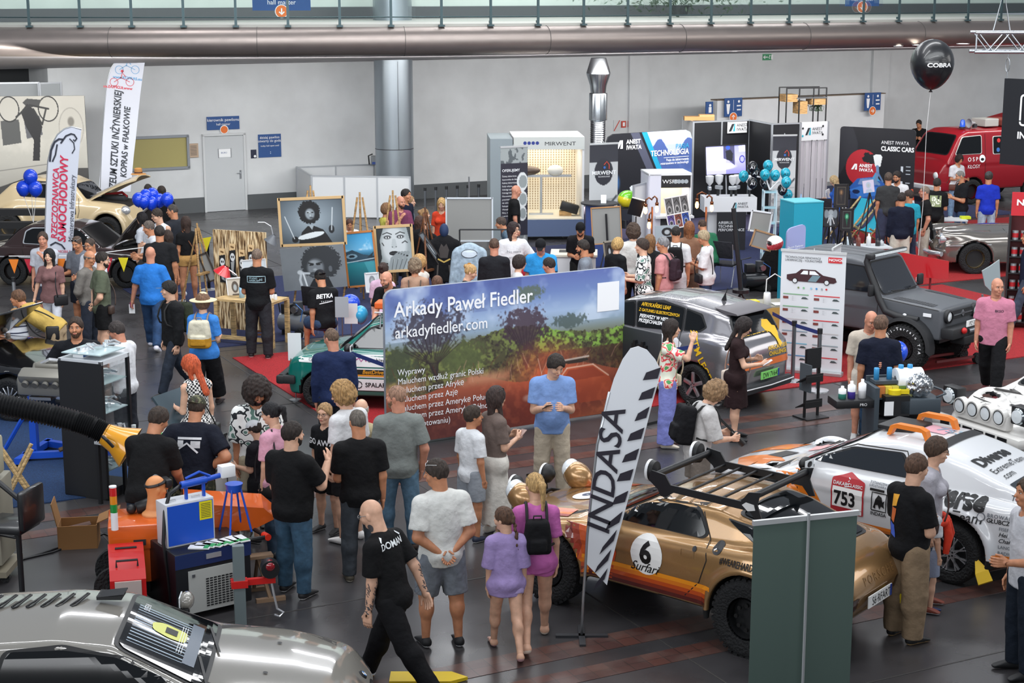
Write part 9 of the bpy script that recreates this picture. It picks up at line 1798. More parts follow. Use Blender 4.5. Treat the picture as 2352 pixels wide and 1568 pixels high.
# white display booth with photo panels, lamps, helmets
p=atY(1493,460,36.8);L=atY(1586,440,37).x-p.x;z1=Hh(1493,402,V3((0,36.8,0)));r=T('white display booth with lit niche and black header','display booth',(p.x,36.9,0),.12);B(r,'side_wall',(0,.45,z1/2),(.06,.9,z1),mat('#c9cad6'));B(r,'side_wall',(L,.45,z1/2),(.06,.9,z1),WH);B(r,'roof',(L/2,.45,z1),(L+.06,.95,.05),WH);B(r,'header',(L*.6,-0,z1-.16),(L*.8,.04,.28),mat('#15161a'));B(r,'back_wall',(L/2,.8,z1/2),(L,.04,z1),mat('#e8dcc0',.6));B(r,'counter_board',(L*.6,.1,z1-.95),(L*.95,.5,.05),WH);B(r,'panel',(L*.6,.05,(z1-1)/2),(L*.8,.05,z1-1),mat('#3c3c40',.6));B(r,'front_post',(.12,0,z1/2),(.26,.05,z1),mat('#c9cad6'));l=area('niche_lamp',(0,0,0),(0,0,0),.8,.3,14,(1,.88,.65));l.parent=r;l.location=(L*.6,.35,z1-.06);mb=MB();ft(mb,'WSFS',L*.3,z1-.2,.12,WT,y=-.03,width=1.2);[fp(mb,disc(L*(.62+.09*q),z1-.16,.05,8),mat('#9aa2a8'),-.03)for q in Rg(4)];mb.b('lettering',r)
def moto(c='#5a5a5c'):p=Pic(90,70,'#d8d8d8');[(p.po_([(.03+.325*k,.04),(.32+.325*k,.04),(.32+.325*k,.96),(.03+.325*k,.96)],c if isinstance(c,str)else c[k]),p.ell(.17+.325*k,.6,.09,.2,'#b9b9b9',.7),p.ell(.17+.325*k,.6,.06,.12,'#2c2c2e',.9),p.ln([(.08+.325*k,.3),(.2+.325*k,.15),(.28+.325*k,.4)],.04,'#222'))for k in Rg(3)];return p
qp('dark panel with three black and white motorcycle photos',[(1527,456),(1582,446),(1582,494),(1530,502)],36.4,moto(),'#dcdcdc',.02);qp('panel with three coloured motorcycle photos below the monochrome one',[(1533,495),(1584,485),(1585,518),(1534,526)],36.2,moto(['#5a4a8a','#7a4034','#2a4a9a']),'#e2e2e2',.02)
r=pa_('tall white partition with black top left of the display booth',bw(1455,480,36.6),bw(1494,480,37.4),Hh(1458,425,V3((0,36.6,0))),1,'#cfd0d2')
def pipelamp(lb,x,y,Y_,bulbs):
 p=atY(x,y,Y_);r=T(lb,'lamp',(p.x,Y_,0),0);cu=mat('#7a4a30',.35,metal=.8);MB().tb([(0,0,0),(0,0,p.z)],.022,cu,8).b('pipe_stand',r,1);MB().lt([(.18,0),(.18,.03),(0,.03)],cu,16).b('base',r)
 for dx,dz in bulbs:MB().tb([(0,0,p.z+dz+.15),(dx*.5,0,p.z+dz+.2),(dx,0,p.z+dz+.15),(dx,0,p.z+dz+.06)],.018,cu,8).lt([(.035,0),(.04,.06),(.02,.07)],cu,12,c=(dx,0,p.z+dz)).b('pipe_arm',r,1);MB().lt([(0,-.16),(.035,-.13),(.04,-.06),(.02,0)],mat('#ffb060',.4,emit=9),14,c=(dx,0,p.z+dz)).b('bulb',r,1)
 return r
pipelamp('copper pipe lamp with three bulbs before the white booth',1498,475,35.4,[(-.14,0),(.1,.03),(-.06,-.32)]);pipelamp('copper pipe lamp with two bulbs right of the photo panels',1622,475,35.6,[(-.2,.12),(.12,.05)])
def hel_(lb,x,y,Y_,cs,s=.14,stand=1,rz=0):
 p=atY(x,y,Y_);r=T(lb,'helmet',p,rz)
 def f(P):q=ell(P,(0,0,0),(s,s*1.15,s));q=sn(q,ell(P,(0,s*.5,-s*.6),(s*.62,s*.6,s*.4)),.03);q=smax(q,-(P[:,2]+s*.85),.01);return smax(q,-ell(P,(0,s*1.15,-0),(s*.7,s*.5,s*.33)),.01)
 v,q=sfn(f,(-.25,-.25,-.22),(.25,.3,.2),.011);q=np.asarray(q);c=v[q].mean(1);mi=np.where(c[:,2]+.3*c[:,1]>.02,0,1);npm('shell',[(v,q,mi)],[mat(cs[0],.2,ct=1),mat(cs[1],.2,ct=1)],r);MB().ball((0,s*.45,0),(s*.72,s*.62,s*.4),mat('#15171c',.1,ct=1),16,8).b('visor',r,1);return r
hel_('green and yellow painted helmet on the small black stand',1441,457,37,('#6fc020','#d8c820'),.2,rz=-1.2);r=T('small black metal stand under the green helmet','stand',(atY(1441,470,37).x,37,0));zz=atY(1441,475,37).z;B(r,'stand_top',(0,0,zz-.03),(.35,.35,.03),BM);legs4(r,.35,.35,zz-.04,BM,.012)
hel_('white and red helmet on the gold-covered table',1780,558,27.6,('#d8d4d0','#a03038'),.13,rz=2.)
r=T('thin black LED light panel on a stand before the white partition','light panel',(atY(1461,480,35.6).x,35.6,0));zz=atY(1461,476,35.6).z;MB().bo((0,0,zz),(.3,.04,.38),BM,ry=.25,rx=.3).b('panel_back',r);MB().bo((.02,.03,zz),(.32,.02,.4),mat('#fff4e0',emit=3),ry=.25,rx=.3).b('diffuser',r);MB().cyl((0,0,0),(0,0,zz-.2),.015,BM).b('stand_pole',r)
# drawing board on a tripod, blue counter
p=qp('brown hardboard on a black tripod seen from behind',[(1362,478),(1427,474),(1426,560),(1357,558)],34.2,None,'#b98a58',.02,'board','hardboard');p.children[1].data.materials[0]=mat('#b5834f',.7);z=-p.location.z;MB().tb([(0,-.06,.25),(0,-.07,-.35)],.022,BM,8).b('tripod_mast',p)
for dx,dy in((-.3,-.25),(.3,-.25),(0,.35)):MB().tb([(0,-.07,-.3),(dx,dy,z)],.014,BM,6).b('tripod_leg',p)
r=T('blue counter with dark top and leaflets beside the grey banner','counter',(atY(1378,500,36.4).x,36.6,0));zz=Hh(1378,468,V3((0,36.6,0)));B(r,'counter_body',(0,0,zz/2),(.62,.45,zz),mat('#2c4078',.6));MB().lt([(.42,zz),(.42,zz+.03),(0,zz+.03)],DKG,28).b('counter_top',r);B(r,'leaflet_holder',(.08,-.1,zz+.12),(.12,.05,.18),WT)
# teal cube, drape, panels
p=at(1868,560);a,b=bw(1826,560,31.3),bw(1890,560,31.7);L=b[0]-a[0];zz=Hh(1840,470,V3((0,31.3,0)));r=T('tall turquoise display plinth','plinth',(a[0],31.5,0),.3);MB().bo((L/2,.3,zz/2),(L*1.02,.6,zz),mat('#1593ad')).b('plinth_body',r);B(r,'plinth_top',(L/2,.3,zz+.01),(L*1.04,.62,.02),mat('#5ab8c8',.4))
def drape(P):q=seg(P,(0,0,1.5),(-.35,0,0),.08,.55,flat=((0,1,0),.4));q=smax(q,-P[:,2],.01);return q+.02*np.sin(P[:,0]*16)
v,q=sfn(drape,(-1.1,-.4,-.02),(.6,.4,1.7),.035);o=npm('black_drape',[(v,q,0)],[mat('#121214',.9,kj='cloth')]);o.location=(atY(1815,560,33.5).x,33.5,0);tag(o,'black draped cover left of the turquoise plinth','drape')
p=qp('white sheet board on a black metal frame',[(1720,484),(1762,490),(1776,538),(1728,524)],32.6,None,'#17181b',.03,'board','sheet_board');p.children[1].data.materials[0]=mat('#d5d8dc',.6)
p=qp('tan board on the lower black frame',[(1727,526),(1774,540),(1774,572),(1730,568)],32.5,None,'#17181b',.03,'board','tan_board');p.children[1].data.materials[0]=mat('#a98560',.7)
r=T('upright black metal post stand before the white counter','stand',(atY(1690,560,30.5).x,30.5,0));z_=Hh(1678,478,V3((0,30.5,0)));MB().tb([(.12,0,.55),(-.06,0,z_)],.045,BM,8).b('mast',r);MB().cyl((.12,0,.5),(.12,0,.56),.16,BM,20).b('tray',r)
for k in Rg(3):MB().tb([(.12,0,.5),(.12+.3*cos(k*2.1),.3*sin(k*2.1),0)],.02,BM,6).b('leg',r)
r=table('work table covered with gold paper by the black compressor',(atY(1775,620,27.9).x,27.9,0),.2,1.1,.7,.8,mat('#8d8a7c',.6),PINE);B(r,'paper_cover',(0,-.36,.45),(1.1,.015,.66),mat('#b8964e',.6));B(r,'yellow_tray',(-.4,-.1,.84),(.22,.2,.07),mat('#d8c020'));B(r,'papers',(.1,-.2,.815),(.3,.22,.01),WT)
r=T('white jug on the gold-covered table','jug',(atY(1765,590,27.7).x,27.7,.8));MB().lt([(0,0),(.07,0),(.06,.2),(.05,.22)],WT,16,cq=0).b('jug_body',r,1)
r=T('small bright desk lamp with bent arm on the gold table','lamp',(atY(1782,570,28.2).x,28.2,.8));MB().tb([(-.15,0,0),(-.14,0,.35),(0,0,.45),(.12,0,.38)],.01,WT,6).b('arm',r);MB().ball((.14,0,.36),.035,mat('#ffd8a0',.4,emit=14),10,8).b('bulb',r)
# long counter and its bottles
a=at(1262,640);p0,p1=atY(1268,600,31.6),atY(1372,600,31.2);L=p1.x-p0.x;z1=Hh(1270,590,V3((0,31.6,0)));r=T('long white counter of the tattoo artist','counter',(p0.x,31.8,0),-.05);B(r,'counter_body',(L/2,.3,z1/2),(L,.7,z1),WH);B(r,'counter_top',(L/2,.3,z1),(L+.06,.76,.04),mat('#cfc9ba'));B(r,'cutting_mat',(L*.45,.4,z1+.025),(.5,.3,.01),BM)
for k,(x,c,hh_,lb)in En(((.42,'#7a9aa8',.2,'tall blue-grey bottle on the long counter'),(.5,'#c02038',.1,'red paint bottle on the long counter'),(.56,'#3a7a3a',.13,'green bottle on the long counter'),(.61,'#1c1c20',.12,'black bottle on the long counter'),(.67,'#c85a28',.1,'orange paper cup on the long counter'))):o=MB().lt([(0,0),(.035,0),(.035,hh_*.75),(.015,hh_*.85),(.015,hh_)],mat(c,.3),12).bd('bottle' if k<4 else 'cup',None,None,1,on((p0.x,31.8),L*x,.1,z1+.02,-.05));tag(o,lb,'bottle' if k<4 else 'cup')
# classic-cars corner: table, easels, deckchairs
zz=1.
def blackpic(k):p=Pic(40,56,'#1d1e22');p.ln([(.2,.12),(.8,.12),(.8,.88),(.2,.88),(.2,.12)],.015,'#7a7058' if k==0 else '#7a8a80');p.ell(.5,.35,.2,.17,'#4a3a2c' if k==0 else '#1f7a56',1,.3);p.ell(.5,.35,.08,.1,'#8a6a4a' if k==0 else '#7ac8a0',1,.3);p.po_([(.42,.5),(.58,.5),(.52,.8)],'#3a3430' if k==0 else '#1c5a44');return p
def eleph():p=Pic(44,52,'#232a30');p.ell(.5,.35,.24,.3,'#9aa6ac',1,.2);p.ell(.2,.32,.17,.26,'#7f8b92',1,.2);p.ell(.8,.32,.17,.26,'#7f8b92',1,.2);p.ln([(.5,.4),(.48,.7),(.5,.9)],.12,'#a9b4ba');p.ln([(.38,.55),(.3,.8)],.04,'#e8ecec');p.ln([(.62,.55),(.75,.85)],.04,'#e8ecec');p.ell(.4,.34,.02,.02,'#111');p.ell(.6,.34,.02,.02,'#111');return p
for k,(c,pic,lb)in En((([(1918,424),(1948,424),(1946,475),(1916,474)],blackpic(0),'black framed picture with bronze figure on the upper easel'),([(1893,478),(1927,478),(1922,520),(1890,519)],eleph(),'black framed elephant picture'),([(1932,480),(1961,480),(1957,530),(1929,528)],blackpic(1),'black framed picture with green figure on the lower easel'))):qp(lb,c,33.6,pic,'#17181b',.025)
for x,lb,h_ in((1931,'thin black display easel holding the bronze figure picture',1.7),(1906,'thin black display easel holding the elephant picture',1.3),(1944,'thin black display easel holding the green figure picture',1.25)):easel((atY(x,560,33.9).x,33.9,0),h_,lb,m=BM,ledge=.8)
r=table('folding table with bottles and paints by the black easels',(atY(1985,500,34.6).x,34.6,0),.1,1.1,.6,.75,mat('#c8ccd0'),ALU);q=r.location
for k,(dx,c,hh_,lb)in En(((-.35,'#c8d8e0',.2,'clear bottle at the left end of the folding table'),(-.12,'#7a4438',.24,'brown jar in the middle of the folding table'),(.12,'#dfe3e4',.26,'white spray bottle on the folding table'),(.3,'#2a2c30',.16,'black bottle on the folding table'),(.4,'#b8bcc0',.12,'short grey bottle at the right end of the folding table'))):o=MB().lt([(0,0),(.05,0),(.05,hh_*.7),(.02,hh_*.82),(.02,hh_)],mat(c,.3),12).b('bottle',None,1,on(q,dx,-.05*(k%2),.75,.1));tag(o,lb,'bottle')
r=T('black tripod holding a small round pastel picture','tripod',(atY(1995,500,35.2).x,35.2,0));zt=Hh(1995,440,V3((0,35.2,0)))
for dx,dy in((-.45,-.2),(.45,-.2),(0,.4)):MB().tb([(0,0,zt),(dx,dy,0)],.014,BM,6).b('leg',r)
qp('pastel picture on the black tripod',[(1980,416),(2006,412),(2009,440),(1984,444)],35.1,person_pic('#c8c0d4','#a9b8c8'),fw=0)
for k,(x,Y_,lb)in En(((1958,40.5,'wooden deckchair with turquoise cloth, left one'),(2005,39.6,'wooden deckchair with turquoise cloth, right one'))):
 p=atY(x,450,Y_);r=T(lb,'deckchair',(p.x,Y_,0),.5,'deckchair')
 for y in(-.28,.28):MB().tb([(-.55,y,0),(.5,y,1.)],.025,PINE,6).b('frame_rail',r);MB().tb([(-.3,y,.45),(.5,y,0)],.022,PINE,6).b('frame_rail',r)
 V=[(-.5+1.*t,y,.42-.3*sin(PI*t)+.55*t)for t in[k_/8 for k_ in Rg(9)]for y in(-.25,.25)];MB().add(V,[(2*i,2*i+1,2*i+3,2*i+2)for i in Rg(8)],mat('#1d9fb8',.7)).b('cloth_seat',r)
p=at(2010,612);r=T('translucent white tub with green label under the folding table','tub',(atY(1968,540,33.4).x,33.4,0));MB().lt([(0,0),(.2,0),(.26,.42),(.24,.44)],mat('#cfcab8',.4),20,cq=0).bo((0,-.25,.3),(.16,.01,.12),BM,ry=.4).b('tub_body',r,1,ag=40)
r=T('small round dark table with paper cups by the folding door','table',(atY(1850,470,41).x,41,0));MB().cyl((0,0,.72),(0,0,.75),.5,DKG,32).b('table_top',r,1,ag=40);MB().cyl((0,0,0),(0,0,.72),.03,ALU).b('pedestal',r);MB().tb([(-.3,0,0),(0,0,.1),(.3,0,0)],.02,ALU,6).b('foot',r)
o=MB().lt([(0,0),(.04,0),(.05,.15)],mat('#dfe0e0'),14).b('cup',None,1,(r.location.x+.35,40.8,.75));tag(o,'white paper cup at the right of the round table','cup');o=MB().lt([(0,0),(.04,0),(.04,.2),(.015,.25),(.015,.3)],mat('#8ab0d8',.1,spec=.8),12).b('bottle',None,1,(r.location.x-.1,41.1,.75));tag(o,'clear bottle on the round table','bottle')
r=table('long white table behind the men near the van',(atY(2168,500,38.4).x,38.4,0),0,1.,.5,.8,mat('#c9ccd0'),ALU);B(r,'yellow_tray',(.5,0,.83),(.22,.18,.06),mat('#c8d020'))
# right side: van corner
r=T('red pop-up tent roof behind the fire van','tent',(atY(2350,300,53).x,53,0));z0,z1=Hh(2240,292,V3((0,53,0))),Hh(2300,240,V3((0,53,0)));V=[(-1.2,-1.2,z0-.35),(2,-1.2,z0-.35),(2,2,z0-.35),(-1.2,2,z0-.35),(-1.2,-1.2,z0),(2,-1.2,z0),(2,2,z0),(-1.2,2,z0),(.4,.4,z1)];MB().add(V,[(0,1,5,4),(1,2,6,5),(2,3,7,6),(3,0,4,7),(4,5,8),(5,6,8),(6,7,8),(7,4,8)],mat('#c8202a',.7)).b('canopy',r)
for x,y in((-1.15,-1.15),(1.95,-1.15),(1.95,1.95),(-1.15,1.95)):B(r,'leg',(x,y,z0/2-.15),(.05,.05,z0-.3),ALU)
p=at(2094,428);r=T('orange and white traffic cone beside the rally car wall','traffic cone',(atY(2095,430,45).x,45,0),name='traffic_cone');MB().lt([(.14,.03),(.1,.25)],mat('#d8502a'),18,cq=0).lt([(.1,.25),(.075,.4)],WT,18,cq=0).lt([(.075,.4),(.03,.7),(0,.7)],mat('#d8502a'),18,cq=0).b('cone_body',r,1,ag=40);B(r,'base',(0,0,.02),(.34,.34,.04),mat('#d8502a'))
# red shelf rack
a=atY(2318,560,29.6);z1=Hh(2325,445,V3((0,29.6,0)));r=T('red and black paint rack filled with tins at the right edge','shelf',(a.x,29.6,0),-.25,'paint_rack');B(r,'header',(.4,.02,z1-.18),(.8,.05,.42),mat('#c01f2c'));B(r,'back_panel',(.4,.3,z1/2-.2),(.8,.02,z1-.4),mat('#5a161c',.6));mb=MB();ft(mb,'NOVOL',.08,z1-.2,.15,WT,y=-.02,bq=.03,width=1.2);mb.b('lettering',r)
for x in(0,.8):B(r,'side_frame',(x,.15,z1/2-.2),(.03,.32,z1-.4),BM)
t0=None
for q in Rg(6):
 zq=.12+q*.3
 if zq>z1-.6:break
 B(r,'shelf_board',(.4,.15,zq),(.8,.3,.02),BM)
 for k in Rg(5):
  loc=on((a.x,29.6),.1+.15*k,.1,zq+.01,-.25)
  if t0 is None:t0=T('red-labelled paint tin on the paint rack','paint tin',loc,0,'paint_tin','paint tins on the red rack');MB().cyl((0,0,0),(0,0,.16),.055,mat('#b8bcc0',.3,metal=.6),16).b('tin',t0,1,ag=40);MB().lt([(.057,.04),(.057,.12)],mat('#b02028'),16,cq=0).b('label_band',t0,1)
  else:c=copy_tree(t0);c.location=loc
# painted body panels on stands
P3=atY(2085,590,29.2);r=T('glossy red car door panel on a workshop stand behind the off-road car','panel stand',(P3.x,29.2,0),.05);pts=[(x,y)for x,y in((2025,582),(2075,580),(2180,600),(2179,640),(2172,641),(2060,632))];MB().prism([(atY(x,y,29.2).x-P3.x,atY(x,y,29.2).z)for x,y in pts],.05,mat('#b3121c',.15,ct=1)).b('panel',r)
for x in(-.35,.45):MB().tb([(x,.1,0),(x,.05,1.35)],.02,mat('#7a2028',.4),6).b('stand_leg',r)
MB().bo((.05,.1,.25),(1.2,.04,.04),mat('#7a2028',.4)).b('stand_base',r)
P3=atY(2285,650,27.6);r=T('grey car wing panel clamped on a tilted stand','panel stand',(P3.x,27.6,0));MB().prism([(atY(x,y,27.6).x-P3.x,atY(x,y,27.6).z)for x,y in((2255,622),(2275,610),(2295,596),(2297,640),(2275,668),(2262,655))],.04,mat('#8d989c',.4,ct=.5),axis='Y').b('panel',r);MB().tb([(-.2,0,1.),(-.05,0,0)],.02,mat('#6a6468',.4),6).b('stand_leg',r);MB().tb([(.1,.3,0),(-.15,0,.95)],.02,mat('#6a6468',.4),6).b('stand_leg',r)
p=at(2228,836);r=T('low wheeled trolley frame on the red carpet beside the off-road car','trolley',p,.5,'trolley');MB().bo((-.3,0,.12),(.9,.04,.04),mat('#6a2a2c',.4)).bo((-.3,.35,.12),(.9,.04,.04),mat('#6a2a2c',.4)).b('frame',r);MB().cyl((.15,-.05,.09),(.15,.03,.09),.09,RUB,16).cyl((.15,.3,.09),(.15,.38,.09),.09,RUB,16).b('wheels',r,1,ag=40)
# TV back by the landscape wall
a,b=at(1440,945),at(1512,960);p=atY(1438,800,23.4);q=atY(1512,800,22.9);ag,L=plan((p.x,23.4),(q.x,22.9));r=T('black television seen from behind on a stand beside the landscape wall','television',(p.x,23.4,0),ag,'television');zt=Hh(1440,745,V3((0,23.4,0)));MB().bo((L/2,0,zt-.38),(L+.1,.06,.72),DKG,bev=.02).b('rear_shell',r,1,ag=40);MB().bo((L/2,-.05,zt-.38),(L*.45,.04,.3),BM).bo((L*.38,-.06,zt-.38),(.04,.05,.4),BM).bo((L*.62,-.06,zt-.38),(.04,.05,.4),BM).b('wall_bracket',r);B(r,'stand_column',(L/2,-.02,(zt-.7)/2),(.1,.06,zt-.7),BM);B(r,'stand_foot',(L/2,0,.02),(.7,.5,.04),BM)
# brochure rack
p=at(1862,958);r=T('black brochure rack with wire pockets before the barrier posts','brochure rack',p,.5,'brochure_rack');z1=Hh(1880,800,V3((0,p.y,0)))
for x in(-.12,.12):B(r,'post',(x,0,z1/2),(.03,.03,z1),BM)
B(r,'header_plate',(0,-.02,z1-.14),(.26,.02,.3),BM);MB().bo((-.2,-.1,z1*.62),(.02,.25,.4),mat('#4a5258')).b('side_panel',r)
for z in(.25,.62):MB().bo((-.16,-.14,z),(.3,.26,.012),BM,rx=-.5).bo((-.16,-.25,z+.03),(.3,.012,.12),BM).b('wire_pocket',r)
B(r,'foot',(0,0,.01),(.4,.34,.02),BM)
p=at(1593,1115);r=T('white card sign on a thin stand behind the roof rack','sign',(atY(1597,1000,19.5).x,19.5,0),.1,'card_sign');z_=atY(1597,998,19.5).z;MB().bo((0,0,z_),(.13,.015,.33),BM,bev=.006).bo((0,-.01,z_),(.11,.01,.3),mat('#e6e9f2',.4)).b('card',r);MB().cyl((0,0,0),(0,0,z_),.01,SL).lt([(.12,0),(.12,.01),(0,.02)],BM,16).b('stand',r)
# tool trolley
p=at(2050,1010);p.z=0;r=T('dark grey tool trolley loaded with abrasives and paper roll','tool trolley',(atY(2050,900,20.3).x,20.3,0),.15,'tool_trolley');G_=mat('#3c464e');zt=Hh(2050,865,V3((0,20.3,0)))
B(r,'cabinet',(.05,0,.45),(.62,.42,.7),BM,bev=.02);B(r,'post',(-.28,0,.78),(.06,.42,.85),G_);B(r,'back_panel',(0,.2,zt-.22),(.56,.03,.4),G_);B(r,'drawer',(.28,-.02,.95),(.55,.44,.2),G_,bev=.02);B(r,'side_tray',(-.55,-.02,1.),(.5,.34,.1),BM,bev=.01);B(r,'top_tray',(0,.05,zt-.06),(.5,.2,.04),G_);MB().tb([(.5,-.2,1.06),(.62,-.2,1.1),(.66,0,1.1),(.62,.2,1.1),(.5,.2,1.06)],.014,G_,8).b('push_handle',r,1)
for x,y in((-.22,-.18),(.32,-.18),(-.22,.18),(.32,.18)):MB().cyl((x,y-.02,.05),(x,y+.02,.05),.05,RUB,14).b('castor',r)
mb=MB();ft(mb,'INDASA',-.12,.62,.08,WT,y=-.23,bq=.02);fp(mb,rect(-.2,.86,-.08,1.04),WT,-.26);ft(mb,'PRO',-.5,.98,.05,WT,y=-.2);mb.b('lettering',r)
B(r,'black_box',(-.02,-.06,.97),(.32,.36,.26),BM);q=r.location
def onr(dx,dy,z):return on(q,dx,dy,z,.15)
o=MB().lt([(.05,-.17),(.15,-.17),(.15,.17),(.05,.17),(.05,-.17)],WT,28,axis='X',cq=0).b('paper_roll',None,1,onr(.22,.06,1.24),.15,ag=40);tag(o,'large white paper roll on the tool trolley','paper roll')
def foilf(P):return ell(P,(0,0,.12),(.17,.1,.15))+vnoise(P,60,3)*.012
v,f_=sfn(foilf,(-.25,-.2,-.08),(.25,.2,.33),.014);o=npm('foil_bag',[(v,f_,0)],[mat('#c8ccd0',.15,metal=1)],None,0);o.location=onr(.3,-.12,1.08);tag(o,'crumpled silver foil bag on the tool trolley','foil bag')
for k,dx in En((-.2,-.03,.12,.24)):o=MB().lt([(0,0),(.035,0),(.035,.14+.03*(k>1)),(.03,.15+.03*(k>1)),(0,.15+.03*(k>1))],mat('#3a94cc',.3),14).b('blue_tube',None,1,onr(dx,.06,zt-.04));tag(o,'blue tube on top of the tool trolley, %s'%['leftmost','second from left','third from left','rightmost and tallest'][k],'tube')
for k,c in En(['#c87a3a','#d8c24a','#c9c050','#5a7a34','#c8cc8a']):o=MB().bo((0,0,.07),(.085,.16,.14),mat(c,.6)).b('abrasive_pads',None,loc=onr(-.18+.09*k,-.02,zt-.24),rz=.15);tag(o,['orange','yellow','mustard','green','pale green'][k]+' stack of sanding pads on the tool trolley','sanding pads')
B(r,'pad_shelf',(0,.03,zt-.25),(.52,.3,.02),G_)
for k,(dx,c,hh_,lb)in En(((-.68,'#3a8a7a',.16,'green and white bottle at the left end of the trolley tray'),(-.56,'#4a3a9a',.22,'white and violet pouch bottle on the trolley tray'),(-.42,'#d8dadc',.24,'tall white bottle on the trolley tray'))):o=MB().lt([(0,0),(.05,0),(.05,hh_*.4)],mat(c,.4),14,cq=0).lt([(.05,hh_*.4),(.05,hh_*.75),(.02,hh_*.85),(.02,hh_),(0,hh_)],WT,14,cq=0).b('bottle',None,1,onr(dx,-.05,1.05));tag(o,lb,'bottle')
o=MB().cyl((0,0,0),(0,0,.06),.08,mat('#e0c818',.4),20).bo((.12,0,.03),(.12,.05,.05),mat('#e0c818',.4)).b('yellow_gauge',None,1,onr(-.02,-.12,1.1),ag=40);tag(o,'round yellow tool on the trolley box','tool')
# == workshop corner at the left front
OR=mat('#d8601c',.3,ct=.7);BLU=mat('#1a50c0',.4)
a,b=at(249,1150),at(312,1120);ag,L=plan(a,b);zt=Hh(232,832,a);r=T('tall black glass display cabinet filled with chrome parts','display cabinet',(a.x,a.y,0),ag);Dp=.62;GL=mat('#c8dada',.05,kj='glass',a=.16)
for x in(.02,L-.02):
 for y in(.02,Dp-.02):B(r,'post',(x,y,zt/2),(.04,.04,zt),BM)
B(r,'top_board',(L/2,Dp/2,zt-.02),(L,Dp,.05),mat('#c9cdd2',.3));B(r,'plinth',(L/2,Dp/2,.06),(L,Dp,.12),BM);B(r,'side_panel',(0,Dp/2,zt/2),(.02,Dp,zt-.05),BM);B(r,'glass_front',(L/2,.01,zt/2),(L-.08,.008,zt-.2),GL);B(r,'glass_side',(L-.01,Dp/2,zt/2),(.008,Dp-.08,zt-.2),GL)
for k in Rg(5):B(r,'shelf_board',(L/2,Dp/2,.35+k*.36),(L-.06,Dp-.06,.012),mat('#a9bcc0',.2))
rs=np.random.RandomState(8);c=(a.x,a.y)
for k in Rg(5):
 for q in Rg(5):
  o=MB().tb([(0,0,.03),(rs.uniform(.05,.12),rs.uniform(-.08,.08),.05),(rs.uniform(.1,.2),rs.uniform(-.1,.1),.03)],.014,CHR,6).cyl((0,0,0),(0,0,.05),.035,CHR,12).b('chrome_part',None,1,on(c,.12+.12*q,.18+rs.rand()*.25,.36+k*.36,ag),ag=40);tag(o,'chrome fitting on a shelf inside the glass cabinet','metal part','chrome parts in the glass cabinet')
o=MB().bo((0,0,.04),(.2,.15,.08),WT).bo((0,-.076,.04),(.2,.004,.05),mat('#3a6ab0')).b('box',None,loc=on(c,.2,.4,zt,ag),rz=ag);tag(o,'white and blue box lying on the glass cabinet','box');o=MB().tb([(-.1,0,.01),(.1,.02,.01),(.12,-.06,.01)],.006,BM,6).b('glasses',None,loc=on(c,.5,.35,zt,ag));tag(o,'black spectacles left on the glass cabinet','glasses')
# engine on its stand
p=at(95,1050);r=T('blue steel engine stand on the blue carpet','engine stand',(p.x,p.y,0),-.15);mb=MB();mb.bo((-.08,0,.42),(.09,.09,.84),BLU).bo((.45,0,.08),(1.3,.09,.08),BLU,rz=.35).bo((.45,.25,.08),(1.2,.09,.08),BLU,rz=-.3).bo((-.1,0,.08),(.09,1.,.08),BLU);mb.tb([(-.12,0,.7),(-.5,0,.1)],.03,BLU,6);mb.bo((.1,0,.84),(.3,.3,.04),SL);mb.b('frame',r)
for x,y in((-.1,.45),(-.1,-.45),(1.,.25),(1.,-.1)):MB().cyl((x-.02,y,.05),(x+.02,y,.05),.05,RUB,14).b('castor',r)
MB().tb([(.3,-.1,.14),(.5,.1,.2),(.6,-.05,.15),(.75,.1,.19),(.9,0,.15)],.03,mat('#5a4630',.8),6).b('wiring_loom',r)
r=T('grey aluminium car engine mounted on the blue stand','engine',(p.x+.05,p.y,.86),-.2);mb=MB();em=mat('#8d8a82',.45,metal=.5)
mb.bo((.25,0,.16),(.95,.46,.26),em,bev=.04);mb.bo((.3,-.2,.3),(.95,.2,.14),em,rx=.5,bev=.04);mb.bo((.3,.2,.3),(.95,.2,.14),em,rx=-.5,bev=.04)
for k in Rg(6):mb.cyl((-.05+.14*k,-.3,.22),(-.05+.14*k,-.34,.2),.045,mat('#5c5a55',.6),12)
mb.bo((.2,0,.4),(.45,.2,.1),em,bev=.03);mb.tb([(0,-.05,.4),(.2,-.1,.5),(.5,0,.46),(.65,.1,.35)],.025,CHR,8);mb.cyl((-.28,0,.14),(-.24,0,.14),.13,DKG,20);mb.b('block',r,1,ag=40)
# extraction hose
pts=[atY(x,y,17.2)for x,y in((-60,915),(0,928),(60,940),(120,953),(175,968),(215,982),(245,997))];r=T('thick black corrugated extraction hose with yellow funnel','hose',pts[-1],0,'extraction_hose');dense=[]
for i in Rg(len(pts)-1):
 for k in Rg(16):dense.append(pts[i].lerp(pts[i+1],k/16)-pts[-1])
MB().tb(dense,[.125 if k%2 else .1 for k in Rg(len(dense))],mat('#1d1e20',.35),18).b('hose_tube',r,1,ag=35);R_=Matrix.Rotation(-.5,3,'Y')@Matrix.Rotation(PI,3,'Y');q=(pts[-1]-pts[-2]).normalized();e=V3((.2,0,-.12));MB().tb([(-.03,0,.01),tuple(e*.5),tuple(e*1.25)],[.115,.15,.24],mat('#e09a14',.3,ct=.8),28,cq=0).tb([tuple(e*1.24),tuple(e*1.1)],[.235,.15],mat('#8a5a10'),28,cq=0).b('funnel',r,1);MB().tb([(0,-.17,.02),(.06,-.24,-0),(.12,-.22,-.08)],.018,BM,8).b('handle',r)
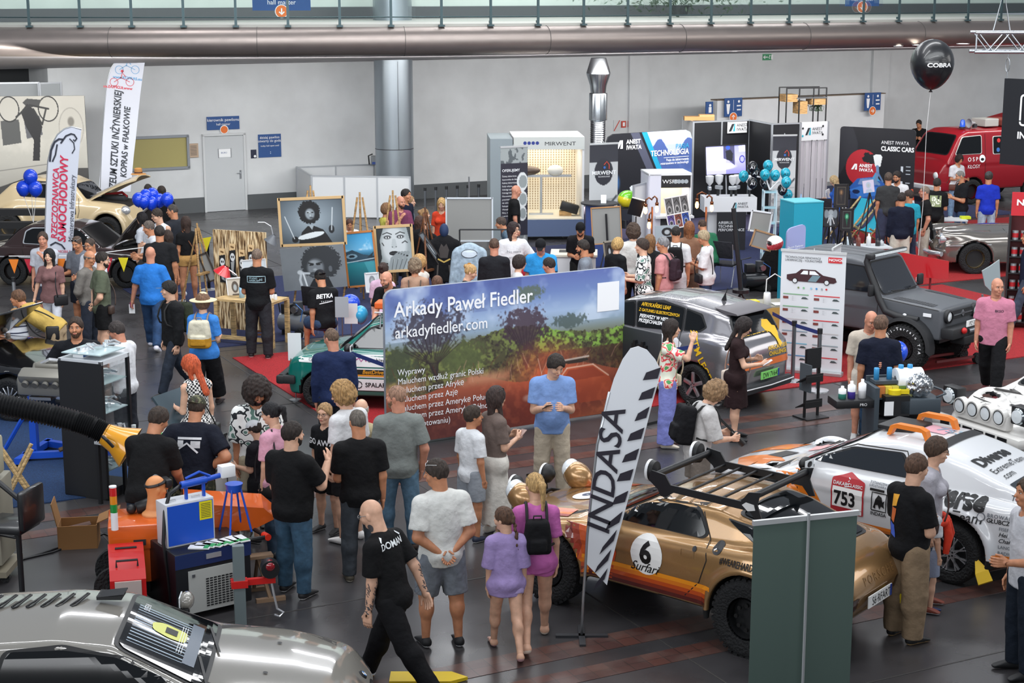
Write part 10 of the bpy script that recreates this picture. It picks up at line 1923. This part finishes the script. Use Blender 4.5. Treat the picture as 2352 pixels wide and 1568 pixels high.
q=pts[0];MB().cyl((q.x-pts[-1].x,0,-pts[-1].z),(q.x-pts[-1].x,0,q.z-pts[-1].z+.3),.05,ALU,12).b('support_post',r)
# tables by the leaning man
p=at(262,1150);r=table('black metal table strewn with machine parts',(p.x+.3,p.y-.1,0),-.5,.8,.5,.78,mat('#c9ccce',.4,metal=.4),BM);q=r.location
for k,(dx,dy,c)in En(((-.3,.1,'#6a6a66'),(-.22,-.1,'#8d8d88'),(-.1,.12,'#5a5650'),(.1,-.1,'#9a9486'),(.25,.1,'#7a7468'),(.33,-.05,'#b8b4a8'))):o=MB().bo((0,0,.05),(.12,.1,.09),mat(c,.4,metal=.6),bev=.02).cyl((0,0,.09),(0,0,.16),.03,CHR,12).b('machine_part',None,1,on(q,dx,dy,.78,-.5),ag=40);tag(o,'greasy metal part on the black parts table','metal part','metal parts on the table')
p=at(430,1150);zt=1.;r=table('black showcase table with green leaflets and raised glass lid',(p.x,p.y,0),-.45,.9,.5,.85,BM,BM);MB().bo((-.3,.3,1.05),(.03,.6,.5),mat('#3c4a52',.1,ct=.5),ry=-.7).b('lid',r)
for k in Rg(3):o=MB().bo((0,0,.005),(.22,.3,.01),WT).bo((0,-.12,.011),(.22,.07,.002),mat('#3a9a4a')).b('leaflet',None,loc=on(p,-.3+.3*k,-.05,.85,-.45),rz=-.3+.2*k);tag(o,['left','middle','right'][k]+' green and white leaflet on the showcase table','leaflet')
p=at(470,1128);r=T('white small machine with dark screen behind the blue tool','machine',(atY(462,1100,17.6).x,17.6,0),-.3);B(r,'cabinet',(0,0,.45),(.45,.4,.9),mat('#c9cbcb'),bev=.03);B(r,'screen',(0,-.05,.93),(.5,.4,.03),DKG,rx=.2)
# laser welding cabinet and what stands on it
a,b=at(408,1432),at(580,1392);ag,L=plan(a,b);zt=Hh(378,1276,a)
r=T('black welding machine cabinet with grey vented door','cabinet',(a.x,a.y,0),ag,'machine_cabinet');Dp=.85;B(r,'case',(L/2,Dp/2,zt/2+.03),(L,Dp,zt-.06),mat('#15171c',.35),bev=.015);B(r,'top_band',(L/2,-.005,zt-.08),(L,.01,.14),mat('#1b2c5a',.4));B(r,'door',(L*.53,-.012,zt*.42),(L*.74,.015,zt*.62),mat('#a9aba8'));mb=MB()
for i in Rg(9):
 for j in Rg(12):mb.bo((L*.4+i*L*.052,-.022,zt*.18+j*zt*.036),(L*.036,.006,.012),BM)
mb.b('vent_slots',r);B(r,'lock',(L*.22,-.025,zt*.66),(.03,.01,.03),SL);B(r,'name_plate',(L*.5,-.012,zt-.07),(.16,.01,.05),ALU);MB().tb([(L+.02,.1,zt-.03),(L+.25,.12,zt-.05),(L+.25,.6,zt-.05),(L+.02,.62,zt-.03)],.022,BM,8).b('push_handle',r);MB().cyl((L+.25,.1,zt-.05),(L+.25,.2,zt-.05),.035,mat('#d83018',.4),12).b('red_grip',r)
for x in(.08,L-.08):
 for y in(.1,Dp-.1):MB().cyl((x-.02,y,.04),(x+.02,y,.04),.04,RUB,12).b('castor',r)
r=T('blue and white framed control box with yellow warning label','machine',on(a,.02,.22,zt,ag),ag,'control_box');r.scale=(.86,)*3;h_=.52;B(r,'case',(.3,.14,h_/2),(.6,.28,h_),mat('#c9cbd0',.4),bev=.012);B(r,'blue_panel',(.3,-.003,h_/2),(.56,.006,h_-.05),BLU);mb=MB();fp(mb,rect(.41,.27,.57,.49),mat('#e2d41a'),-.008);[fl_(mb,[(.43,.46-.02*k),(.55,.46-.02*k)],.006,DKG,-.01)for k in Rg(9)];mb.b('warning_label',r);B(r,'clip',(.12,.1,h_+.01),(.1,.03,.02),CHR);B(r,'clip',(.42,.1,h_+.01),(.1,.03,.02),CHR)
r=T('blue pneumatic hand tool with white box lying on the control box','tool',on(a,.24,.3,zt+h_*.86,ag),ag,'blue_tool');r.scale=(.75,)*3;MB().cyl((-.02,0,.2),(.34,0,.22),.05,BLU,16).cyl((.34,0,.22),(.55,0,.24),.035,BLU,14).bo((.05,0,.1),(.03,.05,.2),BLU).bo((.3,0,.1),(.03,.05,.2),BLU).tb([(.05,0,.28),(.25,0,.34),(.4,0,.26)],.018,BLU,6).b('body',r,1,ag=40);B(r,'white_box',(.64,0,.29),(.2,.15,.16),WT,bev=.01);MB().tb([(-.02,0,.2),(-.18,0,.12),(-.28,-.05,-.1),(-.34,-.1,-.5),(-.32,-.2,-1.3)],.025,BM,10).b('cable',r,1)
r=T('blue tubular tool holder stand beside the control box','stand',on(a,.82,.35,zt,ag),ag,'tool_stand');MB().lt([(0,.5),(.09,.5),(.07,.42),(.04,.4)],BLU,16).b('cup',r,1,ag=40)
for x,y in((-.12,-.12),(.12,-.12),(-.12,.12),(.12,.12)):MB().tb([(x*.4,y*.4,.45),(x,y,0)],.011,BLU,6).b('leg',r)
for k in Rg(7):o=MB().bo((0,0,.006),(.1,.21,.012),WT).bo((0,-.07,.013),(.1,.05,.002),mat('#3a9a5a')).b('leaflet',None,loc=on(a,.3+.075*k,.08+.02*(k%2),zt,ag),rz=ag+.9-.15*k);tag(o,'green-edged white leaflet on the black welding cabinet','leaflet','leaflets on the welding cabinet')
# red chiller and orange machine
p=at(300,1452);r=T('red cooling unit with small display and carry handles','machine',(p.x,p.y,0),.25,'cooling_unit');RD=mat('#c01a1c',.3,ct=.6);hc=Hh(283,1312,p);MB().prism([(-.02,0),(-.02,hc-.08),(.06,hc),(.62,hc+.08),(.62,0)],.34,RD,axis='X').b('case',r);B(r,'display',(0,-.03,hc-.19),(.25,.02,.2),mat('#b9a9a4',.2));
for y in(.12,.5):MB().tb([(-.1,y,hc),(-.1,y,hc+.07),(.1,y,hc+.07),(.1,y,hc)],.012,BM,6).b('handle',r)
p=at(258,1398);ho=Hh(258,1215,p)+.02;r=T('orange machine cabinet on black wheeled base','machine',(p.x,p.y,0),.22,'orange_machine');B(r,'top_case',(.42,.3,ho-.13),(.85,.6,.26),OR,bev=.02);B(r,'lower_case',(.48,.3,.42),(.6,.5,.6),mat('#1a1b1e'),bev=.03);B(r,'front_panel',(.45,.03,.5),(.34,.02,.5),OR,bev=.03);B(r,'yellow_label',(.5,.015,.55),(.14,.005,.2),mat('#d8cc20'));B(r,'type_plate',(.3,-.005,ho-.18),(.12,.006,.06),DKG)
for y in(0,.6):MB().cyl((.05,y-.03,.22),(.05,y+.03,.22),.22,RUB,24).b('wheel',r,1,ag=40)
q=on(p,.75,.75,0,.22);r=T('orange machine tail housing behind the blue tool stand','machine',(q[0]+.55,q[1]-.15,0),.2,'orange_housing');MB().prism([(-.5,ho-.05),(-.5,ho+.12),(.3,ho+.02),(.42,ho-.1),(.2,ho-.2),(-.5,ho-.25)],.5,OR).b('housing',r,1,ag=30);B(r,'base',(-.2,0,(ho-.2)/2),(.5,.4,ho-.2),DKG)
q=at(264,1216,ho);r=T('red, amber and green signal tower on the orange machine','signal light',q,0,'signal_tower');MB().cyl((0,0,0),(0,0,.18),.035,WT,16).b('base',r,1,ag=40)
for k,c in En(('#1d8a3a','#e08a1a','#c81c20')):MB().cyl((0,0,.18+.085*k),(0,0,.265+.085*k),.036,mat(c,.25,ct=1),16).b('light_ring',r,1,ag=40)
MB().cyl((0,0,.435),(0,0,.45),.037,WT,16).b('cap',r,1,ag=40)
q=at(362,1180,ho);r=T('skin-coloured mannequin head wearing black welding goggles','mannequin head',q,-1.,'mannequin_head')
def mh(P):f=head_f(0,0,(0,-.02,-.13))(P/1.9)*1.9;return sn(f,seg(P,(0,-.03,-.26),(0,-.03,-.22),.13,.07),.04)
v,f_=sfn(mh,(-.16,-.18,-.31),(.16,.16,.16),.008);v=v+np.array([0,0,.28]);npm('head',[(v,f_,0)],[mat('#d9925c',.45)],r);MB().tb([(.088*cos(t),.1*sin(t)-.01,.33+.02*sin(t))for t in[k*PI/8 for k in Rg(17)]],.016,BM,6).bo((0,.11,.32),(.17,.07,.09),BM,bev=.02).cyl((-.09,.04,.34),(-.13,.04,.34),.04,CHR,14).b('goggles',r,1,ag=40)
q=on(p,.28,.4,ho,.22);o=MB().tb([(0,0,.05),(.12,.06,.08),(.26,.1,.06)],[.06,.07,.05],BM,10).ball((-.05,-.02,.05),.05,BM,12,8).b('torch_gun',None,1,q);tag(o,'black glove-like torch lying on the orange machine','tool')
# bar stool, small props
P_=atY(45,1205,15.6);r=T('black bar stool with quilted leather seat and back','stool',(P_.x,15.6,0),-.25,'bar_stool');LM=mat('#17181b',.35,ct=.3);B(r,'seat',(-.1,0,P_.z),(.46,.42,.1),LM,bev=.04);MB().bo((.14,0,P_.z+.2),(.07,.42,.4),LM,bev=.03).b('backrest',r,1,ag=40);MB().cyl((-.02,0,.02),(-.02,0,P_.z),.028,BM,14).lt([(.24,0),(.24,.02),(0,.04)],BM,28,c=(-.02,0,0)).b('pedestal',r,1,ag=40)
p=at(183,1250);r=T('open cardboard box with brown tubes on the floor','box',(p.x,p.y,0),.15,'cardboard_box');CB=mat('#8a6238',.8);w_,d_,h_=.42,.32,.27
for c,d in(((0,-d_/2,h_/2),(w_,.01,h_)),((0,d_/2,h_/2),(w_,.01,h_)),((-w_/2,0,h_/2),(.01,d_,h_)),((w_/2,0,h_/2),(.01,d_,h_)),((0,0,.01),(w_,d_,.01))):B(r,'wall',c,d,CB)
MB().bo((-w_/2-.03,0,h_+.13),(.01,d_,.26),CB,ry=-.2).b('flap',r);MB().bo((w_/2+.12,.03,h_+.06),(.26,d_,.01),CB,ry=-.4).b('flap',r);MB().cyl((-.12,-.05,.18),(.12,.06,.2),.05,mat('#4a2c20',.6),12).b('contents',r)
P_=at(45,1155);r=T('folding wooden trestle in front of the grey box machine','trestle',(P_.x,P_.y,0),.3,'wooden_trestle')
for s in(-1,1):MB().tb([(-.2*s,.1,0),(.18*s,.1,.7)],.025,PINE,6).b('leg',r);MB().tb([(-.2*s,-.15,0),(.18*s,-.15,.7)],.025,PINE,6).b('leg',r)
P_=atY(5,1190,16.6);r=T('beige test machine on castors at the left edge','machine',(P_.x-.25,16.6,0),0,'test_machine');B(r,'case',(0,0,.65),(.6,.5,.9),mat('#8d897b'),bev=.02);B(r,'tray',(0,0,.12),(.7,.6,.06),mat('#7d7666'));MB().lt([(.12,0),(.12,.05),(0,.05)],WT,20,c=(.1,-.26,1.35),axis='Y').bo((.1,-.1,1.35),(.4,.3,.4),mat('#a9a58f'),bev=.03).tb([(.3,-.2,1.1),(.55,-.25,.9),(.45,-.2,.5),(.2,-.3,.6)],.03,BM,8).b('gauge_head',r,1,ag=40)
for x in(-.3,.3):MB().cyl((x,-.2,.05),(x,-.15,.05),.05,RUB,12).b('castor',r)
for k,(dx,dy)in En(((0,0),(.05,.15))):o=MB().tb([at(0,1290+12*k,.01),at(60,1282,.01),at(120,1268-6*k,.01),at(190,1242,.01),at(240,1225,.01),at(280,1235+8*k,.01)],.012,BM,6).b('cable',None,1);tag(o,['black cable snaking from the left edge past the cardboard box','second black cable beside the first on the floor'][k],'cable')
# steel post with clamp, press frame
P_=at(553,1432);r=T('grey steel post with red clamp arm and hand winch','post',(P_.x,P_.y,0),.25,'clamp_post');zz=Hh(553,1252,P_);B(r,'post',(0,0,zz/2),(.11,.08,zz),mat('#7d8a8c',.4,metal=.3));B(r,'clamp',(0,0,zz*.52),(.16,.12,.07),mat('#c8201c',.4));B(r,'arm',(.2,0,zz*.53),(.3,.05,.06),mat('#c8201c',.4));MB().cyl((.3,-.06,zz*.68),(.3,.06,zz*.68),.09,BM,20).ball((.3,-.02,zz*.72),(.06,.06,.06),mat('#8a1420',.2,ct=1)).b('winch',r,1,ag=40);MB().tb([(.3,0,zz*.6),(.33,0,zz*.35),(.36,0,zz*.15)],.012,CHR,6).tb([(.36,0,zz*.15),(.42,0,zz*.1),(.38,0,zz*.05),(.33,0,zz*.08)],.012,CHR,6).b('hook_chain',r)
P_=at(622,1380);r=T('small rusty workshop frame on the floor behind the clamp post','frame',(P_.x,P_.y,0),.35,'workshop_frame');RU=mat('#8a7058',.6);MB().bo((0,0,.02),(.3,.05,.04),RU).bo((-.1,.35,.02),(.3,.05,.04),RU).tb([(0,0,.02),(-.1,.1,.45)],.02,RU,6).tb([(-.1,.35,.02),(-.1,.1,.45)],.02,RU,6).bo((-.1,.1,.46),(.3,.12,.03),RU).tb([(.05,0,.3),(-.25,.3,.1)],.02,BM,6).b('frame',r)
# tools on the white roof
cr=radians(4);c0=V3((-3.13,12.36,0))
for k in Rg(9):
 dx,dy=-1.25+.115*k,.22;x,y=c0.x+dx*cos(cr)-dy*sin(cr),c0.y+dx*sin(cr)+dy*cos(cr)
 o=MB().tb([(-.04,-.12,0),(-.02,-.14,0),(0,-.11,0),(.03,0,.012),(.05,.13,.006),(.035,.14,.006),(.01,0,.012),(-.04,-.12,0)],.008,BM,6).b('hand_tool',None,1,(x,y,1.285));tag(o,'black loop-shaped hand tool laid out on the white car roof','tool','black tools on the white roof')
x,y=c0.x-.1,c0.y+.25;o=MB().bo((0,0,.02),(.2,.16,.03),BM);[o.tb([(-.1,-.08+.02*k,.03),(.12,-.07+.02*k,.05)],.006,DKG,4)for k in Rg(8)];o=o.b('tool_bundle',None,loc=(x,y,1.29));tag(o,'bundle of thin black hooks on the white car roof','tool')
o=MB().prism([(-.35,-.1),(.2,-.1),(.35,0),(.2,.12),(-.35,.12)],.03,mat('#d8b81a'),axis='Z',off=.02).b('mud_flap',None,loc=at(985,1562));tag(o,'yellow flap lying at the bottom edge of the floor','flap')
# wheelchair
h=WC['h'];r=T('wheelchair with dark seat carrying the elderly man','wheelchair',WC['loc'],WC['rz'],'wheelchair');z_=WC['P0'].z-.12
B(r,'seat',(0,.05,z_),(.46,.46,.05),BM);B(r,'backrest',(0,-.24,z_+.28),(.44,.04,.45),BM)
for s in(-1,1):MB().tb([(s*.3,-.15+.3*cos(t),.31+.3*sin(t))for t in[k*PI/12 for k in Rg(25)]],.018,RUB,8).cyl((s*.26,-.15,.31),(s*.32,-.15,.31),.03,SL,12).b('wheel',r,1,ag=50);MB().tb([(s*.25,-.28,z_+.55),(s*.25,-.24,z_),(s*.25,.3,z_),(s*.25,.42,.12)],.014,SL,6).tb([(s*.25,-.28,z_+.55),(s*.25,-.4,z_+.57)],.018,BM,6).b('side_frame',r);B(r,'footrest',(s*.12,.5,.1),(.14,.16,.02),BM);MB().cyl((s*.22,.4,.07),(s*.26,.4,.07),.07,RUB,14).b('front_castor',r)
# bunting at the left
p0,p1=at(28,690),at(505,640);fl0=atY(20,588,29.4);q0,q1=fl0,atY(330,568,30.2);r=T('string of red, orange and yellow pennants before the brown sedan','bunting',q0,0,'bunting');d=q1-q0;MB().tb([(0,0,0),tuple(d*.5+V3((0,0,-.08))),tuple(d)],.008,WT,5).b('string',r)
for k in Rg(8):c=['#e07a1a','#b81c34','#d8c81e','#e07a1a','#b81c34','#e07a1a','#b81c34','#d8c81e'][k];e=d*((k+.3)/8)+V3((0,0,-.06));MB().prism([(e.x-.09,e.z),(e.x+.09,e.z),(e.x,e.z-.26)],.006,mat(c,.6)).b('pennant',r)
for x,lb in((28,'silver rope post at the left end of the pennants'),(478,'dark rope post with yellow pennant near the slab board')):p=atY(x,600,29.4 if x<100 else 33.5);sta_(lb,(p.x,29.4 if x<100 else 33.5,0),c='#b8bcc0' if x<100 else '#2a2a2c')
e=atY(470,548,33.4);o=MB().prism([(-.1,0),(.14,.04),(.02,-.3)],.006,mat('#d8c81e',.6)).b('pennant',None,loc=e);tag(o,'single yellow pennant beside the slab board','pennant')
hp=atY(318,400,39.);r=T('brown straw hat resting on the raised beige bonnet','hat',(hp.x,hp.y,hp.z),0,'straw_hat');MB().lt([(.18,0),(.17,.015),(.095,.02),(.09,.13),(.06,.15),(0,.15)],mat('#a9763c',.8),24).b('hat_body',r,1,ag=50);MB().lt([(.097,.03),(.095,.06)],mat('#4a2a1c',.7),24,cq=0).b('hat_band',r)
# recess behind the photo wall
for k,(x0,x1)in En(((-40,95),(97,145))):
 a_,b_=atY(x0,300,43.5),atY(x1,300,43.8);pa_(['white exhibition panel high behind the old photo wall','second white exhibition panel beside the first'][k],(a_.x,43.5),(b_.x,43.8),Hh(50,189,V3((0,43.6,0))),1,'#a5aaad')
for k in Rg(3):o=MB().bo((0,0,0),(2.2,.25,.14),mat('#1a1a1c',.7)).b('bench_board',None,loc=(atY(40,470,36.6).x,36.6+.3*k,.62+.25*k));tag(o,['lowest','middle','topmost'][k]+' dark bench board behind the brown sedan','board')
# upper floor greenery
r=T('leafy green plant seen through the balcony glass','plant',(5.,50.5,5.25),0,'potted_plant');MB().lt([(0,0),(.25,0),(.3,.3)],DKG,16).b('pot',r);rs=np.random.RandomState(4);V=[];F=[]
for k in Rg(900):
 c=np.array([rs.normal(0,1.),rs.normal(0,.3),.75+rs.normal(0,.32)]);u_=rs.normal(size=3);u_/=np.linalg.norm(u_);w_=np.cross(u_,rs.normal(size=3));w_/=np.linalg.norm(w_);V+=[c-u_*.09,c+w_*.035,c+u_*.09,c-w_*.035];F.append((4*k,4*k+1,4*k+2,4*k+3))
MB().add(V,F,mat('#3c4f3a',.6)).b('foliage',r)
